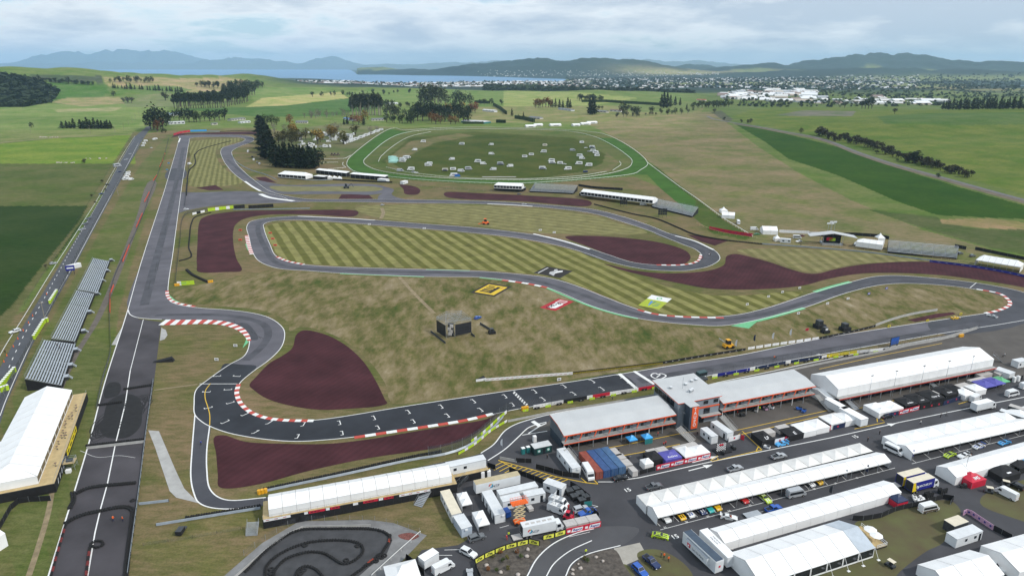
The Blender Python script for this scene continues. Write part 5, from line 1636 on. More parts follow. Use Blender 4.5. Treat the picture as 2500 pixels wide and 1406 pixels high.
grove([(152,314,297),(163,314,296),(172,314,298),(181,314,291)],'cone','dark','conifer','dark conifer of the shorter paddock row','short conifer row in the west paddock',wide=1.9)
grove([(198,315,293),(206,315,296),(213,315,288),(222,315,294),(232,315,289),(241,315,293),(249,315,295),(257,315,297),(264,315,294),(271,315,296)],'cone','dark','conifer','dark conifer of the longer paddock row','long conifer row in the west paddock',wide=1.9)
grove([(77,313,300)],'round','dark','paddock_tree','lone dark tree in the green paddock beyond the highway',None)
grove([(206,399,388)],'shrub','scrub','scrub_bush','grey bush beside the stone heap in the bright paddock',None,cat='bush',terrain=False)
grove([(368,316,276),(376,318,268),(386,320,264),(398,314,268),(408,308,274),(412,302,278)],'spread','dark','dark_tree','big dark tree where the highway leaves the circuit','trees at the highway bend',wide=.8)
grove([(384,322,296),(393,316,290)],'round','rust','autumn_tree','rusty tree before the dark clump at the bend','rusty trees at the highway bend')
grove([(398,326,314),(404,325,315)],'shrub','green','roadside_bush','green bush at the foot of the highway clump','bushes at the highway bend',cat='bush',wide=.8)
grove([(425,292,272),(438,296,270),(450,297,268),(462,298,268),(474,298,272),(500,296,274),(512,296,270),(524,296,272),(536,295,270),(549,294,266)],'round','dark','homestead_tree','dark tree behind the homestead sheds','trees round the homestead')
grove([(480,299,274),(489,298,280)],'round','green','homestead_tree','lighter green tree among the homestead trees','lighter homestead trees')
pines=rowpts((424,266),(540,264),20,33,1.5,.10,3)+rowpts((540,264),(606,250),11,30,1.5,.1,4)
grove(pines,'tall','pine','pine_tree','tall pine on the near edge of the plantation','front row of the pine plantation',wide=.75)
grove(rowpts((430,262),(610,247),34,30,2,.12,5),'tall','dark','pine_tree','pine deeper in the plantation','inner pines of the plantation',wide=.8)
grove(rowpts((545,240),(625,232),12,26,3,.15,6),'round','pine','plantation_tree','rounder tree behind the pine plantation','trees behind the plantation',wide=.9)
grove(rowpts((275,216),(450,226),26,11,4,.3,7),'cone','dark','conifer','small dark conifer of the hillside belt','hillside shelter belt',wide=1.4)
grove(rowpts((270,202),(372,204),16,13,5,.3,8),'round','gum','ridge_tree','pale tree on the ridge above the slopes','pale trees on the ridge')
grove(rowpts((478,214),(560,218),12,14,5,.3,9),'round','dark','valley_tree','dark tree in the dip past the brown slopes','trees in the dip')
grove(rowpts((560,220),(640,216),14,17,5,.3,10),'round','pine','valley_tree','green tree at the end of the brown ridge','trees at the ridge end')
grove(rowpts((100,199),(230,209),22,8,3,.3,12),'round','dark','hedgerow_tree','small tree in the belt below the wooded hill top','belt by the wooded hill',wide=1.5)
grove([(168,206,190),(95,196,184),(62,190,182)],'round','dark','hill_tree','tall dark tree standing clear on the western hill','single trees on the western hill')
grove([(278,236,224),(312,252,238),(302,250,240),(322,252,239),(404,246,226)],'round','scrub','gully_tree','grey scrub tree in the gully','scrub in the gully',wide=1.3)
tall=[(634,328,283),(640,340,285),(646,352,292),(652,364,300),(657,376,310),(663,386,322),(669,393,334),(640,372,318),(648,388,332)]
grove(tall,'column','dark','cypress','tall dark cypress in the row by the far corner','cypress row by the far corner',wide=2.0,terrain=False)
mass=rowpts((672,408),(770,412),15,50,3,.12,13)+rowpts((662,398),(775,404),13,46,3,.12,14)
grove(mass,'cone','dark','dark_conifer','bushy dark conifer behind the white marquee','conifer stand behind the marquee',wide=1.25,terrain=False)
grove([(768,412,362),(779,408,366),(757,413,372)],'spread','dark','dark_tree','rounded dark tree at the stand end towards the racecourse','rounded trees of the conifer stand',terrain=False,wide=.9)
grove([(640,306,284),(652,306,282),(664,307,283),(676,306,286)],'spread','green','garden_tree','big green garden tree beyond the far corner','garden trees beyond the far corner',wide=.9)
grove([(708,306,282)],'spread','rust','autumn_tree','round rust brown tree beside the long bungalow',None,wide=.9)
grove([(670,325,300),(694,322,304),(702,322,305),(812,330,296),(822,335,300),(800,332,305),(905,330,308),(920,322,304)],'bare','bare','bare_tree','leafless grey tree in the car park','bare car park trees',terrain=False)
grove([(680,350,324),(690,354,330),(712,354,330),(722,348,330),(838,352,322),(844,352,330),(868,334,308)],'round','olive','yellowing_tree','yellow green tree among the parked vans','yellowing car park trees',terrain=False,wide=1.1)
grove([(715,332,302),(720,340,310),(776,352,318),(782,348,322),(815,342,312),(808,336,308)],'round','gold','golden_tree','golden brown tree in the camping car park','golden car park trees',terrain=False)
grove(rowpts((856,282),(935,282),16,46,3,.1,15),'tall','gum','poplar','tall pale trunked tree of the slender row','slender row beyond the car park',wide=.8)
grove([(862,304,282),(876,305,282)],'spread','red','autumn_tree','reddish tree in front of the slender row','reddish trees by the bungalows')
grove([(890,300,272)],'round','gold','autumn_tree','orange tree glowing in front of the slender row',None)
grove([(888,306,286),(840,305,290),(848,304,284)],'cone','dark','conifer','small dark conifer in front of the autumn trees','conifers by the bungalows',wide=1.3)
grove([(944,284,258),(954,288,256),(964,288,262),(972,290,264),(988,286,268)],'round','gum','garden_tree','grey green garden tree left of the big gums','grey green garden trees')
grove([(1028,258,222),(1036,262,215),(1044,262,212),(1052,262,212),(1062,262,213),(1070,262,216),(1077,260,222),(1088,262,220)],'round','gum','gum_tree','towering gum tree above the gardens','towering gums',wide=.72)
grove([(1000,292,268),(1010,300,266),(1020,296,255),(1032,296,252),(1048,294,254),(1060,296,258),(1072,292,256),(1086,298,272),(1096,296,268),(1120,298,262),(1132,300,264),(1142,300,268),(1112,258,226),(1122,258,226),(1134,258,230),(1148,258,232)],'spread','dark','garden_conifer','dark bushy tree of the central gardens','dark trees of the central gardens',wide=.8)
grove([(1054,300,276),(1064,304,280),(1076,303,282),(1100,304,284),(1112,304,286)],'spread','rust','autumn_tree','rusty tree at the front of the central gardens','rusty garden trees',wide=.9)
grove([(1086,282,256),(1098,282,256),(1108,280,258)],'round','gold','autumn_tree','tan tree in the middle of the central gardens','tan garden trees')
grove([(1129,266,251)],'round','gold','yellow_tree','bright yellow tree among the garden conifers',None,wide=1.3)
grove([(1150,276,254),(1160,276,252)],'spread','red','red_tree','bright red tree at the garden edge','red garden trees',wide=.9)
grove([(1172,256,244),(1182,256,243),(1200,256,242),(1224,256,244)],'round','dark','field_tree','round dark tree along the field hedge','field hedge trees',wide=1.2)
grove([(1250,284,265),(1278,287,274),(1266,286,279)],'cone','dark','small_conifer','small pointed conifer on the paddock drive','pointed conifers on the drive')
grove(rowpts((1306,264),(1345,262),7,20,3,.15,16),'round','rust','brown_tree','brown leaved tree beside the conifer clump','brown trees by the conifer clump',wide=.9)
grove([(1348,262,244),(1356,262,242),(1366,264,244),(1374,264,246),(1386,264,240),(1392,264,244)],'cone','dark','conifer','dark conifer at the end of the brown trees','conifer clump past the brown trees',wide=1.3)
grove([(1440,280,242),(1446,280,240),(1452,279,246)],'cone','dark','big_conifer','big dark conifer by the paddock gate','big conifers by the gate',wide=1.4)
grove([(1462,270,260),(1470,268,260)],'round','dark','paddock_tree','low dark tree next to the big conifers','low trees by the gate',wide=1.2)
grove(rowpts((1412,246),(1470,248),10,13,3,.2,17),'round','dark','shelter_tree','dark tree at the start of the long clipped hedge','trees at the hedge start',wide=1.2)
grove([(1520,278,252),(1530,280,258),(1544,284,262),(1556,284,262),(1590,280,262)],'round','gum','garden_tree','grey garden tree beyond the dry paddock','grey trees beyond the dry paddock',wide=1.1)
grove([(1614,262,232),(1620,264,226),(1628,264,228),(1636,262,234),(1648,258,236),(1660,258,240),(1676,268,254),(1692,270,258)],'cone','dark','tall_conifer','tall conifer at the head of the dry paddock','tall conifers at the paddock head',wide=1.2)
grove(rowpts((1690,264),(1780,262),18,13,4,.3,18),'round','green','lane_tree','green tree along the lane to the town','lane trees by the town',wide=1.2)
grove([(1744,276,266),(1768,294,286),(1810,300,292),(1826,302,292),(1832,301,290)],'shrub','scrub','lane_bush','dark bush at the bend of the lane','bushes at the lane bend',cat='bush',wide=.9)
grove([(1955,327,314)],'spread','scrub','round_bush','single round bush beside the lane',None,cat='bush')
hedge=[]
hr_=random.Random(21)
lanepts=[(1996,332),(2020,342),(2060,348),(2100,356),(2140,368),(2180,384),(2220,398),(2255,406),(2290,416),(2330,428),(2368,436)]
for i in range(98):
 t=i/97*(len(lanepts)-1)
 k=min(int(t),len(lanepts)-2)
 f=t-k
 hedge.append((lanepts[k][0]+(lanepts[k+1][0]-lanepts[k][0])*f+hr_.uniform(-3,3),lanepts[k][1]+(lanepts[k+1][1]-lanepts[k][1])*f+hr_.uniform(-6,2),0))
hedge=[(x,y,y-hr_.uniform(11,22))for x,y,_ in hedge]
grove(hedge,'shrub','scrub','hedgerow_shrub','dark straggling shrub of the lane hedgerow','lane hedgerow',order='counting down from the town end',cat='shrub',wide=.8)
grove([(2228,398,372),(2236,400,370),(2262,402,384)],'round','dark','hedgerow_tree','taller dark tree rising from the lane hedgerow','taller hedgerow trees',order='counting down from the town end',wide=1.3)
grove([(2290,434,424),(2140,376,368),(2190,394,388)],'shrub','dark','verge_bush','low dark bush on the near verge of the lane','near verge bushes',cat='bush',wide=1.2)
grove([(2104,266,248),(2112,266,244),(2120,266,243),(2128,266,246)],'round','dark','crest_tree','dark tree of the clump on the crest','clump on the crest',wide=1.2)
grove([(2062,264,252),(2184,279,266)],'round','scrub','crest_tree','small lone tree on the crest of the pasture','lone trees on the crest',wide=1.3)
grove(rowpts((2295,268),(2520,266),34,25,3,.18,22),'cone','dark','crest_conifer','dark conifer of the belt behind the crest','conifer belt behind the crest',order='counting from the town end',wide=1.2)
grove([(112,652,645),(224,480,474),(250,446,439),(258,466,460),(232,496,491)],'shrub','scrub','roadside_bush','small scrubby bush on the highway verge','verge scrub',cat='bush',terrain=False)
grove(rowpts((945,300),(1010,303),8,22,5,.3,31),'round','green','garden_tree','mixed green tree at the back of the racecourse bend','green trees behind the racecourse bend')
grove(rowpts((745,290),(850,284),14,17,6,.4,32),'bare','bare','bare_tree','bare pale tree along the farm fence','bare farm fence trees')
grove(rowpts((850,272),(1020,262),16,14,8,.4,33),'round','pine','farm_tree','dark farm tree behind the slender row','farm trees behind the slender row')
grove(rowpts((1010,286),(1150,284),18,26,6,.3,34),'round','dark','garden_tree','dark tree filling the middle of the gardens','middle garden trees')
grove(rowpts((1500,288),(1680,278),16,11,7,.4,35),'round','gum','smallholding_tree','grey green tree round the smallholdings','smallholding trees')
grove(rowpts((760,236),(1010,228),20,9,9,.4,36),'round','dark','field_tree','small dark tree on the far field edge','far field edge trees')
grove(rowpts((1700,258),(2060,256),30,9,8,.4,37),'round','green','estate_tree','small tree in front of the industrial sheds','trees before the industrial sheds')
grove(rowpts((690,346),(760,340),9,24,6,.3,38),'round','olive','car_park_tree','olive tree at the car park edge by the cypresses','olive trees by the cypresses',terrain=False)
BEDP=[(1262,1350),(1272,1362),(1240,1390),(1222,1352),(1228,1372),(1204,1362),(1192,1392),(1212,1396),(1238,1364),(1250,1334),(1434,1372),(1426,1366)]
for i,(x,y)in enumerate(BEDP):
 p=P(x,y)
 lf=['rust','green','olive'][i%3]
 o=spawn(protos('shrub',lf)[i%3],'garden_shrub',f"low {dict(rust='rusty', green='green', olive='yellowish')[lf]} tuft in the stony entrance bed, {nth(i // 3)} of its colour from the fence",'shrub',p,i*1.3,'planting in the entrance bed')
 o.scale=(.11,.11,.13)
ROCK=mat('pale_rock',(0.42,0.37,0.33),0.9,var=0.2,scale=1.5,bump_s=.3)
RK=[(1260,1346,.8),(1289,1342,.9),(1287,1359,1.0),(1222,1398,.9),(1264,1404,1.0),(1398,1402,.8),(1417,1388,.9),(1398,1392,.7),(1455,1361,.8),(1472,1371,.7),(1412,1378,.5),(1187,1381,.9)]
for i,(x,y,s)in enumerate(RK):
 r_=random.Random(i)
 p=P(x,y)
 o=MB().ball((0,0,.25),.62*s,ROCK,7,5,.7,.25,r_).build('boulder',None,True,(p.x,p.y,0),i)
 tag(o,f'pale boulder in the entrance planting, {nth(i)} along the beds from the fence gate','boulder','boulders in the entrance beds')
for i,(x,y,n)in enumerate(((165,398,14),(230,388,7),(118,336,22))):
 q=MB()
 r_=random.Random(40+i)
 p=P(x,y)
 for k in range(n):
  q.ball((r_.uniform(-16,16),r_.uniform(-3,3),.4),r_.uniform(.6,1.6),ROCK,6,4,.7,.3,r_)
 o=q.build('stone_heap',None,False,(p.x,p.y,0))
 tag(o,['long grey stone heap in the bright paddock','small stone heap near the highway verge','spread of bleached rubble by the farm track'][i],'stone heap',kind='stuff')
HEDGE=foliage('clipped_hedge',(0.018,0.036,0.014),(0.045,0.075,0.026))
def hedge_run(pts,label,h,w):
 pth=resample([T(*q,500.0)for q in pts],3.0)
 o=pth[0]
 q=MB()
 r_=random.Random(len(pth))
 for a,b in zip(pth,pth[1:]):
  c=(a+b)/2-o
  for k in range(14):
   clump(q,(c.x+r_.uniform(-1.6,1.6),c.y+r_.uniform(-w/2,w/2),c.z+h*r_.uniform(.15,1.0)),1.1,HEDGE,r_,2)
  d=(b-a);nr=Vector((-d.y,d.x,0)).normalized()*w/2.4
  A_,B_=a-o,b-o
  q.hexa([A_-nr,B_-nr,B_+nr,A_+nr],[A_-nr+Vector((0,0,h*.9)),B_-nr+Vector((0,0,h*.9)),B_+nr+Vector((0,0,h*.9)),A_+nr+Vector((0,0,h*.9))],HEDGE)
 return tag(put('clipped_hedge',q.mesh('clipped_hedge'),None,o),label,'hedge','clipped hedges')
hedge_run([(1205,258),(1222,268),(1236,280)],'clipped hedge running down from the red tree',8,5)
hedge_run([(1258,290),(1280,293),(1304,299)],'clipped hedge in front of the grey farmhouse',8,5)
hedge_run([(1130,303),(1180,303)],'low clipped hedge along the glasshouse',5,4)
hedge_run([(1212,300),(1234,301)],'short clipped hedge end past the glasshouse',7,5)
hedge_run([(1420,250),(1480,250),(1540,254),(1610,258)],'long clipped hedge above the paddocks',9,7)
hedge_run([(1160,252),(1195,254)],'clipped hedge behind the bright red tree',9,7)
def scatter(name,n,inside_fn,size,mats,seed,squash=1.0):
 r_=np.random.RandomState(seed)
 rr=random.Random(seed)
 q=MB()
 c=0
 while c<n:
  x,y=inside_fn(r_)
  z=float(height(x,y))
  if z<LAKE_Z+1:
   c+=1
   continue
  s=size*rr.uniform(.6,1.3)
  m=mats[rr.randrange(len(mats))]
  for _ in range(3):
   clump(q,(x,y,z+s*rr.uniform(.3,1.0)),s,m,rr,2)
  c+=1
 return tag(q.build(name),kind='stuff')
def hillwood(r_):
 while True:
  px,py=r_.uniform(-180,142),r_.uniform(184,262)
  top=np.interp(px,[-180,0,60,100,142],[176,184,190,201,224])
  bot=np.interp(px,[-180,60,126,142],[264,262,250,230])
  if top<py<bot:
   v=T(px,py,1500.0)
   return v.x,v.y
scatter('hill_forest',2600,hillwood,8.5,[LEAF['dark'],LEAF['pine'],LEAF['dark']],1)
def belt(x0,x1,y0,y1):
 def f(r_):
  y=r_.uniform(y0,y1)
  return azx(r_.uniform(x0,x1),y),y
 return f
scatter('town_treeline',1500,belt(560,1420,4600,6900),9,[LEAF['pine'],LEAF['dark'],LEAF['green'],LEAF['gum'],LEAF['rust']],2)
scatter('town_treeline',2200,belt(1380,2500,4300,8200),10,[LEAF['pine'],LEAF['dark'],LEAF['gum'],LEAF['pine']],3)
scatter('plain_treeline',900,belt(1780,2520,2350,4300),7,[LEAF['pine'],LEAF['dark'],LEAF['gum'],LEAF['green']],4)
def plantation(r_):
 t=r_.uniform(0,1)
 px=1185+260*t
 y=3900+420*r_.uniform(0,1)-280*t
 return azx(px+r_.uniform(-6,6),y),y
scatter('pine_forest',900,plantation,13,[LEAF['dark'],LEAF['dark'],LEAF['pine']],5)
def plantation2(r_):
 px=r_.uniform(1440,1700)
 y=r_.uniform(3500,3900)
 return azx(px,y),y
scatter('pine_forest',500,plantation2,11,[LEAF['dark'],LEAF['pine']],6)
TOWNM=[mat('town_white',(0.62,0.62,0.60),0.6),mat('town_grey',(0.36,0.38,0.40),0.6),mat('town_tan',(0.42,0.36,0.30),0.7),mat('town_roof',(0.22,0.16,0.14),0.7),mat('town_bright',(0.75,0.76,0.78),0.4)]
def town(name,n,fn,smin,smax,seed,hmax=5.0):
 r_=np.random.RandomState(seed)
 q=MB()
 k=0
 while k<n:
  x,y=fn(r_)
  k+=1
  z=float(height(x,y))
  if z<LAKE_Z+1 or z>45:
   continue
  w,d,h=r_.uniform(smin,smax),r_.uniform(smin*.6,smax*.6),r_.uniform(3,hmax)
  a=r_.uniform(-.5,.5)
  ca,sa=math.cos(a),math.sin(a)
  c=lambda u,v,zz:(x+u*ca-v*sa,y+u*sa+v*ca,z+zz)
  wm=TOWNM[r_.randint(0,3)]
  rm=TOWNM[(0,1,2,3,4,4,0)[r_.randint(0,7)]]
  b=[c(-w/2,-d/2,-1),c(w/2,-d/2,-1),c(w/2,d/2,-1),c(-w/2,d/2,-1)]
  t=[c(-w/2,-d/2,h),c(w/2,-d/2,h),c(w/2,d/2,h),c(-w/2,d/2,h)]
  q.mesh_faces(b+t,[(0,1,5,4),(1,2,6,5),(2,3,7,6),(3,0,4,7)],wm)
  r1,r2=c(-w/2,0,h+d*.22),c(w/2,0,h+d*.22)
  q.mesh_faces(t+[r1,r2],[(0,1,5,4),(2,3,4,5),(1,2,5),(3,0,4)],rm)
 return tag(q.build(name),kind='stuff')
town('distant_town',1300,belt(600,1420,4500,6900),12,42,1)
town('distant_town',900,belt(1400,2250,4300,8200),10,30,2)
town('lakeside_suburb',420,belt(1080,1760,9000,10000),9,20,3)
town('industrial_estate',130,belt(1770,2000,2700,3900),18,70,4,8)
town('industrial_estate',46,belt(2000,2320,2500,3000),14,60,5,7)
def house(a,b,label,W,h,roofh,wall,roof,name='farmhouse',cat='house',group=None,wins=3,gable=True):
 pa,pb=T(*a,500.0),T(*b,500.0)
 d=pb-pa
 L=math.hypot(d.x,d.y)
 t=thing(name,label,cat,pa,math.atan2(d.y,d.x),group)
 MB().box(0,L,0,W,-.5,h,wall).build('wall',t)
 r=MB()
 e=.5
 r.mesh_faces([(-e,-e,h),(L+e,-e,h),(L+e,W+e,h),(-e,W+e,h),(-e+(0 if gable else W*.4),W/2,h+roofh),(L+e-(0 if gable else W*.4),W/2,h+roofh)],[(0,1,5,4),(2,3,4,5),(1,2,5),(3,0,4),(3,2,1,0)],roof)
 r.build('roof',t)
 for k in range(wins):
  x=L*(k+.5)/wins
  MB().box(x-L/wins*.25,x+L/wins*.25,-.05,.0,h*.35,h*.8,GLASS).build('window',t)
 return t
RG,RB,RW=mat('slate_roof',(0.16,0.17,0.18),0.6),mat('brown_roof',(0.16,0.10,0.08),0.7),mat('pale_roof',(0.55,0.56,0.56),0.5)
WC=mat('cream_weatherboard',(0.55,0.52,0.45),0.7)
house((722,302),(750,302),'long cream bungalow with slate roof beside the rust tree',9,3.2,2.4,WC,RG,wins=5)
house((908,296),(938,295),'slate roofed bungalow in front of the slender tree row',10,3,2.6,WC,RG,wins=4)
house((946,256),(972,255),'low white house in the field past the slender row',11,3.4,2.2,WALLW,RW,wins=4)
house((1178,272),(1206,275),'pale house half behind the clipped hedge',11,3.4,2.4,WALLW,RW,wins=4)
house((1126,300),(1182,303),'long glasshouse with a pale roof beside the racecourse',26,3.4,2.4,TEAL,RW,'glasshouse','glasshouse',wins=8)
house((1288,290),(1318,292),'grey farmhouse with hipped roof on the paddock drive',12,3,2.6,WC,RG,gable=False,wins=4)
house((1362,268),(1394,272),'white farmhouse below the conifer clump',11,3,2.4,WALLW,RG,wins=4)
house((1456,274),(1480,276),'pale bungalow beside the big conifers',10,3,2.2,WC,RG,wins=3)
house((1488,272),(1516,274),'white bungalow among the grey trees',10,3,2.2,WALLW,RB,wins=3)
house((1488,250),(1506,251),'small white cottage above the long hedge',9,3,2.2,WALLW,RW,wins=2)
house((1700,246),(1722,248),'red roofed house in the lane trees',10,3,2.4,WC,mat('terracotta_roof',(0.40,0.12,0.07),0.7),wins=2)
house((414,305),(452,303),'long white shed under the homestead trees',12,4.5,1.4,RW,RW,'farm_shed','shed',wins=4)
house((418,284),(440,282),'blue roofed hall behind the homestead trees',14,5,2,WALLW,mat('blue_roof',(0.25,0.36,0.48),0.5),'farm_hall','hall',wins=3)
house((566,296),(600,293),'dark roofed clubhouse beyond the far corner',14,3.6,1.6,WC,RG,'clubhouse','building',wins=5)
house((588,302),(612,300),'pale outbuilding next to the clubhouse',9,3,1.2,WALLW,RW,'outbuilding','building',wins=3)
house((518,306),(532,305),'small grey hut on the bank beyond the far corner',5,3,1.2,WC,RG,'hut','hut',wins=1)
house((838,292),(860,296),'blue and white changing block behind the autumn trees',10,3,1.5,WALLW,mat('bright_blue_roof',(0.06,0.16,0.40),0.5),'changing_block','building',wins=3)
for i,(x,y,w)in enumerate(((1285,312,30),(1306,309,26),(1345,309,34),(1400,309,22),(1420,306,30),(1436,303,30))):
 house((x,y),(x+w*.75,y-.6),f'white plastic tunnel house on the racecourse edge, {nth(i)} from the glasshouse',12,2.6,2.4,PVC2,PVC,'tunnel_house','tunnel house','white tunnel houses',wins=1)
# pit building
def pit_block(a,b,label,L,W=12.0,eave=6.3,left_ret=True):
 loc,rz,LL=frame(a,b,eave)
 L=L or LL
 t=thing('pit_building',label,'building',loc,UA)
 r=MB()
 f=[(0,0,eave),(L,0,eave),(L,W*.45,eave+1.3),(0,W*.45,eave+1.3)]
 g=[(0,W*.45,eave+1.3),(L,W*.45,eave+1.3),(L,W,eave+1.6),(0,W,eave+1.6)]
 for q in(f,g):
  r.face(q,ROOFSTEEL)
 for x in(0,L):
  side=[(x,0,eave-.35),(x,0,eave),(x,W*.45,eave+1.3),(x,W,eave+1.6),(x,W,eave+1.2),(x,W*.45,eave+.9)]
  r.face(side if x else side[::-1],ORANGE)
 r.build('roof',t)
 MB().box(0,L,-.06,.0,eave-.4,eave+.02,ORANGE).build('fascia',t)
 w=MB()
 w.box(.25,L-.25,1.9,W-.2,3.3,eave+.15,WALLSTEEL)
 for x in(.2,L-.25):
  w.mesh_faces([(x,1.9,3.3),(x,W-.2,3.3),(x,W-.2,eave+1.35),(x,W*.45,eave+1.0),(x,1.9,eave+.2)],[(0,1,2,3,4),(4,3,2,1,0)],WALLSTEEL)
 for k in range(1,int(L/1.2)):
  w.box(k*1.2-.02,k*1.2+.02,1.885,1.9,3.35,eave-.05,WALLSTEEL)
 w.build('upper_wall',t)
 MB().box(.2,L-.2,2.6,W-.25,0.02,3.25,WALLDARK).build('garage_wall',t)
 dk=MB().box(0,L,-.1,1.95,3.05,3.3,CONC)
 dk.build('balcony_deck',t)
 MB().box(0,L,-.16,-.1,2.95,3.22,ORANGE).build('balcony_edge',t)
 ra=MB()
 for k in range(int(L/2)+1):
  ra.tube((min(k*2,L-.05),-.05,3.3),(min(k*2,L-.05),-.05,4.3),.025,STEEL,4)
 for z in(3.7,4.0,4.3):
  ra.tube((0,-.05,z),(L,-.05,z),.02,STEEL,4)
 ra.build('balustrade',t)
 n=max(1,round(L/5.3))
 bl=L/n
 for k in range(n):
  x=k*bl+.4
  for i,(dx,ww,z0,z1)in enumerate(((.9,1.5,4.2,5.5),(2.7,1.1,3.35,5.6),(4.05,.95,4.2,5.5))):
   if dx+ww>bl:
    continue
   fr_=MB().box(x+dx-.06,x+dx+ww+.06,1.85,1.88,z0-.06,z1+.06,STEEL).build('door' if i==1 else 'window',t)
   MB().box(x+dx,x+dx+ww,1.82,1.848,z0,z1,GLASS).build('pane',fr_)
  b=MB()
  xx=x-.15
  b.hexa([(xx,-.02,3.9),(xx+.32,-.02,3.9),(xx+.32,.1,3.9),(xx,.1,3.9)],[(xx+.75,-.02,eave-.4),(xx+1.15,-.02,eave-.4),(xx+1.15,.1,eave-.4),(xx+.75,.1,eave-.4)],ORANGE)
  b.build('brace',t)
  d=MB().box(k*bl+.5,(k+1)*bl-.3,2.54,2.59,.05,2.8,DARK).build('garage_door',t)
  p=MB().box(k*bl+.05,k*bl+.25,.0,.2,0,3.05,STEEL if k%3 else PVC2).build('post',t)
 return t,loc,L
tL,lL,LL_=pit_block((1377,1064),(1651,1010.5),'long two storey pit building with orange trim, wing towards the first aid hut',42.0)
tR,lR,LR_=pit_block((1766,985),(1997,939.5),'pit building wing with orange trim beyond the lettered tower',41.0)
loc,rz,L=frame((1656,984),(1769,961.5),9.6)
t=thing('control_tower','three storey race control block with wide grey roof and orange edge','tower block',loc,UA)
L,W=17.6,17.0
r=MB()
r.hexa([(-.2,-.4,9.35),(L,-.4,9.35),(L,W,10.25),(-.2,W,10.25)],[(-.2,-.4,9.6),(L,-.4,9.6),(L,W,10.6),(-.2,W,10.6)],ORANGE,ROOFSTEEL)
ro=r.build('roof',t)
for i,(x,y)in enumerate(((3,9.5),(8.2,5),(9.3,5.6),(9.5,10),(13,11.5),(15.2,12))):
 v=MB().box(x-.35,x+.35,y-.35,y+.35,9.75,10.9,STEEL)
 v.box(x-.5,x+.5,y-.5,y+.5,10.9,11.05,WALLW)
 v.build('roof_vent',ro)
MB().tube((7.2,8.5,9.9),(7.2,8.5,14.5),.06,STEEL,5).build('mast',ro)
w=MB().box(.3,L-.5,.2,W-1.0,0.02,9.34,WALLSTEEL)
for k in range(1,14):
 w.box(k*1.2,k*1.2+.04,.185,.2,3.4,9.3,WALLSTEEL)
w.hexa([(.3,.2,9.34),(L-.5,.2,9.34),(L-.5,W-1,9.34),(.3,W-1,9.34)],[(.3,.2,9.36),(L-.5,.2,9.36),(L-.5,W-1,10.15),(.3,W-1,10.15)],WALLSTEEL)
w.build('wall',t)
for x,y0,z0,z1,ww in((10.5,.2,7.2,8.5,1.9),(14.6,.2,7.2,8.5,1.9),(10.8,.2,3.4,5.6,2.6),(5.2,.2,.1,2.6,3.2),(9.2,.2,.1,2.6,2.0)):
 f=MB().box(x-.08,x+ww+.08,.14,.18,z0-.08,z1+.08,STEEL).build('window',t)
 MB().box(x,x+ww,.10,.138,z0,z1,GLASS).build('pane',f)
f=MB().box(.22,.29,2.5,W-1.4,6.6,9.1,STEEL).build('window',t)
for k in range(5):
 y=2.7+k*2.6
 MB().box(.17,.215,y,y+2.4,6.8,8.95,GLASS).build('pane',f)
MB().box(9.0,L-.4,-1.5,.18,3.05,3.3,CONC).build('balcony_deck',t)
MB().box(9.0,L-.4,-1.56,-1.5,2.95,3.22,ORANGE).build('balcony_edge',t)
MB().box(8.6,L-.4,-.05,.12,5.9,6.35,ORANGE).build('fascia',t)
p=P(1693,1052)
t=thing('lettered_tower','slim orange lift tower with white vertical lettering','tower',(p.x,p.y,0),UA)
MB().box(-2.1,1.3,.06,3.2,.02,9.5,WALLDARK).build('shaft',t)
MB().box(-1.2,1.34,0,.06,1.0,9.3,ORANGE).build('sign_face',t)
MB().box(1.3,1.34,.06,1.6,1.0,9.3,ORANGE).build('sign_return',t)
MB().box(-2.3,1.5,-.15,3.3,9.5,9.7,ROOFSTEEL).build('roof',t)
for i,ch in enumerate('TAUP\u014C'):
 lettering(t,ch,WALLW,1.65,(.05,-.03,8.35-i*1.5),UPR,1.0,0,.02)
stairs((1382,1094),(1413,1132),'concrete stairs at the first aid end of the pit building',3.2,2.2,m=CONC)
stairs((1656,1042),(1692,1078),'wide stairs beside the orange tower',3.2,3.2,m=CONC)
stairs((1762,1014),(1795,1052),'stairs behind the pair of white cabins',3.2,2.4,m=CONC)
stairs((1994,962),(2030,1004),'stairs at the wing end next to the tunnel tent',3.2,2.4,m=CONC)
stairs((1668,1004),(1688,1036),'upper flight climbing the side of the tower block',6.4,1.4)
loc,rz,L0=frame((2046,950),(2427,876),6.6)
t,L=marquee((2046,950),(2427,876),'very long white marquee on the upper floor of the garages',13.5,6.6,9.0,16,3.4,wallm=PVC)
t2=thing('garage_row','dark garages with red edge below the very long marquee','garage',loc+Vector((0,0,0)),rz)
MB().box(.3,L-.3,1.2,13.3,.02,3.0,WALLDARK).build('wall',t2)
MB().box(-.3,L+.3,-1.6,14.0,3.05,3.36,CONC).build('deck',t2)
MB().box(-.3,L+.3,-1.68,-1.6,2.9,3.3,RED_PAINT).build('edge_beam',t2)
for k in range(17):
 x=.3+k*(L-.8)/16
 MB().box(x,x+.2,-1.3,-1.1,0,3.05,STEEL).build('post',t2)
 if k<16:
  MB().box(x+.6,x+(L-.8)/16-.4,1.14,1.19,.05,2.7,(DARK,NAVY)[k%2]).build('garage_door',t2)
rr_=MB()
for z in(3.9,4.4):
 rr_.tube((0,-1.5,z),(L,-1.5,z),.025,STEEL,4)
rr_.build('handrail',t2)
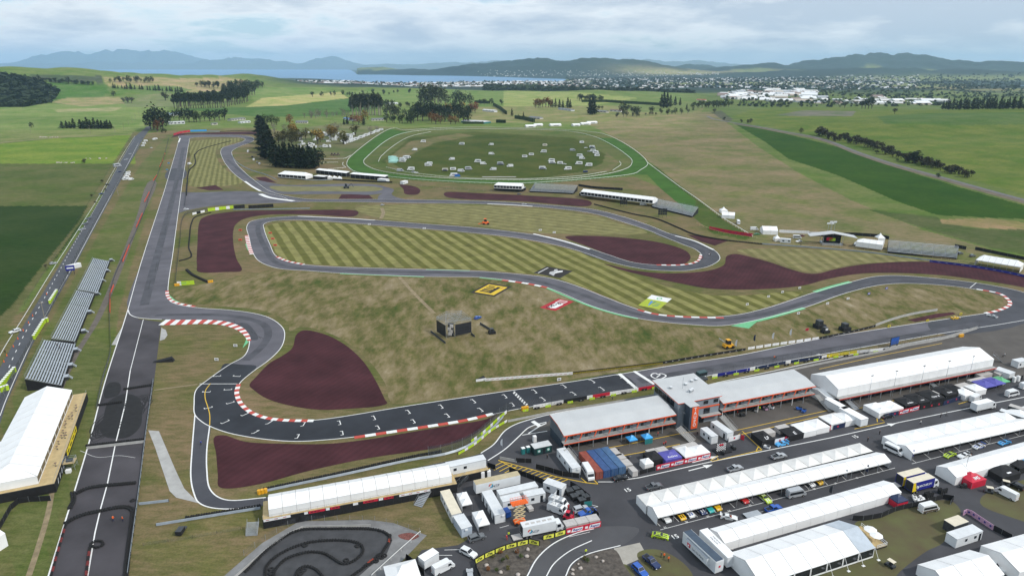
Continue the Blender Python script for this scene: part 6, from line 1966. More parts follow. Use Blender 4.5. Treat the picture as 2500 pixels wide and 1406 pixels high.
for i,(x,z)in enumerate(((14,11),(26,11),(40,11),(53,11.4),(66,11))):
 q=P(2046,950,6.6)+Vector((math.cos(rz)*x-math.sin(rz)*-1.5,math.sin(rz)*x+math.cos(rz)*-1.5,0))
 lp=thing('light_pole',f'thin lamp pole along the very long marquee, {nth(i)} from its near gable','lamp pole',(q.x,q.y,0),rz,'lamp poles along the garages')
 MB().tube((0,0,0),(0,0,10.5),.08,STEEL,5,.05).build('pole',lp)
 MB().box(-.5,.5,-.15,.15,10.4,10.6,DARKSTEEL).build('lamp',lp)
stairs((2044,952),(2092,1000),'steel stairs at the near gable of the very long marquee',3.2,2.2)
stairs((2250,912),(2286,946),'steel stairs halfway along the garages',3.2,2.4)
stairs((2428,866),(2446,884),'steel stairs at the far end of the garages',3.2,2.0)
marquee((1605,1262),(2176,1126),'long open fronted white awning sheltering the race cars',5.6,2.7,3.9,16,front='open',back='posts',lend='wall',rend='wall',name='paddock_awning',cat='awning')
marquee((1578,1235),(2132,1101),'long peaked white awning behind the open fronted one',5.4,2.7,3.75,16,style='peak',front='posts',back='wall',lend='wall',rend='wall',roofm=PVC2,name='paddock_awning',cat='awning')
marquee((1768,1325),(2201,1200),'closed white awning in front of the open awning, beside the double trailer',6.0,2.7,3.8,13,front='wall',back='posts',lend='wall',rend='wall',style='gable',name='paddock_awning',cat='awning')
marquee((1856,1425),(2136,1335),'big white marquee with glazed front and clear end bay',11.5,3.3,5.6,7,.2,front='glass',back='wall',rend='wall',clear_last=1)
marquee((2228,1106),(2660,1009),'open white awning over cars beside the white minibus',5.6,2.7,3.8,12,front='open',back='posts',name='paddock_awning',cat='awning')
marquee((2189,1085),(2560,1004),'peaked white awning backing onto the paddock road',5.6,2.7,3.75,10,style='peak',front='posts',back='wall',name='paddock_awning',cat='awning')
marquee((2334,1165),(2700,1060),'closed white awning behind the black canopies',6.4,2.8,4.2,11,front='wall',back='wall',name='paddock_awning',cat='awning')
marquee((2320,1440),(2452,1400),'white hipped tent cut by the lower edge, beside a white car',9.0,2.8,4.8,3,front='wall',back='wall')
marquee((2488,1396),(2640,1352),'white tent in the very corner of the paddock',10.0,2.9,4.6,3,front='wall',back='wall',lend='wall')
marquee((2023,974),(2050,967.5),'short white tunnel tent beside the garage stairs',10.5,2.6,3.8,1,front='open',back='open',lend='wall',rend='wall',name='tunnel_tent',cat='tent')
p=P(2140,1342)
t=thing('terrace_deck','white railed terrace at the clear end of the glazed marquee','terrace',(p.x,p.y,0),UA)
MB().box(0,3.4,0,8.5,0,.5,BLACKC,PLY).build('deck',t)
f=MB()
for a,b in(((0,0),(3.4,0)),((3.4,0),(3.4,8.5))):
 for z in(.9,1.45):
  f.tube((*a,z),(*b,z),.06,WALLW,4)
 for k in range(6):
  x,y=a[0]+(b[0]-a[0])*k/5,a[1]+(b[1]-a[1])*k/5
  f.tube((x,y,.5),(x,y,1.5),.05,WALLW,4)
f.build('railing',t)
for i,(x,y)in enumerate(((2136,1322),(2122,1308))):
 q=P(x,y,.5)
 u=thing('parasol',['white parasol at the front of the terrace','white parasol at the back of the terrace'][i],'parasol',(q.x,q.y,.5),0,'terrace parasols')
 MB().tube((0,0,0),(0,0,2.5),.04,STEEL,5).build('pole',u)
 m_=MB()
 for k in range(8):
  a0,a1=k*math.pi/4,(k+1)*math.pi/4
  m_.face([(1.7*math.cos(a0),1.7*math.sin(a0),2.1),(1.7*math.cos(a1),1.7*math.sin(a1),2.1),(0,0,2.65)],PVC)
 m_.build('canopy',u)
for i,(x,y)in enumerate(((2072,1394),(2108,1381),(2145,1367),(2034,1408))):
 q=P(x,y)
 o=thing('guy_anchor',f'white guy strap and foot before the glazed marquee, {nth(i)} of four','guy strap',(q.x,q.y,0),UA,'guy straps of the glazed marquee')
 MB().tube((0,0,0.05),(-.2,1.6,3.1),.05,PVC,4).build('strap',o)
 MB().box(-.4,.4,-.3,.3,0,.12,PVC).build('foot',o)
cabin((1103,1256),(1122,1251.5),'cream roofed cabin in line with the blue grey one',2.9,11.7,WALLW,CREAM,side_wins=[(1.2,.9,0),(3.6,.9,0),(6.8,.9,0),(9.2,.9,0)],L=2.8)
cabin((1127,1291),(1153,1283),'short blue grey cabin nearest the parked grey suv',2.9,6.0,GREYP,ROOFW,L=3.0,ends=[.9])
cabin((1208.6,1257.7),(1233,1252),'long white cabin with dark doors beside the scissor lift',2.9,11.7,WALLW,ROOFW,side_wins=[(.6,1.0,1),(3.4,1.0,1),(6.4,1.0,1),(9.4,1.0,1)],L=3.0,ends=[1.9])
cabin((1220,1208),(1316,1186),'long white cabin behind the broadcast trailer',2.9,2.7,WALLW,ROOFW,L=12)
cabin((1228,1225),(1271,1215.5),'white cabin with the lift platform raised before it',2.9,2.7,WALLW,ROOFW,wins=[(1.4,1.0),(3.6,.9)],L=5.7)
cabin((1284,1212.6),(1331,1203),'white cabin with window and door next to the satellite vans',2.9,2.7,WALLW,ROOFW,wins=[(1.6,1.0)],L=6.0,door=4.4)
cabin((1326,1177),(1371,1193),'turned white cabin beside the black bins',2.9,2.9,WALLW,ROOFW,wins=[(1.2,1.1)],L=6.2,door=4.6)
cabin((1094.4,1140.5),(1188,1120.5),'white cabin raised on a scaffold deck',5.4,3.0,WALLW,ROOFW,wins=[(1.6,1.0),(4.8,1.0)],z0=2.6,L=12)
cabin((1397,1143.5),(1419,1139),'long white cabin between the pit stairs and the box truck',2.9,12,WALLW,ROOFW,side_wins=[(1.4,1.0,1),(5.0,.9,0),(9.0,.9,0)],L=2.9,ends=[1.6])
cabin((1737.5,1066),(1756,1062),'smaller white cabin beside the orange tower',2.9,6.2,WALLW,ROOFW,side_wins=[(1.0,.9,0),(3.6,.9,0)],L=2.6)
cabin((1776,1057.5),(1794,1053),'white cabin against the pit stairs',2.9,8.6,WALLW,ROOFW,side_wins=[(1.0,.9,1),(6.6,.9,0)],L=2.6)
cabin((2337,1316),(2416,1290),'long white cabin on the worn grass with two windows',2.9,3.0,WALLW,ROOFW,wins=[(3.2,.9),(6.6,.9)],L=9.6,door=9.0-.6,ends=[])
cabin((2331,1284),(2374,1269),'black sided cabin with a pale roof behind the white one',2.9,3.0,DARKSTEEL,CREAM,L=5.4)
cabin((2488,884),(2540,874),'white cabin at the far end of the paddock',2.9,3.0,WALLW,ROOFW,wins=[(.8,.8)],L=6)
cabin((2426,900),(2476,917),'plain white container cabin past the garage stairs',2.7,4.2,WALLW,ROOFW,L=6)
cabin((1305,1095),(1354,1084.5),'dark green first aid hut with white crosses',2.7,3.2,mat('first_aid_green',(0.012,0.038,0.040),0.6),RW,L=6.2,door=3.0,name='first_aid_hut',cat='hut')
fa=bpy.data.objects['first_aid_hut']
CROSSG=mat('cross_green',(0.05,0.26,0.20),0.6)
for x in(1.6,4.9):
 s=MB().box(x-.55,x+.55,-.05,-.025,.9,2.0,CROSSG)
 s.box(x-.42,x+.42,-.075,-.052,1.32,1.58,WALLW)
 s.box(x-.13,x+.13,-.08,-.056,1.03,1.87,WALLW)
 s.build('cross_sign',fa)
def scaffold_deck(a,b,W,h,label,cloth=True,L=None,front_banner=None):
 loc,rz,LL=frame(a,b,h)
 L=L or LL
 t=thing('scaffold_deck',label,'deck',loc,rz)
 MB().box(0,L,0,W,h-.18,h,DARKSTEEL,PLY).build('deck_board',t)
 f=MB()
 n=int(L/2.4)+1
 for k in range(n):
  for y in(.08,W-.08):
   x=min(.08+k*2.4,L-.08)
   f.tube((x,y,0),(x,y,h+1.0),.04,STEEL,4)
 for y in(.08,W-.08):
  f.tube((0,y,h+1),(L,y,h+1),.03,STEEL,4)
 f.build('scaffold_frame',t)
 if cloth:
  q=MB()
  for k in range(n):
   x0,x1=k*L/n+.02,(k+1)*L/n-.02
   q.box(x0,x1,-.03,-.01,.02,h-.2,BLACKC)
  q.box(-.03,-.01,0,W,.02,h-.2,BLACKC)
  q.box(L+.01,L+.03,0,W,.02,h-.2,BLACKC)
  q.build('skirt',t)
 return t,L
scaffold_deck((1096,1168),(1194,1146),5.2,2.5,'scaffold deck carrying the raised white cabin')
stairs((1140,1162),(1117,1186),'dark steps of the raised cabin deck',2.5,1.8,m=DARKSTEEL)
scaffold_deck((641,1268),(1096,1184),8.6,3.0,'long deck with black skirt under the white hospitality marquee',L=54)
marquee((655,1243),(1087,1163),'white hospitality marquee on the long raised deck',7.0,5.5,7.0,14,3.05,L=51)
loc,rz,L=frame((641,1268),(1096,1184),3.0)
WB=mat('banner_white',(0.75,0.75,0.76),0.5)
t=thing('deck_banners','white and red banners hung along the raised deck edge','banner',loc,rz)
for x0,x1,m,wd,wm in((.2,7.2,WB,None,PURPLE),(10.8,11.8,WB,None,None),(12,16.4,REDB,'supercars',BLACKC),(16.6,17.6,WB,None,None),(17.8,20.4,REDB,'supercars',BLACKC),(24,25.4,WB,None,None),(26.8,31,REDB,'supercars',BLACKC),(31.2,32.4,WB,None,None),(32.6,35.4,REDB,'supercars',BLACKC),(37,46,WB,None,PURPLE)):
 bn=MB().box(x0,x1,-.09,-.06,2.25,2.98,m).build('banner',t)
 if wd in('supercars',):
  for k in range(3):
   MB().box(x0+.5+k*.9,x0+1.2+k*.9,-.105,-.095,2.5,2.75,BLACKC).build('print',bn)
 else:
  for k in range(int((x1-x0)/2.2)):
   MB().box(x0+.6+k*2.2,x0+1.5+k*2.2,-.105,-.095,2.52,2.7,LAMPR).build('print',bn)
stairs((618,1272),(614,1308),'short stairs at the lower end of the hospitality deck',2.6,3.0)
stairs((1052,1180),(1020,1236),'covered stairs at the upper end of the hospitality deck',3.0,2.6)
loc,rz,L=frame((89.5,1162),(175,951.6),5.6)
a_,b_=(89.5,1162),(175,951.6)
t,L=marquee(a_,b_,'big white marquee on a deck beside the old strip',14.5,5.6,8.6,11,3.05,front='glass',lend='hipl',rend='wall')
t2=thing('viewing_deck','plywood viewing deck along the big marquee by the strip','deck',loc,rz)
MB().box(-1.5,L+1.5,-4.2,15.5,2.8,3.0,DARKSTEEL,PLY).build('deck_board',t2)
q=MB()
q.box(-1.55,L+1.5,-4.26,-4.22,.02,2.8,BLACKC);q.box(-1.58,-1.53,-4.2,15.5,.02,2.8,BLACKC);q.box(L+1.52,L+1.56,-4.2,15.5,.02,2.8,BLACKC)
q.build('skirt',t2)
q=MB()
for k in range(34):
 x=-1.4+k*(L+2.8)/33
 q.tube((x,-4.15,3),(x,-4.15,4.1),.03,STEEL,4)
q.tube((-1.4,-4.15,4.1),(L+1.4,-4.15,4.1),.035,STEEL,4)
q.build('handrail',t2)
for k in range(4):
 bn=MB().box(18+k*4.5,22.3+k*4.5,-4.36,-4.28,.9,2.7,mat('banner_yellow',(.80,.62,.02),.5)).build('banner',t2)
 MB().box(18.8+k*4.5,21.5+k*4.5,-4.375,-4.362,1.5,2.1,BLACKC).build('print',bn)
for k in range(5):
 bn=MB().box(1+k*3.0,3.6+k*3.0,-4.36,-4.28,.6,2.6,BLACKC).build('banner',t2)
 MB().hexa([(1.5+k*3,-4.375,.9),(2.2+k*3,-4.375,.9),(2.2+k*3,-4.362,.9),(1.5+k*3,-4.362,.9)],[(2.4+k*3,-4.375,2.3),(3.0+k*3,-4.375,2.3),(3.0+k*3,-4.362,2.3),(2.4+k*3,-4.362,2.3)],WALLW).build('print',bn)
for i,(u,v)in enumerate(((50,-2.6),(47,-2.9),(44,-2.2),(41.5,-1.6),(41,-2.6),(38,-1.2),(35,-1.4),(31,-1.5),(29,-2.6),(27.5,-1.6),(27,-2.6),(23.5,-1.4),(20,-1.5),(9,-2.9))):
 c,s=math.cos(rz),math.sin(rz)
 tb=thing('bar_table',f'small dark bar table on the viewing deck, {nth(i)} from the grandstand end','table',(loc.x+u*c-v*s,loc.y+u*s+v*c,3.0),0,'bar tables on the viewing deck')
 MB().tube((0,0,0),(0,0,1.05),.05,DARKSTEEL,5).build('stem',tb)
 MB().prism([(.4*math.cos(k*.785),.4*math.sin(k*.785))for k in range(8)],1.05,1.1,RB).build('tabletop',tb)
 MB().prism([(.3*math.cos(k*.785),.3*math.sin(k*.785))for k in range(8)],0,.04,DARKSTEEL).build('foot',tb)
marquee((-60,1345),(12,1300),'white tent at the edge beyond the deck ramp',8,4.0,5.4,2,front='wall',back='wall')
cabin((-14,1098),(18,1076),'white refrigerated box behind the big marquee',2.9,3.0,WALLW,ROOFW,L=5)
RUSTC=mat('container_red',(0.24,0.055,0.035),0.6,var=0.2,scale=0.8)
CBLUE=[mat('container_blue',(0.030,0.075,0.20),0.55,var=0.18,scale=0.8),mat('container_mid_blue',(0.035,0.090,0.21),0.55,var=0.2,scale=0.7),mat('container_pale_blue',(0.055,0.125,0.24),0.55,var=0.22,scale=0.7)]
container((1455,1153),(1473,1149.5),'rust red shipping container beside the white box truck',RUSTC)
for i,(a,b)in enumerate((((1474,1149.2),(1492,1145.4)),((1492.6,1145.2),(1510.6,1141.4)),((1511.2,1141.2),(1529,1137.5)))):
 container(a,b,['deep blue shipping container touching the red one','blue shipping container in the middle of the row','paler blue shipping container at the row end by grey cases'][i],CBLUE[i],group='blue shipping containers')
def case(a,b,label,W,h=1.9,m=GREYBOX,group='grey equipment cases',name='equipment_case',cat='case',legs=True):
 loc,rz,L=frame(a,b,h)
 t=thing(name,label,cat,loc,rz,group)
 MB().box(0,L,0,W,.15,h-.08,m).build('body',t)
 MB().box(-.04,L+.04,-.04,W+.04,h-.08,h,m).build('lid',t)
 for x in(.1,L-.25):
  MB().box(x,x+.15,.1,W-.1,0,.15,DARKSTEEL).build('runner',t)
 return t
case((1506,1112),(1519,1109),'grey flat topped case at the back of the pair by the containers',4.6)
case((1514,1121),(1530,1117.5),'grey flat topped case in the middle by the blue containers',3.0)
case((1526,1137),(1545,1133),'grey flat topped case next to the pale container',3.4)
case((1545,1151.5),(1558,1148.5),'grey flat topped case standing in front of the others',2.8,2.0)
case((1586,1108),(1608,1103),'grey long case behind the violet canopy',2.6)
case((1610,1103),(1632,1098),'grey long case behind the white peaks',2.6)
case((1651,1099),(1706,1086),'ribbed grey case row behind the red banner',2.4)
case((1850,1064),(1894,1054),'grey case with fan hoods behind the black canopy',3.0)
case((1906,1050),(1932,1044),'grey case with fan hoods beside the square black canopy',3.0)
case((2022,1024),(2056,1015),'grey case at the end of the white canopies',3.0)
case((2246,976),(2278,968),'grey case behind the black team canopies',2.8)
case((2288,962),(2318,955),'grey case beyond the black team canopies',2.8)
case((2340,948),(2372,940),'grey case behind the white tent of the last team',2.8)
case((2378,934),(2416,925),'grey case behind the violet canopies',2.8)
case((2396,918),(2424,911),'grey case by the far container cabin',2.6)
case((2440,914),(2462,909),'grey case in front of the far container cabin',2.4)
for i,(a,b)in enumerate((((1383,1284.6),(1410,1278.7)),((1411.5,1278.4),(1438,1272.6)),((1439.5,1272.4),(1465,1267)))):
 case(a,b,f'pale topped freight box behind the red fence banner, {nth(i)} from the lettered truck',2.6,2.0,group='freight boxes behind the red banner',name='freight_box',cat='box')
NEPBLUE,NEPRED,NEPY,NEPT=mat('logo_blue',(0.03,0.2,0.55),.5),mat('logo_red',(0.6,0.06,0.05),.5),mat('logo_orange',(0.7,0.3,0.05),.5),mat('logo_teal',(0.04,0.38,0.42),.5)
LETTER=mat('slate_lettering',(0.02,0.035,0.07),.5)
def nep(parent,x,z,s):
 for k,m in enumerate((NEPRED,NEPRED,NEPY,NEPT,NEPBLUE,NEPT,NEPBLUE)):
  a0,a1=math.pi*(1.05-k*.24),math.pi*(1.05-(k+.92)*.24)
  q=MB()
  q.face([(x+s*.62*math.cos(a),-.02,z+s*.62*math.sin(a))for a in(a0,(a0+a1)/2,a1)]+[(x+s*.25*math.cos(a1),-.02,z+s*.25*math.sin(a1)),(x+s*.25*math.cos(a0),-.02,z+s*.25*math.sin(a0))],m)
  q.build('logo_segment',parent)
 lettering(parent,'N\u039eP',LETTER,s*.95,(x+s*1.35,-.02,z-s*.32),UPR,1.05)
t,L=truck((1162,1183.4),(1273,1158.6),'long white broadcast trailer with tan roof and round colour logo',13.9,2.5,4.0,WALLW,TAN,WALLW,cab=False,name='broadcast_trailer',cat='trailer')
nep(t,4.6,2.6,1.15)
for x in(1.2,8.3,10.2):
 MB().box(x,x+1.7,-.03,-.005,2.2,3.5,WALLW).build('hatch',t)
t,L=truck((1277,1288),(1361,1270.5),'white broadcast truck with open tail and round colour logo behind the striped fence',9.4,2.5,3.9,WALLW,WALLW,WALLW,cab_l=2.3,tail_open=True,name='broadcast_truck')
nep(t,2.0,2.3,1.1)
for k in range(5):
 MB().box(1+k*1.6,2.1+k*1.6,.9,1.6,3.905,3.93,GREYBOX).build('roof_vent',t)
MB().box(-2.6,-.05,.1,2.4,.35,.5,GREYBOX).build('tail_lift',t)
t,L=truck((2231,1179.5),(2281,1166.2),'deep blue lettered tyre truck with yellow corner nearest the black bins',8.6,2.55,4.0,BLUE,CREAM,WALLW,cab_l=2.2,tail_open=True,name='tyre_truck')
BIB=mat('deep_violet_blue',(0.018,0.022,0.22),.45)
for o in t.children:
 if o.name.startswith('cargo_box'):
  o.data.materials[0]=BIB
lettering(t,'MICHELIN',WALLW,1.0,(4.9,-.03,2.35),UPR,1.1,.25,.03)
f_=MB();f_.face([(.02,-.02,1.0),(1.7,-.02,1.0),(.9,-.02,4.0),(.02,-.02,4.0)],mat('corner_yellow',(.75,.55,.02),.5));f_.build('corner_stripe',t)
f_=MB().ball((1.75,-.05,2.3),.4,WALLW,6,5,1.4);f_.build('emblem',t)
t,L=truck((2207,1165),(2255,1152.5),'deep blue tyre truck standing behind the lettered one',8.6,2.55,4.0,BIB,CREAM,WALLW,cab_l=2.2,tail_open=True,name='tyre_truck')
f_=MB();f_.face([(.02,-.02,1.0),(1.7,-.02,1.0),(.9,-.02,4.0),(.02,-.02,4.0)],MATS['corner_yellow']);f_.build('corner_stripe',t)
MB().box(-3.6,-.1,.1,2.4,.9,1.0,GREYBOX).build('tail_lift',t)
loc,rz,L=frame((1668,1297),(1748,1371),3.9)
t=thing('exhibition_trailer','white sided exhibition trailer with dark roof and red square logo','trailer',loc,rz)
MB().box(0,L,0,2.6,.4,3.8,WALLW).build('body',t)
MB().box(.1,L-.1,.15,2.45,3.8,3.9,mat('dark_roof_glass',(0.05,0.075,0.11),.25)).build('roof',t)
MB().box(2.0,L-2.2,-.9,-.02,1.6,3.4,WALLW,mat('slide_out_top',(0.16,0.19,0.22),.4)).build('slide_out',t)
lg=MB().box(3.0,4.2,-.96,-.92,2.0,3.1,LAMPR).build('logo_plate',t)
lg.data.materials[0]=mat('logo_plate_red',(0.55,0.015,0.04),.4)
MB().ball((3.6,-.99,2.55),.3,WALLW,8,5,.8).build('logo_emblem',t)
lettering(t,"Let's Go Places",LETTER,.72,(7.1,-.94,2.45),UPR,1.0)
MB().box(L,L+.05,.3,2.3,.6,3.6,WALLW).build('end_door',t)
lg=MB().box(L+.06,L+.08,1.0,1.6,1.8,2.4,MATS['logo_plate_red']).build('logo_plate',t)
loc2,rz2,L2=frame((1708,1293.5),(1777,1361.5),3.8)
t=thing('exhibition_trailer','plain white trailer parked against the exhibition trailer','trailer',loc2,rz2)
MB().box(0,L2,0,2.5,.9,3.75,WALLW).build('body',t)
MB().box(-.02,L2+.02,-.02,2.52,3.75,3.82,PVC).build('roof',t)
MB().box(.5,L2-.5,.5,2.0,.4,.89,DARKSTEEL).build('chassis',t)
for x in(L2-3,L2-1.6):
 for y in(.15,2.35):
  w_=put('wheel',wheel_mesh(.48,.3)[0],t,(x,y,.48));put('rim',wheel_mesh(.48,.3)[1],w_)
for k in range(2):
 lettering(t,"Let's Go Places",LETTER,.5,(L2*.42+k*0,1.7-k*.8,3.84),(0,0,math.pi),1.0)
cabin((2060,998),(2074,994.5),'white team trailer at the head of the tunnel tent',3.4,8.6,WALLW,PVC,z0=.7,L=2.6,name='team_trailer',cat='trailer')
cabin((2103,1024.8),(2123,1019.5),'white container trailer nearest the yellow kerb lines',3.4,9.6,WALLW,PVC,z0=.7,L=3.4,name='team_trailer',cat='trailer')
t,L=truck((2387,988),(2444,975),'white box truck on the paddock road',8.2,2.5,3.6,WALLW,PVC,WALLW,cab_l=2.0)
t,L=truck((2440,1002),(2500,1020),'black race transporter with pale roof hatches',13,2.6,3.6,DARKSTEEL,WALLW,BLACKC,cab=False,name='race_transporter',cat='transporter')
t,L=truck((2462,990),(2540,1014),'silver topped transporter behind the black one',13,2.6,3.6,DARKSTEEL,GREYBOX,BLACKC,cab=False,name='race_transporter',cat='transporter')
# walls and boards round the circuit
BW,BK=WB,BLACKC
BY=mat('board_yellow',(0.62,0.50,0.02),.5)
boards([(1184,930),(1290,922),(1398,914)],18,'white board wall with red print on the infield side of the grid',[BW],1.1,words=['mobil'],wordm=LAMPR,wsize=.55)
boards([(1399,913.5),(1500,902),(1618,888)],22,'black board wall with yellow frames past the white one',[BK],1.1,words=['\u25ad'],wordm=BY,wsize=1.5)
boards([(1618,888),(1700,874),(1820,855)],13,'black board wall with slanted white marks beside the orange lift machine',[BK],1.1,words=['/\u2013'],wordm=WB,wsize=.9)
boards([(1824,854),(1910,841),(2000,828)],9,'spaced white boards beyond the black board wall',[BW],1.2,gap=.4,words=['\u2014'],wordm=LETTER,wsize=.8,name='white_board_row')
boards([(2001,828),(2070,814),(2137,798)],11,'black boards running up to the concrete wall',[BK],1.1,words=['/\u2013'],wordm=WB,wsize=.8)
concrete_wall([(2137,796),(2180,781),(2230,768),(2292,758)],'pale concrete wall curving past the small gravel patch',1.2)
MB().prism([(0,0),(4.2,.3),(3.6,2.6)],0,1.1,WB,BLACKC).build('barrier_end',tag(put('barrier_nose',None,None,P(1162,932),.25),'white fronted black topped nose of the board wall','barrier'))
boards([(1302,997),(1380,983),(1451,971),(1510,961),(1564,953),(1650,937),(1674,932)],27,'pit wall boards between grid and pit lane, white black and red',[BW]*5+[BK]*4+[BW]+[REDB]*3+[BW]*5+[REDB]*9,1.35,words=['\u2014','\u223c'],wordm=[LETTER,LETTER],wsize=.8)
boards([(1738,921.6),(1824,906),(1836,904),(1907,890),(1987,878),(2063,866),(2155,856)],33,'pit wall boards past the timing tower, blue navy and yellow',[BW]+[BIB]*6+[BW]+[NAVY]*6+[BW]+[NAVY]*6+[BW]+[BY]*6+[BW]*5,1.35,words=['\u25cf','\u2014'],wordm=[WB,LETTER],wsize=.6)
boards([(1276,1005),(1380,986),(1500,966),(1640,941)],28,'small lime and black boards on the grass below the pit wall',[LIME,None,BK,None],.85,name='kerbside_board_row',words=['/\u2013'],wordm=WB,wsize=.6)
boards([(1738,925),(1836,908),(1987,881),(2155,859)],34,'small lime and black boards on the grass past the timing tower',[LIME,None,BK,None],.85,name='kerbside_board_row',words=['/\u2013'],wordm=WB,wsize=.6)
THIN=mat('thin_mesh',(0.15,0.16,0.17),.7,alpha=.13)
mesh_fence([(1250,998),(1302,996),(1451,970),(1564,952),(1674,931)],'tall debris fence on the pit wall beside the grid',3.6,5.0,THIN,DARKSTEEL)
mesh_fence([(1738,920.5),(1836,903),(1987,877),(2155,855),(2290,830)],'tall debris fence on the pit wall past the timing tower',3.6,5.0,THIN,DARKSTEEL)
concrete_wall([(1240,1030),(1290,1020),(1350,1008),(1460,990),(1600,966)],'low concrete wall along the pit lane grass',.8)
concrete_wall([(1740,944),(1850,922),(2000,890),(2160,858),(2260,835),(2342,820)],'low concrete wall along the upper pit lane',.8)
concrete_wall([(2160,857),(2200,848),(2300,829),(2385,803)],'grey wall with fence above the upper pit lane',1.4)
mesh_fence([(2200,846),(2300,827),(2390,802)],'mesh fence on the grey wall above the pit lane',2.2,5,THIN,DARKSTEEL)
armco([(639,1203),(700,1190),(839,1161),(1010,1124),(1078,1113),(1125,1099),(1165,1077),(1205,1045),(1232,1015)],'steel crash barrier curving behind the lower gravel trap')
tyre_wall([(645,1196),(840,1154),(1000,1118),(1076,1104)],'black tyre wall in front of the curving crash barrier',1,4)
mesh_fence([(1046,1112),(1085,1106),(1120,1095),(1160,1075),(1195,1045),(1222,1015),(1250,998)],'curved catch fence at the end of the lower gravel trap',3.4,4.0,mat('dark_mesh',(0.06,0.07,0.08),.7,alpha=.45),STEEL)
boards([(1119,1110),(1160,1085),(1200,1052),(1238,1029)],18,'lime and white low boards along the bend of the pit road',[LIME,LIME,WB],.8)
boards([(1150,1082),(1185,1055),(1214,1028),(1237,1008)],14,'lime and white high boards behind the catch fence',[LIME,WB,LIME],1.2)
armco([(382,1284),(480,1268),(560,1255),(636,1243)],'steel crash barrier on the dry grass below the pit exit bend')
tyre_wall([(455,1266),(560,1249),(634,1237)],'tyre wall behind the lower crash barrier',1,4)
armco([(340,1233),(412,1225)],'short crash barrier between the concrete path and the strip')
for i,(x,y,l)in enumerate(((633,1205,'at the end of the curving crash barrier'),(1276,1001,'at the end of the pit wall'),(2343,823,'at the head of the upper pit lane'),(510,690,'on the tyre wall by the gravel square'),(428,698,'at the foot of the lime hoarding'))):
 p=P(x,y)
 t=thing('end_cushion','orange crash cushion '+l,'crash cushion',(p.x,p.y,0),.4,'orange crash cushions')
 for k in range(3):
  MB().prism([(.55*math.cos(a*.785)+k*.9,.55*math.sin(a*.785))for a in range(8)],0,1.3,YELLOW).build('barrel',t)
mesh_fence([(463,350),(461,416),(454,480),(451,505)],'dark fence along the far end of the long straight',2.4,8,MATS['dark_mesh'],DARKSTEEL,sm=False)
tyre_wall([(476,378),(488,367),(520,356),(564,345)],'curving black tyre wall inside the far corner',1,3,.6)
tyre_wall([(475,378),(476,402),(463,416),(457,450),(455,478)],'black tyre wall beside the long straight',1,4,.6)
mesh_fence([(505,513),(460,522),(447,535),(440,590),(434,640),(428,697)],'dark fence between the long straight and the gravel square',2.2,6,MATS['dark_mesh'],DARKSTEEL)
tyre_wall([(515,520),(480,529),(468,545),(463,580),(461,605),(464,630),(438,638)],'black and white tyre wall round the gravel square',1,3,.42)
tyre_wall([(456,660),(470,672),(508,690)],'black tyre wall stub pointing at the infield',2,4,.4)
boards([(433,697),(445,696.5),(475,694)],4,'lime and white hoarding by the long straight',[WB,LIME,LIME,LIME],2.4,words=['\u25cb','VALVE',None,None],wordm=GREEN_PAINT,wsize=1.1,name='hoarding',cat='hoarding')
boards([(508,516),(570,509)],7,'lime and white hoarding at the link road',[LIME,LIME,WB],2.6,name='hoarding',cat='hoarding')
boards([(572,511),(598,508)],3,'short black hoarding next to the lime one',[BK],3.2,name='hoarding',cat='hoarding')
boards([(607,510),(668,506)],6,'long black hoarding by the link road',[BK],3.0,name='hoarding',cat='hoarding')
armco([(570,513),(660,512),(757,510)],'low barrier in front of the black hoardings')
boards([(470,525),(500,518)],3,'white and black boards at the corner of the link road',[WB,BK,WB],1.8)
boards([(424,331),(445,325),(464,322.5)],5,'red board wall on the outside of the far corner',[REDB],3.2,words=['\u2014'],wordm=WB,wsize=2)
boards([(465,322),(505,321)],6,'pale blue board wall after the red one',[CYAN],3.2)
boards([(505,322),(538,322.5)],5,'grey board wall between blue boards and tyre wall',[STEEL],2.2)
tyre_wall([(538,322.5),(580,320.5),(626,320)],'black tyre wall closing the far corner',1,5,.6)
tyre_wall([(1451,500),(1547,524),(1598,534),(1660,559),(1694,573),(1759,586),(1860,597)],'long black tyre wall outside the upper sweep',1,4,.5)
armco([(1860,597),(1960,604),(2104,616),(2275,638)],'steel barrier under the far grandstands',step=6)
rail_fence([(1700,548),(1760,570),(1860,586),(2000,600),(2104,610),(2290,632),(2500,664)],'pale spectator rail below the far stands',1.2,5,PLY,r=.12)
boards([(1731,560),(1760,566),(1800,573),(1837,578)],7,'red board wall where the rail meets the running rail',[REDB],2.4,words=['\u2014'],wordm=BIB,wsize=2)
boards([(2269,640),(2360,651),(2440,664),(2560,690)],30,'deep blue board wall behind the long gravel trap',[BIB],1.5,words=['\u2014',None],wordm=WB,wsize=1.2)
boards([(1902,568),(1975,571)],12,'white lettered fence beside the white tent',[WB],2.2)
boards([(1975,571),(2070,575)],16,'white panel fence running behind the stage',[WB],1.6)
solid_fence([(1975,576),(2020,578),(2080,575),(2150,580),(2170,585)],'black screen fence behind the stage',2.4,5)
solid_fence([(2330,604),(2358,610)],'black screen between stand and far marquee',2.4,5)
solid_fence([(2380,610),(2500,635)],'black screen behind the far marquee',2.2,5)
solid_fence([(1412,455),(1450,461),(1520,465)],'black screen behind the long windowed marquee',2.4,6)
solid_fence([(812,440),(880,444),(958,447)],'black wall below the long shelter roofs',1.6,6)
armco([(690,423),(720,436),(760,441),(812,440)],'pale wall in front of the white marquee',step=6)
armco([(565,378),(580,398),(612,416),(650,428),(676,440)],'grey wall by the dark conifers',step=6)
mesh_fence([(958,447),(1090,462),(1200,468),(1290,472)],'spectator fence along the upper gravel trap',1.6,8,THIN,STEEL)
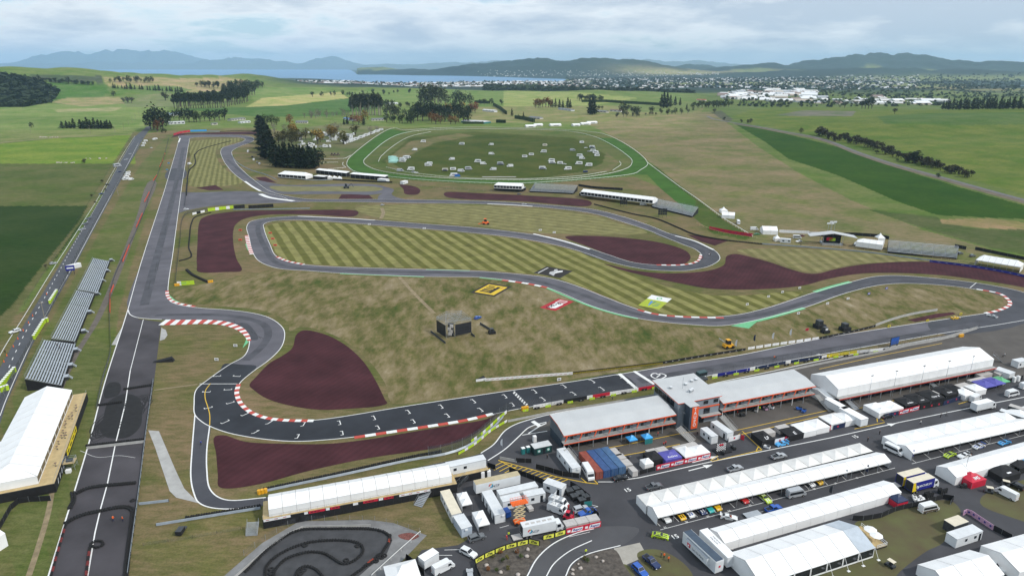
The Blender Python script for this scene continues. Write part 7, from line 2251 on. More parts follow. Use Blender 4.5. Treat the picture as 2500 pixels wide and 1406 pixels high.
mesh_fence([(412,338),(400,385),(383,432),(365,480),(352,520),(330,572),(300,632),(276,690),(268,750),(269,812),(270,862),(252,925),(236,1000)],'long debris fence between the grandstands and the straight',1.5,6,mat('grey_mesh',(.12,.13,.14),.7,alpha=.6),DARKSTEEL)
OR_=mat('barrier_orange',(0.75,0.09,0.04),.6)
for i,s in enumerate((((403,375),(397,392)),((398,392),(390,408)),((384,428),(374,442)),((365,470),(353,494)),((348,522),(333,556)),((317,597),(300,640)),((278,698),(269,720),(269,764)))):
 boards(list(s),6,f'orange plastic barrier run on the straight fence, {nth(i)} from the far corner',[OR_],1.1,name='orange_barrier',group='orange barriers beside the straight',sm=False)
mesh_fence([(-10,1010),(40,905),(90,815),(140,725),(175,650),(215,575),(262,492),(320,395),(345,355)],'tall mesh fence between the highway and the grandstands',2.2,8,MATS['grey_mesh'],STEEL)
mesh_fence([(60,745),(120,645),(175,560),(232,470),(285,385),(318,340)],'wire fence on the field side of the highway',1.1,12,THIN,BARK)
armco([(375,928),(357,1058),(338,1214),(312,1406)],'steel barrier down the edge of the old strip')
tyre_wall([(304,951),(372,941)],'tyre row jutting from the strip barrier',2,3)
tyre_wall([(241,990),(297,982)],'tyre row opposite the jutting one',2,3)
tyre_wall([(212,1090),(353,1074)],'tyre row right across the strip behind a concrete wall',1,4)
concrete_wall([(212,1096),(353,1080)],'low concrete wall across the strip',.9)
tyre_wall([(188,1205),(215,1193),(330,1180)],'tyre row across the strip below the concrete wall',2,3)
tyre_wall([(178,1204),(180,1222),(171,1242)],'short tyre stack at the strip edge',2,3)
tyre_wall([(160,1279),(191,1262),(256,1246),(298,1239),(322,1244),(324,1268),(315,1336),(307,1410)],'long curved tyre wall of the strip course',2,3)
tyre_wall([(160,1283),(146,1330),(132,1380),(122,1420)],'red and black tyre row on the strip edge',1,2,alt=mat('faded_red',(.16,.02,.02),.7))
tyre_wall([(222,1330),(232,1323),(248,1323),(252,1331),(238,1338)],'tyre ring in the middle of the strip',1,3,closed=True)
tyre_wall([(219,1339),(216,1365),(210,1410)],'red and black tyre divider below the tyre ring',1,3,alt=MATS['faded_red'])
solid_fence([(125,1222),(50,1226),(30,1240),(-10,1310)],'black screen fence below the deck ramp',1.8)
KT=[[(600,1396),(668,1331),(726,1297),(805,1292),(914,1294),(941,1302),(953,1316),(941,1338),(924,1362),(887,1388),(859,1408)],[(648,1408),(651,1384),(678,1357),(737,1330),(791,1321),(859,1323),(883,1333),(885,1350),(863,1371),(839,1378),(812,1364),(791,1352),(754,1349),(702,1364),(675,1388),(668,1408)],[(723,1405),(730,1391),(747,1384),(771,1391),(788,1408)]]
for k,l in zip(KT,('outer tyre wall of the kart track','winding inner tyre wall of the kart track','small inner tyre loop of the kart track')):
 tyre_wall(k,l,1,3,.36)
tyre_wall([(953,1308),(950,1325)],'red topped tyres on the kart track corner',1,3,alt=mat('tyre_orange',(.35,.05,.02),.7))
tyre_wall([(924,1358),(890,1384)],'red tyre section beside the loose kart tyres',1,3,alt=mat('tyre_orange',(.35,.05,.02),.7))
for i,(x,y)in enumerate(((744,1332),(873,1333),(845,1368),(662,1390),(662,1400),(741,1392),(925,1356),(932,1361),(938,1357),(918,1370),(324,1222),(733,1400))):
 p=P(x,y)
 o=MB().torus((0,0,.16),.55,.26,RUBBER,12,6).build('loose_tyre',None,True,(p.x,p.y,0))
 tag(o,f'large loose tyre lying flat by the kart tyre walls, {nth(i)} of the scattered ones','tyre','loose tyres')
mesh_fence([(596,1356),(660,1310),(726,1272),(907,1271),(969,1284),(1027,1303)],'green topped mesh fence behind the kart track',1.8,3.5,THIN,STEEL,sm=False)
rail_fence([(1027,1303),(970,1353),(908,1410)],'white rail on the paddock side of the kart track',1.0,4,r=.08,sm=False)
concrete_wall([(564,1418),(652,1341),(728,1288),(905,1284)],'grey kart track wall',.6,.3,sm=False)
mesh_fence([(350,1332),(480,1312),(590,1292)],'low wire fence on the grass below the crash barrier',1.0,6,THIN,BARK,sm=False)
solid_fence([(1259,1128),(1298,1130)],'black screen panel in front of the green bins',1.6)
concrete_wall([(1220,1120),(1262,1128)],'grey barrier at the start of the hatched lane',.9)
solid_fence([(1308,1144),(1340,1152),(1376,1163),(1414,1167)],'black screen fence along the hatched lane by the long cabin',1.8)
solid_fence([(1243,1152),(1280,1163),(1320,1178),(1332,1185)],'black screen fence behind the broadcast trailer',1.8)
solid_fence([(1190,1140),(1215,1148)],'black screen at the end of the raised cabin',1.8)
solid_fence([(1392,1186),(1410,1196),(1440,1220),(1444,1224)],'black screen fence round the bins',1.8)
solid_fence([(1426,1236),(1445,1234)],'dark green screen panel by the bins',1.6,m=TEAL)
solid_fence([(1462,1265),(1452,1252),(1444,1256)],'black gate frame at the freight boxes',1.8)
solid_fence([(985,1406),(993,1362),(1003,1372),(1040,1410)],'black screen fence round the white pagoda',1.8)
solid_fence([(1160,1378),(1166,1400),(1176,1420)],'black fence end at the planting bed',1.6)
solid_fence([(1838,1406-60),(1848,1352)],'black screen by the exhibition trailer',1.6)
solid_fence([(2080,1270),(2096,1273),(2150,1264),(2190,1246),(2240,1236),(2305,1216),(2328,1222),(2318,1234)],'black screen fence along the closed awning',1.7)
solid_fence([(2424,1294),(2430,1303),(2455,1306),(2474,1322)],'black screen behind the cabins on the grass',1.7)
solid_fence([(2372,948),(2420,942),(2500,925)],'black screen wall beside the violet canopies',1.8)
PINKB=mat('banner_pink',(0.50,0.30,0.42),.6,var=.25,scale=.6)
boards([(2350,1258),(2362,1252),(2385,1268),(2424,1294)],6,'pale pink printed fence behind the cabins',[PINKB],1.6,sm=False,words=['\u25cf'],wordm=BIB,wsize=.8)
boards([(2474,1322),(2500,1336),(2530,1350)],3,'pale pink printed fence running out of the frame',[PINKB],1.6,sm=False)
ITM=mat('banner_lime_yellow',(0.72,0.72,0.10),.5)
def itm_fence(px,n,label):
 t=boards(px,n,label,[BK],1.6,.05,name='banner_fence',cat='banner fence',sm=False)
 for o in list(t.children):
  L=max(v.co.x for v in o.data.vertices)
  q=MB()
  for b in((.2,L-.2,1.28,1.4),(.2,L-.2,.2,.32),(.2,.34,.32,1.28),(L-.34,L-.2,.32,1.28)):
   q.box(b[0],b[1],-.10,-.07,b[2],b[3],ITM)
  q.box(.34,L-.34,-.085,-.07,.32,1.28,ITM)
  q.build('yellow_frame',o)
  lettering(o,'\u0131Tm',BK,1.05,(L/2,-.11,.80),UPR,.95,0,.05)
itm_fence([(1159,1377),(1176,1366),(1200,1355),(1231,1342),(1264,1333),(1290,1327)],5,'black fence with yellow framed lettering along the entrance bed')
itm_fence([(1290,1326),(1318,1332)],1,'black lettered gate leaf standing out of line')
itm_fence([(1325,1318),(1352,1312),(1381,1303)],2,'black lettered fence in front of the broadcast truck')
def red_banner(a,b,n,label,h=1.75,word='Repco'):
 t=boards([a,b],n,label,[REDB],h,.06,name='red_banner_fence',cat='banner fence',sm=False)
 for o in list(t.children):
  L=max(v.co.x for v in o.data.vertices)
  MB().box(L*.07,L*.24,-.085,-.075,h*.3,h*.7,WB).build('badge',o)
  q=MB();q.face([(L*.28,-.08,h*.2),(L*.90,-.08,h*.2),(L*.97,-.08,h*.84),(L*.36,-.08,h*.84)],WB);q.build('letter_ground',o)
  lettering(o,word,BIB,h*.62,(L*.63,-.1,h*.52),UPR,.95,.25,.025)
 return t
red_banner((1382,1304),(1467,1285),2,'red lettered banner fence in front of the freight boxes')
red_banner((1602,1148),(1734,1117),4,'red lettered banner fence before the white peaked canopies')
red_banner((1915,1078),(2027,1050),4,'red lettered banner fence beside the light blue race car')
red_banner((2194,1013),(2243,1000),2,'red lettered banner fence beside the black team canopies')
solid_fence([(1560,1159),(1601,1148)],'black skirt fence joining the red banner',1.6)
for a,b,n,m,l in(((1868,1089),(1914,1078),2,WB,'white banner fence joining the red one near the light blue car'),((2034,1049),(2076,1039),2,NAVY,'navy banner fence at the end of the white canopies'),((2158,1021),(2192,1013),2,NAVY,'navy banner fence under the white peaks'),((2302,990),(2344,976),2,NAVY,'dark banner fence under the black canopies'),((2246,1000),(2300,990),3,BK,'black skirt fence under the black canopies'),((1778,1079),(1806,1071),1,WB,'white banner panel beside the chequered backdrop'),((1808,1072),(1816,1075),1,REDB,'small red banner panel beside the black trolley')):
 t=boards([a,b],n,l,[m],1.7,.06,name='banner_fence',cat='banner fence',sm=False,words=['\u25a0'],wordm=REDB,wsize=.9)
for c,l,kw in(((1578,1140),'small white walled tent at the end of the black skirt',dict(w=3.2,d=3.2,walls='flbr')),((1593,1126),'black canopy beside the violet one',dict(w=4.5,d=5,roof=BLACKC,walls='fl')),((1634,1124),'violet canopy with pale print',dict(w=6,d=5,roof=PURPLE,walls='fl')),((1672,1116),'white canopy with a sharp peak beside the violet one',dict(w=4,d=6,walls='f')),((1702,1112),'broad white canopy at the end of the red banner',dict(w=6,d=5,walls='f')),((1861,1078),'black canopy with white square marks',dict(w=5,d=6,roof=BLACKC,walls='flb')),((1930,1066),'flat black canopy with a white square mark',dict(w=6.5,d=5,roof=BLACKC,peak=2.8,walls='f')),((1960,1056),'low white canopy over the red banner',dict(w=6,d=6,peak=2.9,walls='f')),((1992,1048),'white canopy in the middle of the red banner',dict(w=6,d=6,walls='f')),((2028,1036),'white canopy near the navy banner',dict(w=6,d=6,walls='f')),((2060,1030),'last white canopy before the yellow kerb lines',dict(w=5,d=6,walls='fr')),((2140,1008),'white canopy with pointed peaks past the trailers',dict(w=6,d=7,walls='fl',peaks=2)),((2172,1002),'white double peaked canopy over the navy banner',dict(w=6,d=6,walls='f',peaks=2)),((2208,992),'black printed canopy behind the red banner',dict(w=6,d=6,roof=BLACKC)),((2236,984),'black canopy with white patches',dict(w=6,d=7,roof=BLACKC,walls='f')),((2268,976),'long black canopy with white lettering',dict(w=7,d=7,roof=BLACKC,walls='f')),((2302,966),'black canopy with white stripe',dict(w=6,d=7,roof=BLACKC,walls='f')),((2328,960),'black lettered canopy at the end of its row',dict(w=5,d=7,roof=BLACKC,walls='f')),((2350,968),'white tent beside the last black canopy',dict(w=6,d=6,walls='flr')),((2378,958),'white peaked canopy joined to the white tent',dict(w=6,d=5,walls='fr')),((2400,948),'violet canopy with white marks',dict(w=6,d=6,roof=PURPLE)),((2424,942),'violet canopy next to the green one',dict(w=5,d=6,roof=PURPLE)),((2440,938),'green canopy at the end of the violet ones',dict(w=4,d=5,roof=GREEN_PAINT)),((1541,1083),'blue pop-up canopy under the pit balcony',dict(w=3,d=3,roof=CYAN)),((1578,1078),'blue pop-up canopy with teal sides under the pit balcony',dict(w=3,d=3,roof=CYAN,walls='f',wallm=TEAL)),((2188,1230),'navy pop-up canopy at the end of the closed awning',dict(w=4,d=4,roof=NAVY,walls='fl',wallm=REDB)),((2365,1176),'red and white lettered square canopy under the light mast',dict(w=6,d=6,roof=REDB,walls='flr',peak=3.6)),((2440,1160),'black canopy with white labels',dict(w=8,d=7,roof=BLACKC,walls='flr',peak=3.2)),((2480,1142),'black canopy with red print',dict(w=6,d=6,roof=BLACKC,walls='fr',peak=3.0)),((2505,1132),'blue topped canopy at the frame edge',dict(w=6,d=6,roof=CYAN,walls='f')),((1134,1232),'white pop-up tent with a red inner wall',dict(w=3.0,d=6.0,walls='lb',wallm=PVC,peaks=2)),((1174,1280),'white pop-up tent open towards the grey suv',dict(w=3.2,d=6.4,walls='lb',peaks=2)),((984,1420),'white pagoda cut by the lower edge',dict(w=8,d=8,peak=5.2,eave=2.6,walls='f'))):
 popup(c,l,**kw)
for nm,wd,sz in(('popup_tent.002','EcoDrive',.9),('popup_tent.013','orebau',.95),('popup_tent.014','super',.8),('popup_tent.015','TEAM 18',1.0),('popup_tent.016','TEAM',.9),('popup_tent.017','TEAM',.9),('popup_tent.026','IMS',1.5),('popup_tent.027','\u25ac',1.6),('popup_tent.005','LF',1.7),('popup_tent.006','E',1.9)):
 o=bpy.data.objects.get(nm)
 if o:
  cn=[c for c in o.children if c.name.startswith('canopy')][0]
  zs=[v.co.z for v in cn.data.vertices];ys=[v.co.y for v in cn.data.vertices]
  ev,pk,d=max(min(zs)+.3,2.2),max(zs),-min(ys)
  y0,y1=-d,-d*.32
  z1=ev+(pk-ev)*.52
  an=math.atan2(z1-ev,y1-y0)
  lettering(cn,wd,WB,sz,(0,(y0+y1)/2,(ev+z1)/2+.06),(an,0,0),1.0)
p=P(1748,1106)
t=thing('chequered_backdrop','black framed chequered backdrop with a red badge on a black stage','backdrop stand',(p.x,p.y,0),UA)
MB().box(-.3,5.2,-1.4,1.6,0,.4,BLACKC).build('stage',t)
q=MB();q.box(0,3.8,.1,.2,.4,3.4,BLACKC);q.build('board',t)
q=MB()
for i in range(10):
 for k in range(8):
  if(i+k)%2 and not(3<=i<=6 and 5<=k<=6):
   q.box(.1+i*.36,.1+(i+1)*.36,.075,.098,.5+k*.35,.5+(k+1)*.35,WB)
q.build('chequer_print',t)
MB().box(1.1,2.7,.06,.074,2.4,3.0,REDB).build('badge',t)
grandstand((60,923),(150,939),(184,839),(106,830),'wide alloy grandstand nearest the big marquee',13,4,1.6,5.4,'grandstands beside the highway')
grandstand((124.5,826),(183,832),(230,716),(186,709),'middle alloy grandstand beside the highway',10,3,1.6,4.6,'grandstands beside the highway')
grandstand((188,707),(238,714),(267,637),(227,630),'farthest of the alloy grandstands beside the highway',10,3,1.6,4.4,'grandstands beside the highway')
for i,(x,y)in enumerate(((164,925),(174,896),(186,858),(205,812),(220,765),(237,720),(250,688),(262,664),(272,638))):
 p=P(x,y)
 t=thing('stand_steps',f'dark stair unit along the alloy grandstands, {nth(i)} from the big marquee','stairs',(p.x,p.y,0),2.0,'stair units of the alloy grandstands')
 MB().box(-1.4,1.4,-.7,.9,1.4,1.55,ALU).build('landing',t)
 MB().box(-1.4,1.4,-.7,.9,0,1.38,DARKSTEEL).build('base',t)
 for k in range(4):
  MB().box(-1.0,1.0,-1.0-k*.32,-.72-k*.32,1.1-k*.33,1.18-k*.33,ALU).build('step',t)
DST=dict(group='far grandstands')
grandstand((1306,447),(1293,466),(1399,471),(1410,453),'grey grandstand between the two windowed marquees',10,2,1.5,5.5,**DST)
grandstand((1606,486),(1592,503),(1690,527),(1705,506),'grey grandstand at the end of the long windowed marquee',10,3,1.5,5.0,**DST)
grandstand((2170,586),(2168,613),(2336,629),(2340,601),'long grey grandstand next to the white peaked tent',10,3,1.5,5.5,**DST)
marquee((678,425),(746,430),'white marquee before the dark conifers',12,4.6,7.5,7,1.0,front='glass',lend='hipl',rend='hipr')
marquee((1206,452),(1274,455),'white windowed marquee standing high on a black base',9,6.4,8.6,9,3.2,front='glass',lend='hipl',rend='wall')
marquee((1418,468),(1594,489),'very long white windowed marquee on a black base',10,6.2,8.2,20,3.0,front='glass')
marquee((2090,590),(2155,598),'white tent with a pointed peak beside the long stand',8,4.6,6.5,4,1.2,front='wall',lend='hipl')
marquee((2382,634),(2492,652),'white marquee open to a terrace at the far right stands',11,4.4,7.0,7,.8,front='open',back='posts',lend='hipl',rend='hipr')
for i,(a,b,w,h)in enumerate((((1208,464),(1276,468),9,3.1),((1416,478),(1596,497),10,2.9),((2086,600),(2152,608),8,1.1))):
 loc,rz,L=frame(a,b,0)
 t=thing('marquee_platform',['black base of the high windowed marquee','black base of the very long windowed marquee','grey base of the white peaked tent'][i],'platform',loc,rz)
 MB().box(-.5,L+.5,-.6,w,.02,h-.1,(BLACKC,BLACKC,STEEL)[i]).build('skirt',t)
 MB().box(-.6,L+.6,-.9,w,h-.1,h,ALU).build('deck',t)
marquee((1762,525),(1794,527),'white gabled tent on the running rail',9,2.6,4.6,2,front='wall',lend='wall')
popup((1766,519),'white peaked canopy joined to the gabled tent',w=6,d=6,peak=5,walls='fl',rz=0)
marquee((1863,563),(1900,564),'white gabled tent at the white lettered fence',10,3.0,5.4,2,front='wall')
popup((1896,588),'small white peaked tent on the spectator path',w=4,d=4,peak=4.6,walls='flr',rz=0)
popup((2146,594),'white pointed canopy at the end of the peaked tent',w=5,d=5,peak=7.5,eave=4.4,walls='f',rz=0)
cabin((1906,583),(1931,585),'white kiosk cabin beside the small peaked tent',2.8,3,WALLW,ROOFW,wins=[(1.2,1.4),(5,1.4)])
cabin((764,430),(791,432),'black fronted bar building beside the white marquee',3.4,9,BLACKC,PVC)
cabin((921,437),(942,439),'small white hut at the end of the long shelter roofs',3,6,WALLW,PVC)
cabin((984,444),(996,441),'tilted white hut on the racecourse side',3,4,WALLW,PVC,wins=[(1,1)])
for i,(a,b,l)in enumerate((((770,415),(845,423),'long white shelter roof above a dark back, by the conifers'),((854,425),(940,432),'long white shelter roof next to the small white hut'))):
 loc,rz,L=frame(a,b,4.5)
 t=thing('spectator_shelter',l,'shelter',loc,rz)
 MB().hexa([(0,0,4.4),(L,0,4.4),(L,6,5.4),(0,6,5.4)],[(0,0,4.6),(L,0,4.6),(L,6,5.6),(0,6,5.6)],PVC).build('roof',t)
 MB().box(.1,L-.1,1.0,5.8,.02,4.3,BLACKC).build('back_wall',t)
 for k in range(8):
  MB().box(.2+k*(L-.6)/7,.4+k*(L-.6)/7,.1,.3,0,4.4,STEEL).build('post',t)
for i,(x,y)in enumerate(((805,437),(817,438),(829,439))):
 popup((x,y),f'small white tent by the black wall, {nth(i)} from the bar building',w=5,d=4,peak=4.2,walls='flr',rz=0,group='small tents by the bar building')
loc,rz,L=frame((2008,599),(2056,601),0)
t=thing('festival_stage','black backed stage under a grey winged roof','stage',loc,rz)
MB().box(0,L,0,9,.02,1.3,STEEL).build('stage_floor',t)
MB().box(.5,L-.5,3.5,3.8,1.3,7,BLACKC).build('backdrop',t)
for x0,x1,s in((-9,L/2,1),(L/2,L+9,-1)):
 z0,z1=(6.0,8.6)if s>0 else(8.6,6.0)
 MB().hexa([(x0,-.5,z0),(x1,-.5,z1),(x1,8,z1),(x0,8,z0)],[(x0,-.5,z0+.3),(x1,-.5,z1+.3),(x1,8,z1+.3),(x0,8,z0+.3)],ROOFSTEEL).build('roof_wing',t)
MB().box(3,7,3.4,3.48,2.8,5.0,REDB).build('screen',t)
MB().box(L-8,L-4,3.4,3.48,2.6,4.6,LIME).build('screen',t)
for x in(0,L):
 for y in(0,8):
  MB().tube((x,y,0),(x,y,8),.15,STEEL,5).build('tower',t)
for i,(x,y)in enumerate(((2033,572),(2042,572),(2033,577),(2042,577))):
 p=P(x,592)
 lt=thing('light_balloon',f'pale floodlight head on a mast above the stage, {nth(i)} of four','floodlight',(p.x,p.y+6+(i//2)*4,0),0,'floodlights above the stage')
 MB().tube((0,0,0),(0,0,13-2*(i//2)),.12,STEEL,4).build('mast',lt)
 MB().box(-1.1,1.1,-.3,.3,13-2*(i//2),14-2*(i//2),WALLW).build('lamp',lt)
for a,b,l,h in(((1513,505),(1531,505),'black lattice scoreboard inside the upper sweep',6.5),((1606,531),(1628,531),'black lattice scoreboard near the end of the grey stand',7.5)):
 loc,rz,L=frame(a,b,0)
 t=thing('scoreboard',l,'scoreboard',loc,rz)
 for x in(.4,L/2,L-.5):
  MB().box(x,x+.2,0,.2,0,2,DARKSTEEL).build('leg',t)
 for k in range(3):
  for j in range(4):
   MB().box(.1+j*L/4,(j+1)*L/4-.1,0,.3,2+k*(h-2)/3+.1,2+(k+1)*(h-2)/3-.1,DARK).build('screen',t)
o_=P(1067,812)
t=thing('screen_scaffold','scaffold tower with two dark video screens on the infield','video screen',o_,0)
corner=[P(*c)-o_ for c in((1067,812),(1089,826),(1112,823),(1151,815),(1128,796),(1090,798))]
SCR=mat('screen_black',(0.022,0.024,0.030),.45,var=.2,scale=.4)
def wallpanel(a,b,z0,z1,m,nm,nx,nz):
 d=(b-a);L=d.length
 for i in range(nx):
  for k in range(nz):
   q=MB().box(i*L/nx+.015,(i+1)*L/nx-.015,-.12,.0,z0+k*(z1-z0)/nz+.015,z0+(k+1)*(z1-z0)/nz-.015,m)
   q.build(nm,t,loc=(a.x,a.y,0),rz=math.atan2(d.y,d.x))
wallpanel(corner[0],corner[1],.6,6.4,SCR,'screen_tile',5,4)
wallpanel(corner[2],corner[3],.8,6.2,SCR,'screen_tile',6,4)
f=MB()
allc=corner
for i,a in enumerate(allc):
 f.tube((a.x,a.y,0),(a.x,a.y,8.0),.07,STEEL,4)
 for b in allc[i+1:]:
  for z in(6.8,7.9):
   f.tube((a.x,a.y,z),(b.x,b.y,z),.05,STEEL,4)
cx_,cy_=sum(c.x for c in allc)/6,sum(c.y for c in allc)/6
for k in range(7):
 s=k/6
 a,b=corner[0].lerp(corner[1],s),corner[4].lerp(corner[3],s)
 f.tube((a.x,a.y,7.4),(b.x,b.y,7.4),.05,STEEL,4)
 a,b=corner[0].lerp(corner[5],s),corner[2].lerp(corner[3],s)
 f.tube((a.x,a.y,7.6),(b.x,b.y,7.6),.05,STEEL,4)
 for z in(2,4,6):
  a,b=corner[1].lerp(corner[2],s),corner[1].lerp(corner[2],min(1,s+.17))
  f.tube((a.x,a.y,z-2),(b.x,b.y,z),.05,STEEL,4)
f.build('scaffold_frame',t)
q=MB()
for x,y,z in((.35,.3,3.6),(.6,.4,4.8),(.5,.5,2.2),(.4,.2,1.2)):
 c=corner[1].lerp(corner[2],x)
 q.box(c.x-.8,c.x+.8,c.y+.2,c.y+1.6,z,z+1.1,GREYBOX)
q.build('ballast_tank',t)
q=MB()
c=corner[1].lerp(corner[2],.5)
q.box(c.x-1.3,c.x+1.3,c.y+1.7,c.y+2.2,.1,6.5,DARK)
q.build('back_cloth',t)
concrete_wall([(1052,811),(1089,840)],'dark low wall left of the infield screens',1.0,.4,m=DARKSTEEL,name='low_wall',sm=False)
concrete_wall([(1150,816),(1160,824)],'short dark wall with an orange end by the infield screens',1.0,.4,m=DARKSTEEL,name='low_wall',sm=False)
concrete_wall([(1172,792),(1197,807)],'dark rail wall leading to the black speaker box',1.2,.4,m=DARKSTEEL,name='low_wall',sm=False)
for x,y,s,l in((1201,814,1.0,'black speaker stack at the end of the dark rail wall'),(2000,800,1.5,'black camera platform on the infield by the straight'),(2062,806,1.4,'black open container platform on the infield'),(2014,812,1.1,'black box with a white panel by the boards')):
 p=P(x,y)
 t=thing('equipment_stack',l,'equipment',p,.3)
 MB().box(-1.6*s,1.6*s,-1.2*s,1.2*s,0,1.2*s,BLACKC).build('base',t)
 MB().box(-1.0*s,.7*s,-.8*s,.9*s,1.2*s,2.6*s,DARKSTEEL).build('upper_box',t)
 MB().box(-.6*s,.6*s,-.84*s,-.8*s,1.4*s,2.3*s,WB if 'white' in l else DARK).build('front_panel',t)
loc,rz,L=frame((1704,938),(1728,932),0)
t=thing('timing_gantry','dark lorry mounted timing gantry on the pit wall','gantry',loc,rz)
MB().box(0,L,0,2.4,.9,1.6,DARKSTEEL).build('platform',t)
MB().box(.4,L-.4,.2,2.2,3.0,4.6,mat('gantry_teal',(.03,.07,.075),.4)).build('cabin',t)
MB().box(.6,L-.6,.17,.2,3.3,4.2,GLASS).build('window',t)
for x in(.4,L-.6):
 for y in(.3,2.0):
  MB().box(x,x+.2,y,y+.2,0,3,STEEL).build('leg',t)
loc,rz,L=frame((2172,851),(2192,846),0)
t=thing('podium_screen','dark blue picture screen behind the pit wall fence','screen',loc,rz)
MB().box(0,L,0,.3,1.4,5.0,DARK).build('frame',t)
MB().box(.15,L-.15,-.03,-.002,1.55,4.85,BLUE).build('picture',t)
for x in(.3,L-.5):
 MB().box(x,x+.2,0,.6,0,1.4,DARKSTEEL).build('leg',t)
def ground_logo(corners,label,base):
 """corners: left, top, right, bottom pixels; local x runs left>top (away), y runs top>right"""
 w=[P(*c)for c in corners]
 o=w[0]
 t=thing('ground_logo',label,'ground logo',(o.x,o.y,0),0)
 e1,e2=w[1]-w[0],w[3]-w[0]
 def at(u,v,z):
  p=e1*u+e2*v
  return(p.x,p.y,z)
 def quad(pts,m,z,nm):
  q=MB();pp=[at(u,v,z)for u,v in pts]
  ar=sum(a[0]*b[1]-b[0]*a[1]for a,b in zip(pp,pp[1:]+pp[:1]))
  q.face(pp if ar>0 else pp[::-1],m);return q.build(nm,t)
 quad([(0,0),(1,0),(1,1),(0,1)],base,.062,'field')
 return t,quad
GLY=mat('logo_yellow',(.62,.42,.02),.7)
GLW=mat('logo_white',(.70,.70,.68),.7)
GLS=mat('logo_silver',(.42,.42,.42),.7)
t,q=ground_logo([(1148,714.5),(1192,691),(1250,701),(1207,724.5)],'black and yellow painted logo on the grass',mat('logo_black',(.016,.012,.010),.8))
q([(.10,.10),(.90,.10),(.90,.90),(.10,.90)],GLY,.068,'yellow_frame')
BK2=MATS['logo_black']
for u0,u1,v0,v1 in((.20,.80,.56,.70),(.72,.80,.20,.46),(.72,.80,.74,.80)):
 q([(u0,v0),(u1,v0),(u1,v1),(u0,v1)],BK2,.074,'letter_bar')
for u in(.22,.33,.44,.58):
 q([(u,.20),(u+.075,.20),(u+.075,.58),(u,.58)],BK2,.0745,'letter_bar')
q([(.70,.76),(.78,.76),(.78,.84),(.70,.84)],MATS['logo_orange'],.0745,'letter_dot')
t,q=ground_logo([(1302,667),(1334,650.5),(1399,662),(1368,679)],'black painted logo with a silver fern shape on the grass',BK2)
q([(.25,.46),(.46,.40),(.62,.47),(.80,.40),(.90,.46),(.72,.58),(.50,.56),(.30,.66),(.10,.70),(.20,.56)],GLS,.068,'fern_shape')
q([(.30,.60),(.50,.66),(.70,.76),(.84,.70),(.74,.60),(.52,.57)],GLW,.072,'fern_blade')
for k in range(9):
 q([(.12+k*.085,.10),(.18+k*.085,.10),(.18+k*.085,.15),(.12+k*.085,.15)],GLW,.068,'letter_bar')
t,q=ground_logo([(1317,751),(1363,729),(1401,737),(1356,759)],'red painted logo with white outlined lettering on the grass',mat('logo_red_field',(.36,.012,.022),.8))
q([(.18,.28),(.62,.28),(.62,.22),(.92,.22),(.92,.72),(.62,.72),(.62,.78),(.18,.78),(.12,.5)],GLW,.068,'outline')
q([(.66,.28),(.89,.28),(.89,.67),(.66,.67)],MATS['logo_red_field'],.074,'panel')
for k in range(3):
 q([(.68+k*.075,.30),(.70+k*.075,.30),(.70+k*.075,.65),(.68+k*.075,.65)],GLW,.078,'bar')
e=P(1347,745);e2=P(1368,736)
lettering(t,'Repco',BK2,4.2,(*(P(1351,746)-P(1317,751)).xy,.076),(0,0,math.atan2(e2.y-e.y,e2.x-e.x)+math.pi),1.0,0,.03)
t,q=ground_logo([(1558,745.5),(1591,720),(1642,730),(1609,755.5)],'lime and white painted logo with a blue v shape on the grass',mat('logo_lime',(.33,.40,.03),.8))
q([(.64,0),(1,0),(1,1),(.64,1)],GLW,.066,'white_band')
for k in range(12):
 a0,a1=k*math.pi/6,(k+1)*math.pi/6
 q([(.82+.11*math.cos(a0),.5+.13*math.sin(a0)),(.82+.11*math.cos(a1),.5+.13*math.sin(a1)),(.82+.065*math.cos(a1),.5+.08*math.sin(a1)),(.82+.065*math.cos(a0),.5+.08*math.sin(a0))],GREEN_PAINT,.071,'ring_segment')
q([(.52,.28),(.52,.40),(.14,.42),(.14,.38)],MATS['logo_blue'],.071,'v_shape')
q([(.52,.46),(.52,.56),(.18,.42),(.14,.42)],TEAL,.0715,'v_shape')
for k in range(3):
 q([(.16+k*.11,.56+k*.02),(.20+k*.11,.56+k*.02),(.24+k*.11,.80),(.20+k*.11,.80)],TEAL,.071,'letter_bar')
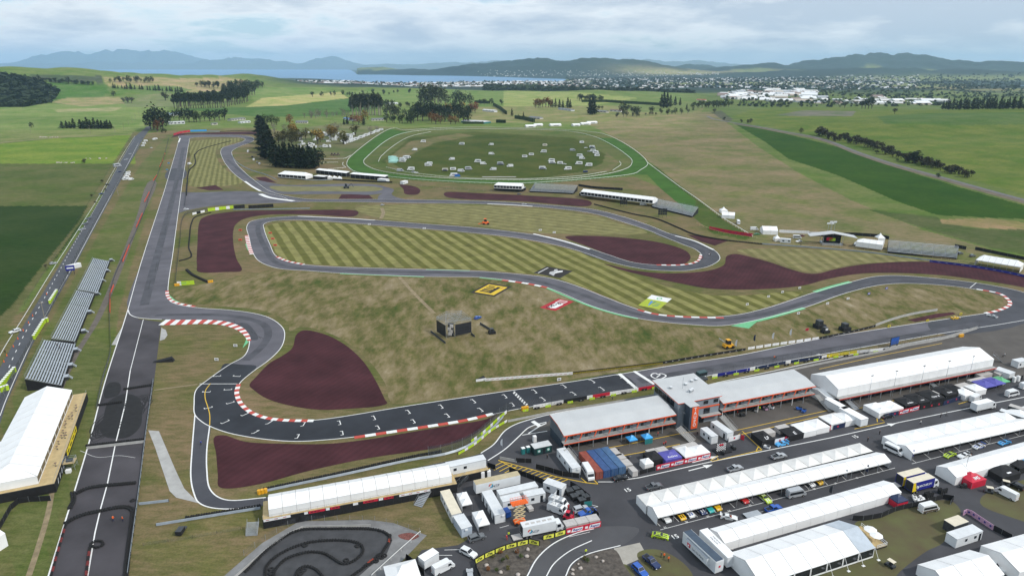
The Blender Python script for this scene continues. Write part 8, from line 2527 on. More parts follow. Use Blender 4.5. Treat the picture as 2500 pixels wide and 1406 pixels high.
# vehicles in the paddock
for k,c,a,b,l,kw in(('suv','grey',(1143,1323),(1184,1310),'dark grey suv passing the blue grey cabin',{}),('suv','white',(1124,1344),(1164,1364),'white suv facing the yellow framed fence',{}),('van','white',(1060,1403),(1104,1381),'white delivery van beside the white toilet trailer',{}),('hatch','silver',(1149,1424),(1146,1390),'silver car cut by the lower edge beside the planting bed',{}),('van','white',(1340,1243),(1382,1258),'white satellite van nearest the red forklift',{}),('van','white',(1343,1226),(1385,1241),'white satellite van behind the other, by the black bins',{}),('suv','silver',(1399,1252),(1437,1242),'silver suv beside the black bins',{}),('ute','blue',(1455,1247),(1411,1263),'blue pickup behind the freight boxes',{}),('sedan','black',(1497,1174),(1532,1167),'black and silver car in front of the pale container',{}),('camper','white',(1424,1141),(1447,1180),'white box ambulance beside the rust red container',dict(name='box_ambulance',cat='ambulance')),('race','lime',(1590,1307),(1633,1315),'lime and black race car alone beside the exhibition trailer',dict(col2='black')),('race','white',(1760,1262),(1799,1269),'white sports car with its door open in the paddock lane',{}),('ute','blue',(1866,1252),(1909,1240),'blue pickup towing the pale flat trailer',{}),('minibus','silver',(1915,1216),(1969,1205),'silver lettered minibus in front of the open awning',{}),('ute','navy',(1574,1362),(1606,1390),'dark blue pickup beside the concrete pad',{}),('suv','blue',(1547,1383),(1577,1412),'bright blue estate car cut by the lower edge',{}),('minibus','white',(2156,1092),(2206,1116),'white minibus with dark windows between two awnings',{}),('minibus','white',(2240,1252),(2291,1241),'white and dark camper van below the black screen fence',dict(col2='brown')),('van','white',(2479,1223),(2432,1199),'white delivery van on the worn grass',{}),('suv','black',(2492,1196),(2464,1183),'black suv beside the golf buggy',{}),('race','lime',(2332,1107),(2304,1119),'lime race car with a big wing outside the open awning',dict(col2='black')),('race','white',(2403,1087),(2374,1097),'white and blue race car outside the open awning',dict(col2='blue')),('race','lightblue',(2467,1078),(2436,1088),'light blue race car farthest along the open awning',dict(col2='navy')),('race','white',(2368,1110),(2338,1120),'white race car half behind the closed awning',{}),('race','lightblue',(1926,1081),(1890,1090),'light blue race car at the red banner on the paddock road',{}),('minibus','white',(2452,970),(2487,962),'white people carrier on the paddock road',{}),('minibus','white',(2486,951),(2522,943),'white van nearest the violet canopies',{}),('van','white',(2372,982),(2388,974),'white van half hidden by the box truck',{}),('sedan','white',(2408,1373),(2450,1396),'white car between the two corner tents',{}),('ute','grey',(1578,1196),(1614,1187),'dark grey pickup half behind the peaked awning',{}),('ute','silver',(1776,1152),(1812,1143),'silver pickup behind the middle of the peaked awning',{}),('ute','silver',(1882,1122),(1920,1113),'silver pickup behind the far half of the peaked awning',{}),('sedan','black',(2150,1023),(2180,1016),'black sports car at the navy banner',{}),('race','yellow',(2318,780),(2346,776),'yellow race car leaving the last bend',{}),('race','white',(2436,777),(2408,770),'white race car at the hairpin',dict(col2='black')),('sedan','silver',(1272,501),(1288,500),'silver car on the upper sweep of the circuit',{}),('hatch','white',(447,513),(463,512),'white car parked at the end of the link road',{}),('hatch','blue',(1157,782),(1176,774),'blue car behind the infield screens',{}),('hatch','silver',(927,504),(941,500),'pale marshal car on the inside of the upper sweep',{}),('camper','white',(1798,541),(1806,552),'white campervan on the running rail below the gabled tent',{}),('van','white',(1830,562),(1852,562),'white van at the end of the red boards',{}),('sedan','green',(1838,574),(1858,573),'green and black car below the red boards end',{}),('minibus','white',(1936,582),(1956,583),'white van at the white lettered fence',{}),('sedan','maroon',(1948,578),(1966,577),'dark red car at the white lettered fence',{}),('ute','white',(1957,590),(1943,593),'white pickup with trailer by the spectator rail',{}),('suv','grey',(2336,622),(2350,620),'white and grey car beside the long stand',{}),('suv','grey',(2368,628),(2380,626),'grey suv at the far marquee',{}),('hatch','grey',(1262,476),(1274,475),'dark car below the high windowed marquee',{}),('van','white',(1563,501),(1577,501),'white van below the very long marquee',{})):
 car(k,c,a,b,l,**kw)
for i,(x,y,c,c2,l)in enumerate(((1622,1265,'white',None,'white race car at the near end'),(1658,1259,'yellow','black','yellow race car nearest the near end'),(1679,1253,'white','blue','white and blue race car'),(1708,1246,'navy','white','navy and white striped race car'),(1727,1241,'teal',None,'teal race car'),(1745,1236,'yellow',None,'yellow race car next to the teal one'),(1811,1219,'red',None,'red race car'),(1866,1219,'lime','white','lime and white race car poking out'),(1972,1179,'white','grey','white race car behind the silver minibus'),(1992,1174,'yellow','navy','yellow and dark race car past the silver minibus'))):
 car_at('race',c,(x,y),-68,l+' under the open awning','race cars under the open awning',c2)
for nm in('delivery_van.001','delivery_van.002'):
 o=bpy.data.objects[nm]
 q=MB()
 q.tube((-.6,0,2.6),(-.6,0,3.3),.09,STEEL,6)
 for k in range(8):
  a0,a1=k*.785,(k+1)*.785
  r0=lambda a:(-.9+.55*math.cos(a)-.5,1.2*math.sin(a),3.6+1.0*math.cos(a))
  q.face([r0(a0),r0(a1),(-1.0,0,3.35)],WALLW)
 q.box(.2,1.2,-.7,.7,2.6,2.75,STEEL)
 q.build('satellite_dish',o)
p,q_=P(1812,1264),P(1862,1252)
t=thing('flat_trailer','pale flat car trailer behind the blue pickup','trailer',((p.x+q_.x)/2,(p.y+q_.y)/2,0),UA)
MB().box(-2.6,2.4,-1.05,1.05,.5,.62,ALU).build('bed',t)
MB().tube((2.4,0,.55),(3.6,0,.5),.07,STEEL,5).build('drawbar',t)
for s in(-1,1):
 w_=put('wheel',wheel_mesh(.31,.24)[0],t,(-.3,s*.95,.31));put('rim',wheel_mesh(.31,.24)[1],w_)
def cart(c,deg,label):
 p=P(*c)
 t=thing('golf_buggy',label,'golf buggy',(p.x,p.y,0),math.radians(deg))
 MB().hexa([(-1.2,-.6,.25),(1.2,-.6,.25),(1.2,.6,.25),(-1.2,.6,.25)],[(-1.2,-.6,.8),(1.0,-.6,.65),(1.0,.6,.65),(-1.2,.6,.8)],DARKSTEEL).build('body',t)
 MB().box(-.5,.1,-.55,.55,.8,1.25,BLACKC).build('seat',t)
 MB().box(-1.1,.7,-.62,.62,1.85,1.92,CREAM).build('roof',t)
 f=MB()
 for x in(-1.0,.65):
  for s in(-.55,.55):
   f.tube((x,s,.7),(x,s,1.86),.03,STEEL,4)
 f.build('roof_post',t)
 for x in(-.8,.8):
  for s in(-.55,.55):
   put('wheel',wheel_mesh(.31,.24)[0],t,(x,s,.31))
cart((2412,1202),160,'dark golf buggy below the black canopies')
cart((2452,1186),150,'pale roofed golf buggy beside the black suv')
cart((2172,1382),120,'dark golf buggy alone on the grass by the glazed marquee')
for i,(x,y)in enumerate(((1390,1206),(1407,1200),(1402,1219),(1416,1212),(1420,1228),(1430,1220))):
 p=P(x,y)
 t=thing('rubbish_skip',f'black lidded rubbish skip by the turned cabin, {nth(i)} counting away from it','skip',(p.x,p.y,0),UA,'black rubbish skips')
 MB().hexa([(-.9,-.8,.15),(.9,-.8,.15),(.9,.8,.15),(-.9,.8,.15)],[(-1.1,-.95,1.5),(1.1,-.95,1.5),(1.1,.95,1.5),(-1.1,.95,1.5)],BLACKC).build('body',t)
 for s in(-1,1):
  MB().box(min(0,s*1.1)+.03,max(0,s*1.1)-.03,-.95,.95,1.52,1.62,DARKSTEEL).build('lid',t)
LOO={}
def loo(p,label,wm,rm,rz,group,nm='portable_toilet',cat='portable toilet'):
 k=(wm.name,rm.name)
 if k not in LOO:
  b=MB().box(-.55,.55,-.55,.55,.05,2.1,wm)
  r=MB().box(-.58,.58,-.58,.58,2.1,2.2,rm);r.box(-.35,.35,-.35,.35,2.2,2.32,rm)
  LOO[k]=[('body',b.mesh('body'),[]),('roof',r.mesh('roof'),[]),('door',MB().box(-.42,.42,-.59,-.55,.15,1.95,wm).mesh('door'),[])]
 return spawn(LOO[k],nm,label,cat,(p.x,p.y,0),rz,group)
for a,b,n,l in(((123,741),(139,716),8,'lime toilet in the bank beside the middle grandstand'),((84,828),(106,792),9,'lime toilet in the bank beside the wide grandstand'),((108,789),(115,786),2,'lime toilet in the short return of the bank'),((2,948),(36,908),9,'lime toilet in the bank at the frame edge'),((6,956),(18,952),3,'lime toilet in the front return at the frame edge')):
 pa,pb=P(*a),P(*b)
 for i in range(n):
  loo(pa.lerp(pb,i/(n-1)),f'{l}, {nth(i)} from the near end',LIME,PVC,math.atan2(pb.y-pa.y,pb.x-pa.x),'lime portable toilets')
for i,(x,y,m)in enumerate(((1178,1166,PVC),(1193,1163,PVC),(1305,1078,PVC),(1277,1107,TEAL),(1289,1104,TEAL),(2446,938,PVC),(2474,932,PVC),(2484,930,PVC))):  # the two dark green cubicle shapes stand in for bins
 loo(P(x,y),f'{"white" if m is PVC else "dark green"} toilet cubicle {["below the raised cabin, first of two", "below the raised cabin, second of two", "behind the first aid hut", "standing in for a bin at the hut, farther from it", "standing in for a bin at the hut, closest to it", "past the green canopy, first of three", "past the green canopy, second of three", "past the green canopy, third of three"][i]}',m,PVC,UA,'toilet cubicles in the paddock')
cabin((1036,1369.5),(1062,1353.6),'white toilet trailer with panelled sides beside the delivery van',3.0,2.5,WALLW,PVC,z0=.5,name='toilet_trailer',cat='trailer',L=4.6)
case((1236,1252),(1248,1248),'blue tarpaulin covered crate beside the scissor lift',2.4,1.8,BLUE,None,'covered_crate','crate')
case((1292,1243),(1303,1240),'pale open crate in front of the windowed cabin',1.8,1.0,GREYBOX,None,'open_crate','crate')
q0=P(2243,1222)
q=MB();rnd=random.Random(4)
for i in range(16):
 x,y,z=rnd.uniform(-1.6,1.6),rnd.uniform(-1.4,1.4),rnd.randint(0,1)*.55
 q.box(x-.35,x+.35,y-.35,y+.35,z,z+.53,PVC)
tag(q.build('drum_pile',None,False,(q0.x,q0.y,0)),'pile of white wrapped drums beside the tyre truck','pile',kind='stuff')
for i,(x,y,n)in enumerate(((2262,1216,7),(2296,1206,6))):
 p=P(x,y)
 t=thing('tyre_stack',['tall tyre stacks beside the white drums','tyre stacks in the corner of the black screen fence'][i],'tyre stack',(p.x,p.y,0),UA)
 for a in range(n):
  q=MB()
  for l in range(6):
   q.torus(((a%4)*.75,(a//4)*.75,.13+l*.26),.25,.12,RUBBER,8,4)
  q.build('tyre',t)
p=P(1268,1277)
t=thing('scissor_lift','orange scissor lift with its platform raised beside the broadcast truck','scissor lift',(p.x,p.y,0),UA)
MB().box(-1.6,1.6,-.85,.85,.5,1.15,ORANGE_N).build('chassis',t)
for x in(-1.1,1.1):
 for s in(-.9,.9):
  put('wheel',wheel_mesh(.48,.3)[0],t,(x,s,.48))
SCB=mat('scissor_beam',(.55,.45,.26),.5)
for k in range(4):
 z=1.2+k*1.35
 for s in(-.6,.6):
  for d in(-1,1):
   MB().tube((-1.5*d,s,z),(1.5*d,s,z+1.35),.11,SCB,5).build('scissor_arm',t)
pl=MB().box(-2.4,2.2,-1.0,1.0,6.65,6.85,ORANGE_N).build('platform',t)
g=MB()
for z in(7.35,7.9):
 for a,b in(((-2.4,-1),(2.2,-1)),((2.2,-1),(2.2,1)),((2.2,1),(-2.4,1)),((-2.4,1),(-2.4,-1))):
  g.tube((*a,z),(*b,z),.04,ORANGE_N,4)
for k in range(7):
 for s in(-1,1):
  g.tube((-2.4+k*4.6/6,s,6.85),(-2.4+k*4.6/6,s,7.9),.035,ORANGE_N,4)
g.build('guard_rail',pl)
def machine(c,deg,label,name,cat,m,s=1.0,arm=None,z=0):
 p=P(*c)
 t=thing(name,label,cat,(p.x,p.y,0),math.radians(deg),None,s)
 MB().hexa([(-1.6,-.9,.5),(1.6,-.9,.5),(1.6,.9,.5),(-1.6,.9,.5)],[(-1.5,-.85,1.4),(1.2,-.7,1.3),(1.2,.7,1.3),(-1.5,.85,1.4)],m).build('body',t)
 cb=MB().hexa([(-.8,-.7,1.4),(.5,-.7,1.35),(.5,.7,1.35),(-.8,.7,1.4)],[(-.7,-.6,2.6),(.2,-.6,2.6),(.2,.6,2.6),(-.7,.6,2.6)],GLASS).build('cab',t)
 MB().box(-.85,.35,-.7,.7,2.6,2.72,m).build('cab_roof',cb)
 for x in(-1.0,1.0):
  for y in(-.95,.95):
   put('wheel',wheel_mesh(.48,.3)[0],t,(x,y,.48))
 if arm:
  q=MB()
  for a,b in zip(arm,arm[1:]):
   q.tube(a,b,.14,m if name!='lift_machine' else STEEL,5)
  q.build('arm',t)
 return t
machine((1388,1266),-20,'red forklift between the satellite vans and the freight boxes','forklift','forklift',REDB,.9,[(1.5,0,.3),(1.55,0,3.0)])
machine((1778,849),15,'orange generator lift machine beside the black board wall','lift_machine','lift machine',YELLOW,1.5,[(-.8,0,1.5),(-3.4,0,3.4)])
machine((1186,548),10,'orange tractor mowing the upper infield','tractor','tractor',ORANGE_N,1.7,[(-1.6,0,.8),(-3.6,0,.3)])
machine((846,460),10,'dark digger on the turf island of the inner loop','digger','digger',DARKSTEEL,1.8,[(1.4,0,1.2),(2.8,0,2.8),(3.9,0,.6)])
for i,x in enumerate((811,818,826)):
 machine((x,380),10,f'dark tractor parked beyond the conifer stand, {nth(i)} of three','parked_tractor','tractor',RB,1.4)
for x,y,m,l in((1798,851,WB,'white feather flag beside the orange lift machine'),(1843,838,NAVY,'navy feather flag between the white ones'),(1888,833,WB,'white feather flag behind the middle white boards'),(1931,824,WB,'white feather flag behind the last white boards'),(1227,1094,WB,'white feather flag at the pit road bend'),(2229,1121,PURPLE,'violet feather flag at the corner of the open awning'),(1630,1266,DARKSTEEL,'dark feather flag at the near end of the open awning'),(2030,1210,DARKSTEEL,'dark feather flag in front of the closed awning'),(2118,1158,NAVY,'navy feather flag near the far end of the open awning'),(2066,1170,STEEL,'grey feather flag under the open awning edge')):
 feather_flag((x,y),l,m,4.2 if y<900 else 3.4,rz=2.6)
for i,(x,y,m,l)in enumerate(((1824,746,PVC2,'small pale board inside the last bend, lowest of four'),(1876,727,PVC2,'small pale board inside the last bend, second from the lowest'),(1910,716,PVC2,'small pale board inside the last bend, third from the lowest'),(1952,706,PVC2,'small pale board inside the last bend, highest of four'),(2121,720,PURPLE,'violet board on the hairpin turf, lower of two'),(2164,707,PURPLE,'violet board on the hairpin turf, upper of two'),(2070,732,WB,'white board on the hairpin turf, upper of two'),(2020,744,WB,'white board on the hairpin turf, lower of two'),(1949,768,WB,'white board at the end of the green kerb'),(2170,800,BY,'black and yellow board at the concrete wall'),(2264,786,BY,'black and yellow board before the small gravel patch'),(2345,770,BY,'black and yellow board past the small gravel patch'),(587,564,OR_,'orange board outside the left hairpin, upper of two'),(587,588,OR_,'orange board outside the left hairpin, lower of two'),(660,571,OR_,'orange board inside the left hairpin, upper of three'),(666,585,OR_,'orange board inside the left hairpin, middle of three'),(672,601,OR_,'orange board inside the left hairpin, lower of three'),(575,847,WB,'white board with dark print beside the green kerb of the first corner'),(529,881,WB,'white board with dark print below the first corner'),(1365,930,WB,'white board standing before the white board wall'),(902,550,WB,'tiny white board on the middle straight, nearer the left hairpin'),(1036,560,WB,'tiny white board on the middle straight, farther from the left hairpin'),(1970,808,REDB,'tilted red board behind the last white boards'),(1319,564,WB,'tiny white post board in the upper infield, first of two'),(1353,570,WB,'tiny white post board in the upper infield, second of two'),(412,400,CYAN,'blue board beside the long straight, farther one'),(408,416,CYAN,'blue board beside the long straight, nearer one'))):
 p=P(x,y)
 t=thing('trackside_board',l,'board',(p.x,p.y,0),UA+(.0 if x>700 else-.3))
 w=1.7 if y>700 else 2.4
 b=MB().box(-w/2,w/2,-.06,.06,.25,1.35,m).build('panel',t)
 MB().box(-w*.3,w*.3,-.075,-.062,.6,1.0,LETTER if m is not PURPLE else WB).build('print',b)
 for s in(-1,1):
  MB().box(s*w*.36-.04,s*w*.36+.04,-.05,.3,0,.24,STEEL).build('foot',t)
loc,rz,L=frame((163,671),(185,669),0)
t=thing('billboard','deep blue billboard beside the highway and the far grandstand','billboard',loc,rz)
MB().box(0,L,0,.3,2.4,5.6,BIB).build('panel',t)
MB().box(.6,L-.6,-.02,-.001,3.6,4.4,LAMPW).build('print',t)
for x in(.6,L-.9):
 MB().box(x,x+.3,.3,.6,0,5.2,DARKSTEEL).build('leg',t)
t=thing('marquee_block','white box behind the blue billboard','box',P(181,655),-.5)
MB().box(-1.2,1.2,-4,4,.02,2.6,WALLW,PVC).build('body',t)
for i,(x,y,h)in enumerate(((76,328,14),(221,327,15),(281,323,15),(303,318,13),(314,307,13),(323,300,13),(331,293,13),(340,285,13),(349,275,13),(356,268,13),(110,782,10),(289,478,9))):
 p=T(x,y,300.0)
 t=thing('power_pole',f'pale power pole {"beside the highway grandstands" if y > 400 else "crossing the west paddocks"}, {nth(i if y < 400 else i - 10)} of its line','power pole',p,.4,'power poles')
 MB().tube((0,0,0),(0,0,h),.22,PALEBARK,5,.14).build('pole',t)
 MB().box(-1.3,1.3,-.1,.1,h-1.0,h-.8,PALEBARK).build('crossarm',t)
for i,(x,y)in enumerate(((10,884),(17,869),(33,847),(44,828),(57,808),(70,789),(80,772),(114,719))):
 p=P(x,y)
 t=thing('traffic_cone',f'orange traffic cone on the highway edge, {nth(i)} from the near end','traffic cone',(p.x,p.y,0),0,'traffic cones on the highway edge',1.3)
 MB().tube((0,0,.04),(0,0,.9),.2,ORANGE_N,7,.04).build('cone',t)
 MB().box(-.25,.25,-.25,.25,0,.05,DARK).build('base',t)
t=thing('camera_scaffold','scaffold camera platform between the big marquee and the strip','camera platform',P(174,1142),.3)
MB().box(-1.6,1.6,-1.6,1.6,2.4,2.55,PLY).build('deck',t)
f=MB()
for x in(-1.5,1.5):
 for y in(-1.5,1.5):
  f.tube((x,y,0),(x,y,3.6),.06,STEEL,4)
for z in(1.2,3.0,3.6):
 for a,b in(((-1.5,-1.5),(1.5,-1.5)),((1.5,-1.5),(1.5,1.5)),((1.5,1.5),(-1.5,1.5)),((-1.5,1.5),(-1.5,-1.5))):
  f.tube((*a,z),(*b,z),.05,STEEL,4)
f.build('frame',t)
MB().box(-.9,.9,-.5,.5,2.56,3.2,WALLDARK).build('equipment_box',t)
MB().box(-.7,.7,-3.2,-2.0,.02,1.1,PVC).build('water_tank',t)
t=thing('mast_light','thin twin lamp mast above the red canopy','lamp mast',P(2353,1164),0)
MB().tube((0,0,0),(0,0,8.5),.07,STEEL,5).build('mast',t)
for x in(-.5,.5):
 MB().box(x-.3,x+.3,-.2,.2,8.3,8.8,DARKSTEEL).build('lamp',t)
t=thing('cylinder_bin','small black bin trailer on the grass below the crash barrier','bin trailer',P(441,1302),0)
MB().box(-.8,.8,-1.2,1.2,.3,1.5,BLACKC,DARKSTEEL).build('body',t)
MB().box(-.7,.7,1.2,2.6,.3,.5,DARKSTEEL).build('drawbar',t)
MB().prism([(30,-4),(30,0),(-8,0),(-8,-4)],.0,.3,CONC).build('slab',tag(put('racecourse_slab',None,None,P(1195,432)),'pale concrete slab at the front of the racecourse infield','slab'))
t=thing('black_shelter','low black covered frame at the strip edge','cover',P(397,883),.1)
MB().hexa([(-4,-.8,0),(4.6,-.8,0),(4.6,1.5,0),(-4,1.5,0)],[(-3.6,.2,.3),(4.4,-.6,1.7),(3.6,1.2,1.9),(-3.2,.8,.4)],BLACKC).build('cover_cloth',t)
rail_fence(OVAL_OUT,'white outer running rail of the racecourse',closed=True,r=.22)
rail_fence(OVAL_IN,'white inner running rail of the racecourse',closed=True,r=.24)
rail_fence([(924,396),(932,382),(1001,335),(1052,323)],'white rail inside the racecourse towards the car park',r=.2)
rail_fence([(943,410),(1001,423),(1137,437),(1274,439),(1410,432),(1480,421)],'white rail along the front of the racecourse infield',r=.2)
rail_fence([(1496,418),(1516,403),(1512,396)],'short white rail at the racecourse bend',r=.2)
rail_fence([(1581,399),(1622,430),(1662,460),(1700,486),(1770,538),(1837,579)],'white chute rail running down to the red boards',r=.2,sm=False)
rail_fence([(782,390),(843,389),(856,381)],'white paddock rail beyond the conifers',r=.2,sm=False)
rail_fence([(778,399),(826,398)],'short white paddock rail beyond the conifers',r=.2,sm=False)
rail_fence([(802,415),(845,411),(836,404),(838,398)],'bent white rail by the long shelter roofs',r=.2,sm=False)
CV=[(1033,348,'c'),(1012,368,'v'),(1127,354,'c'),(1199,355,'v'),(1200,378,'v'),(1330,357,'k'),(1327,373,'c'),(1281,385,'k'),(1297,380,'k'),(1420,350,'k'),(1398,369,'v'),(1430,362,'h'),(1446,362,'c'),(1447,371,'c'),(1437,371,'h'),(1455,375,'c'),(1457,382,'k'),(1416,383,'c'),(1421,389,'v'),(1413,402,'c'),(1437,406,'c'),(1346,395,'c'),(1348,400,'c'),(1367,401,'k'),(1378,402,'h'),(1325,414,'c'),(1386,415,'c'),(1103,391,'v'),(1166,397,'c'),(1180,402,'v'),(1222,403,'c'),(1245,408,'v'),(1049,402,'k'),(1046,406,'c'),(977,419,'v'),(1003,416,'c'),(1009,421,'h'),(1016,423,'h'),(1087,418,'k'),(1106,416,'k'),(1126,420,'v'),(1144,415,'c'),(1204,416,'v'),(1107,431,'c'),(984,392,'c'),(990,388,'c'),(982,396,'c'),(996,386,'v')]
KD=dict(c=('camper','campervan'),v=('van','panel van'),k=('caravan','caravan'),h=('sedan','car'))
CV.sort()
for i,(x,y,k)in enumerate(CV):
 kd,nm=KD[k]
 row='far' if y<366 else 'middle' if y<400 else 'near'
 o=car_at(kd,'white' if i%6 else('silver' if k!='k' else 'cream'),(x,y),(0,180)[i%2]+trnd.uniform(-14,14),f'pale {nm} on the racecourse infield, {row} part, {nth(i)} counting from the car park','vehicles camping on the racecourse','navy' if i%4==0 and k in 'ck' else None)
 o.scale=(1.35,1.3,1.3)if k!='h' else(1.1,1.1,1.1)
car_at('camper','blue',(1117,432),15,'bright blue camper bus at the front of the racecourse infield',None,'lightblue')
car_at('caravan','navy',(1429,422),5,'blue box trailer near the racecourse bend',None,name='box_trailer',cat='trailer')
for i in range(5):
 popup((958+i*.4+4*(i%2),386+i*2.8),f'pale green tent in the racecourse camp, {nth(i)} from the back',w=11,d=4,roof=mat('mint_canvas',(.35,.62,.55),.6),peak=3,walls='fl',rz=0,group='green tents on the racecourse')
CP_=[]
rnd=random.Random(9)
for i in range(22):
 t=i/21
 CP_.append((842+88*t,352-33*t,'c'))
for i in range(16):
 CP_.append((rnd.uniform(845,866),rnd.uniform(328,348),'ckh'[i%3]))
for i in range(46):
 CP_.append((rnd.uniform(728,838),rnd.uniform(326,362),'chkvh'[i%5]))
CP_.sort()
for i,(x,y,k)in enumerate(CP_):
 kd,nm=KD[k]
 o=car_at(kd,['white','white','silver','white','navy','white','grey'][i%7]if k=='h' else 'white',(x,y),(20,110,200)[i%3]+trnd.uniform(-10,10),f'{nm} in the tree shaded car park, {nth(i)} counting away from the cypress row','vehicles in the racecourse car park')
 o.scale=(1.3,1.3,1.3)
for i,(x,y,k,c,d,l)in enumerate(((37,812,'suv','white',-120,'white suv nearest the camera on the highway'),(131,645,'hatch','silver',60,'silver car beside the blue billboard on the highway'),(201,562,'sedan','silver',-118,'silver car leading two others on the highway'),(209,548,'hatch','grey',-118,'dark car behind the silver one on the highway'),(217,536,'suv','grey',-118,'dark suv third in the queue on the highway'),(247,475,'hatch','navy',-118,'navy car on the highway past the paddock hedge'),(263,452,'hatch','black',62,'black car on the highway below the truck'),(291,421,'sedan','navy',-118,'dark car right behind the silver truck'),(308,391,'suv','silver',-118,'pale suv ahead of the silver truck'),(318,377,'hatch','silver',-118,'pale car farther up the highway'),(345,338,'sedan','grey',-110,'grey car at the highway bend'))):
 car_at(k,c,(x,y),d,l,'traffic on the highway')
car_at('camper','silver',(287,408),62,'big silver truck on the highway',name='silver_truck',cat='truck').scale=(1.4,1.3,1.5)
for i,(x,y,k)in enumerate(((305,440,'caravan'),(309,436,'camper'),(312,430,'camper'),(320,440,'van'),(313,424,'caravan'),(352,352,'camper'),(356,346,'camper'),(349,358,'caravan'),(376,342,'van'),(380,341,'camper'),(370,362,'hatch'))):
 car_at(k,'white',(x,y),55+10*(i%3),f'white {k if k != "hatch" else "car"} on the verge between highway and straight, {nth(i)} of the verge parkers','vehicles parked on the highway verge')
car_at('van','white',(463,402),80,'white van beside the tyre wall of the long straight')
for i,(x,y)in enumerate(((620,392),(628,398),(606,372),(634,402),(616,384))):
 car_at(['van','suv','camper','van','ute'][i],['white','grey','white','silver','navy'][i],(x,y),100,f'service vehicle beside the cypress row, {nth(i)} counting away from the straight','service vehicles by the cypresses')
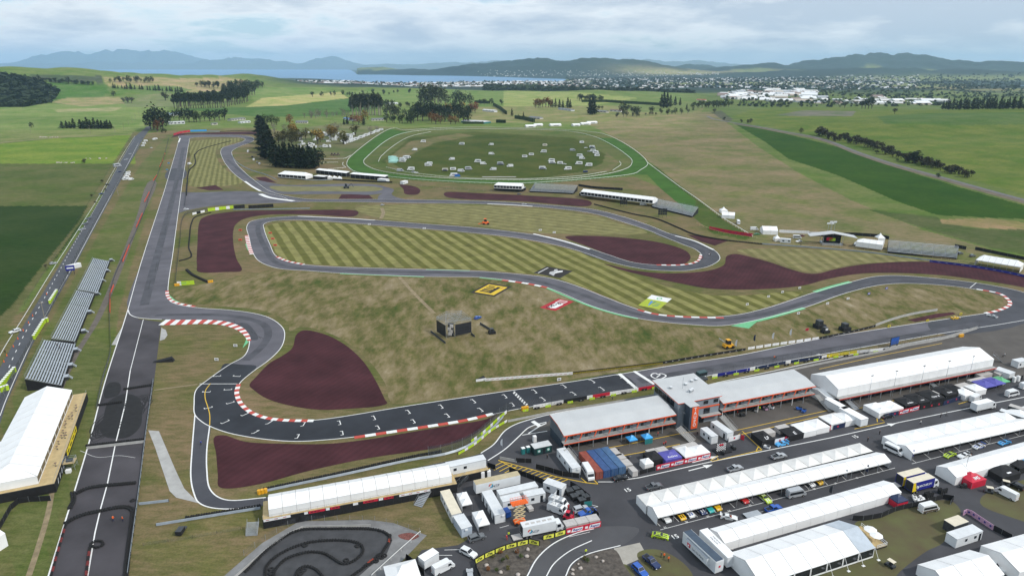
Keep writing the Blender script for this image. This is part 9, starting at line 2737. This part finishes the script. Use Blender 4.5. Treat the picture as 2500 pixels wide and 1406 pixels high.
for c,d,l,s,g,po in(((277,1272),20,'person in an orange jacket on the strip, beside the tyre wall arch','orange','navy','lean'),((300,1272),-30,'person in an orange jacket on the strip nearest the edge barrier','orange','navy','stand'),((491,1086),200,'person in blue walking on the pit exit road','blue','black','walk'),((1242,1310),0,'person in a lime jacket at the tail of the broadcast truck','yellow','navy','stand'),((1238,1318),60,'person in red at the tail of the broadcast truck','red','red','lean'),((1430,1352),30,'person in a lime jacket on the access road','yellow','black','walk'),((1440,1257),90,'person in a lime jacket leaning at the blue pickup','yellow','black','stand'),((1388,1242),40,'person in red beside the satellite vans','red','red','stand'),((1621,1362),10,'person in an orange shirt beside the dark blue pickup','orange','black','stand'),((1632,1370),40,'person in an orange shirt nearer the exhibition trailer','orange','black','walk'),((1614,1360),70,'person in navy next to the orange shirts','navy','black','stand'),((1336,1120),0,'person in black at the first aid hut door','black','black','stand'),((1510,1104),20,'person in black behind the blue containers','black','black','walk'),((1620,1089),0,'person in red and black below the pit stairs, nearer one','red','black','stand'),((1625,1086),40,'person in red and black below the pit stairs, farther one','red','black','stand'),((1702,1063),0,'person in black at the foot of the orange tower','black','black','stand'),((1784,1268),120,'person in orange leaning into the white sports car','orange','black','lean'),((2147,1061),20,'person in black at the corner of the peaked awning','black','black','stand'),((2118,1078),0,'person in black at the end of the long awning','black','black','stand'),((2247,1036),40,'person walking behind the peaked awning','white','black','walk'),((2296,1019),30,'person in black on the paddock road, nearer the truck','black','black','stand'),((2310,1016),90,'person in grey on the paddock road beside the other','grey','black','walk'),((2370,1112),0,'person in a lime jacket between the race cars','yellow','black','stand'),((2131,968),0,'person in black outside the garages, near the stairs','black','black','stand'),((2134,964),50,'person in grey outside the garages, beside the one in black','grey','black','walk'),((2153,966),100,'person bending over outside the garages','black','black','lean'),((2211,950),20,'person in black halfway along the garages','black','black','stand'),((2320,952),0,'person at the back of the black canopies','black','black','stand'),((2448,872),30,'person at the far end of the garages','grey','black','walk'),((2452,870),80,'person in white at the far end of the garages','white','black','walk'),((1890,877),10,'person in orange walking on the main straight','orange','black','walk'),((1894,877),60,'person in black walking on the main straight','black','black','walk'),((1495,976),10,'person in grey leaning on the pit wall','grey','black','stand'),((1822,932),0,'person in black on the pit lane wall, first of three','black','black','stand'),((1826,931),40,'person in black on the pit lane wall, second of three','black','black','walk'),((1830,930),80,'person in black on the pit lane wall, third of three','black','black','stand'),((1955,600),0,'person in black by the spectator rail','black','black','stand'),((1731,625),10,'person in white on the right hairpin','white','black','walk'),((1734,624),50,'person in black on the right hairpin','black','black','walk'),((1714,633),30,'person in red on the kerb of the right hairpin','red','black','walk'),((13,862),20,'person in black on the highway edge','black','black','stand'),((1855,985+17),30,'person in lime working in front of the pit garages','yellow','black','lean'),((1800,1012),80,'person in red working in front of the pit garages','red','black','stand'),((1886,995),10,'person in red pushing a pit trolley','red','black','lean'),((1960,978),50,'person in navy at the far pit garages','navy','black','stand'),((1548,1060),30,'person in black at the blue pop-up canopy','black','black','stand'),((1606,1064),60,'person in red at the near pit garages','red','black','stand')):
 person(c,d,l,s,g,po)
for x,y,z,l in((1735,1003,3.3,'person in white on the balcony beside the orange tower'),(1754,999,3.3,'person in red on the balcony above the pit stairs')):
 person((x,y),20,l,'white' if 'white' in l else 'red','black','stand',None,z)
for i,(x,y)in enumerate(((140,848),(147,852))):
 person((x,y),40*i,['person in black climbing the wide grandstand, upper one','person in black climbing the wide grandstand, lower one'][i],'black','black','walk',None,3.9-.4*i)
for i,(x,y,m,l)in enumerate(((1812,1016,BLACKC,'black pit cart with a long boom'),(1846,1004,GREYBOX,'grey pit trolley beside the pink one'),(1868,1000,PINKB,'pink pit trolley at the pit garages'),(1882,997,WB,'white pit trolley beside the pink one'),(1950,1000,BLUE,'long blue pit cart at the garages'),(1962,1006,BLUE,'small blue pit case beside the cart'),(2146,958,GREYBOX,'grey pit trolley at the garage row'),(2178,950,WB,'white pit panel at the garage row'),(2198,948,WB,'white pit case at the garage row'),(1528,1122,BLACKC,'black toolbox stack behind the grey cases'),(1766,1108,BLACKC,'black trolley beside the chequered backdrop'),(1790,1096,BLACKC,'black bike trolley near the yellow kerb lines'),(1872,1094,WB,'white scooter group beside the light blue race car'),(2350,1190,BLACKC,'black crate below the red canopy'),(2390,1178,ORANGE_N,'orange hose pile beside the red canopy'))):
 p=P(x,y)
 t=thing('pit_trolley',l,'trolley',(p.x,p.y,0),UA+i*.7)
 MB().box(-1.0,1.0,-.5,.5,.3,.95,m).build('tray',t)
 MB().box(-.9,-.1,-.4,.4,.95,1.4,DARKSTEEL).build('tool_chest',t)
 MB().tube((1.0,0,.5),(1.9,0,1.1),.05,STEEL,4).build('handle',t)
 for a in(-.7,.7):
  for s in(-.45,.45):
   put('wheel',wheel_mesh(.15,.1)[0],t,(a,s,.15))
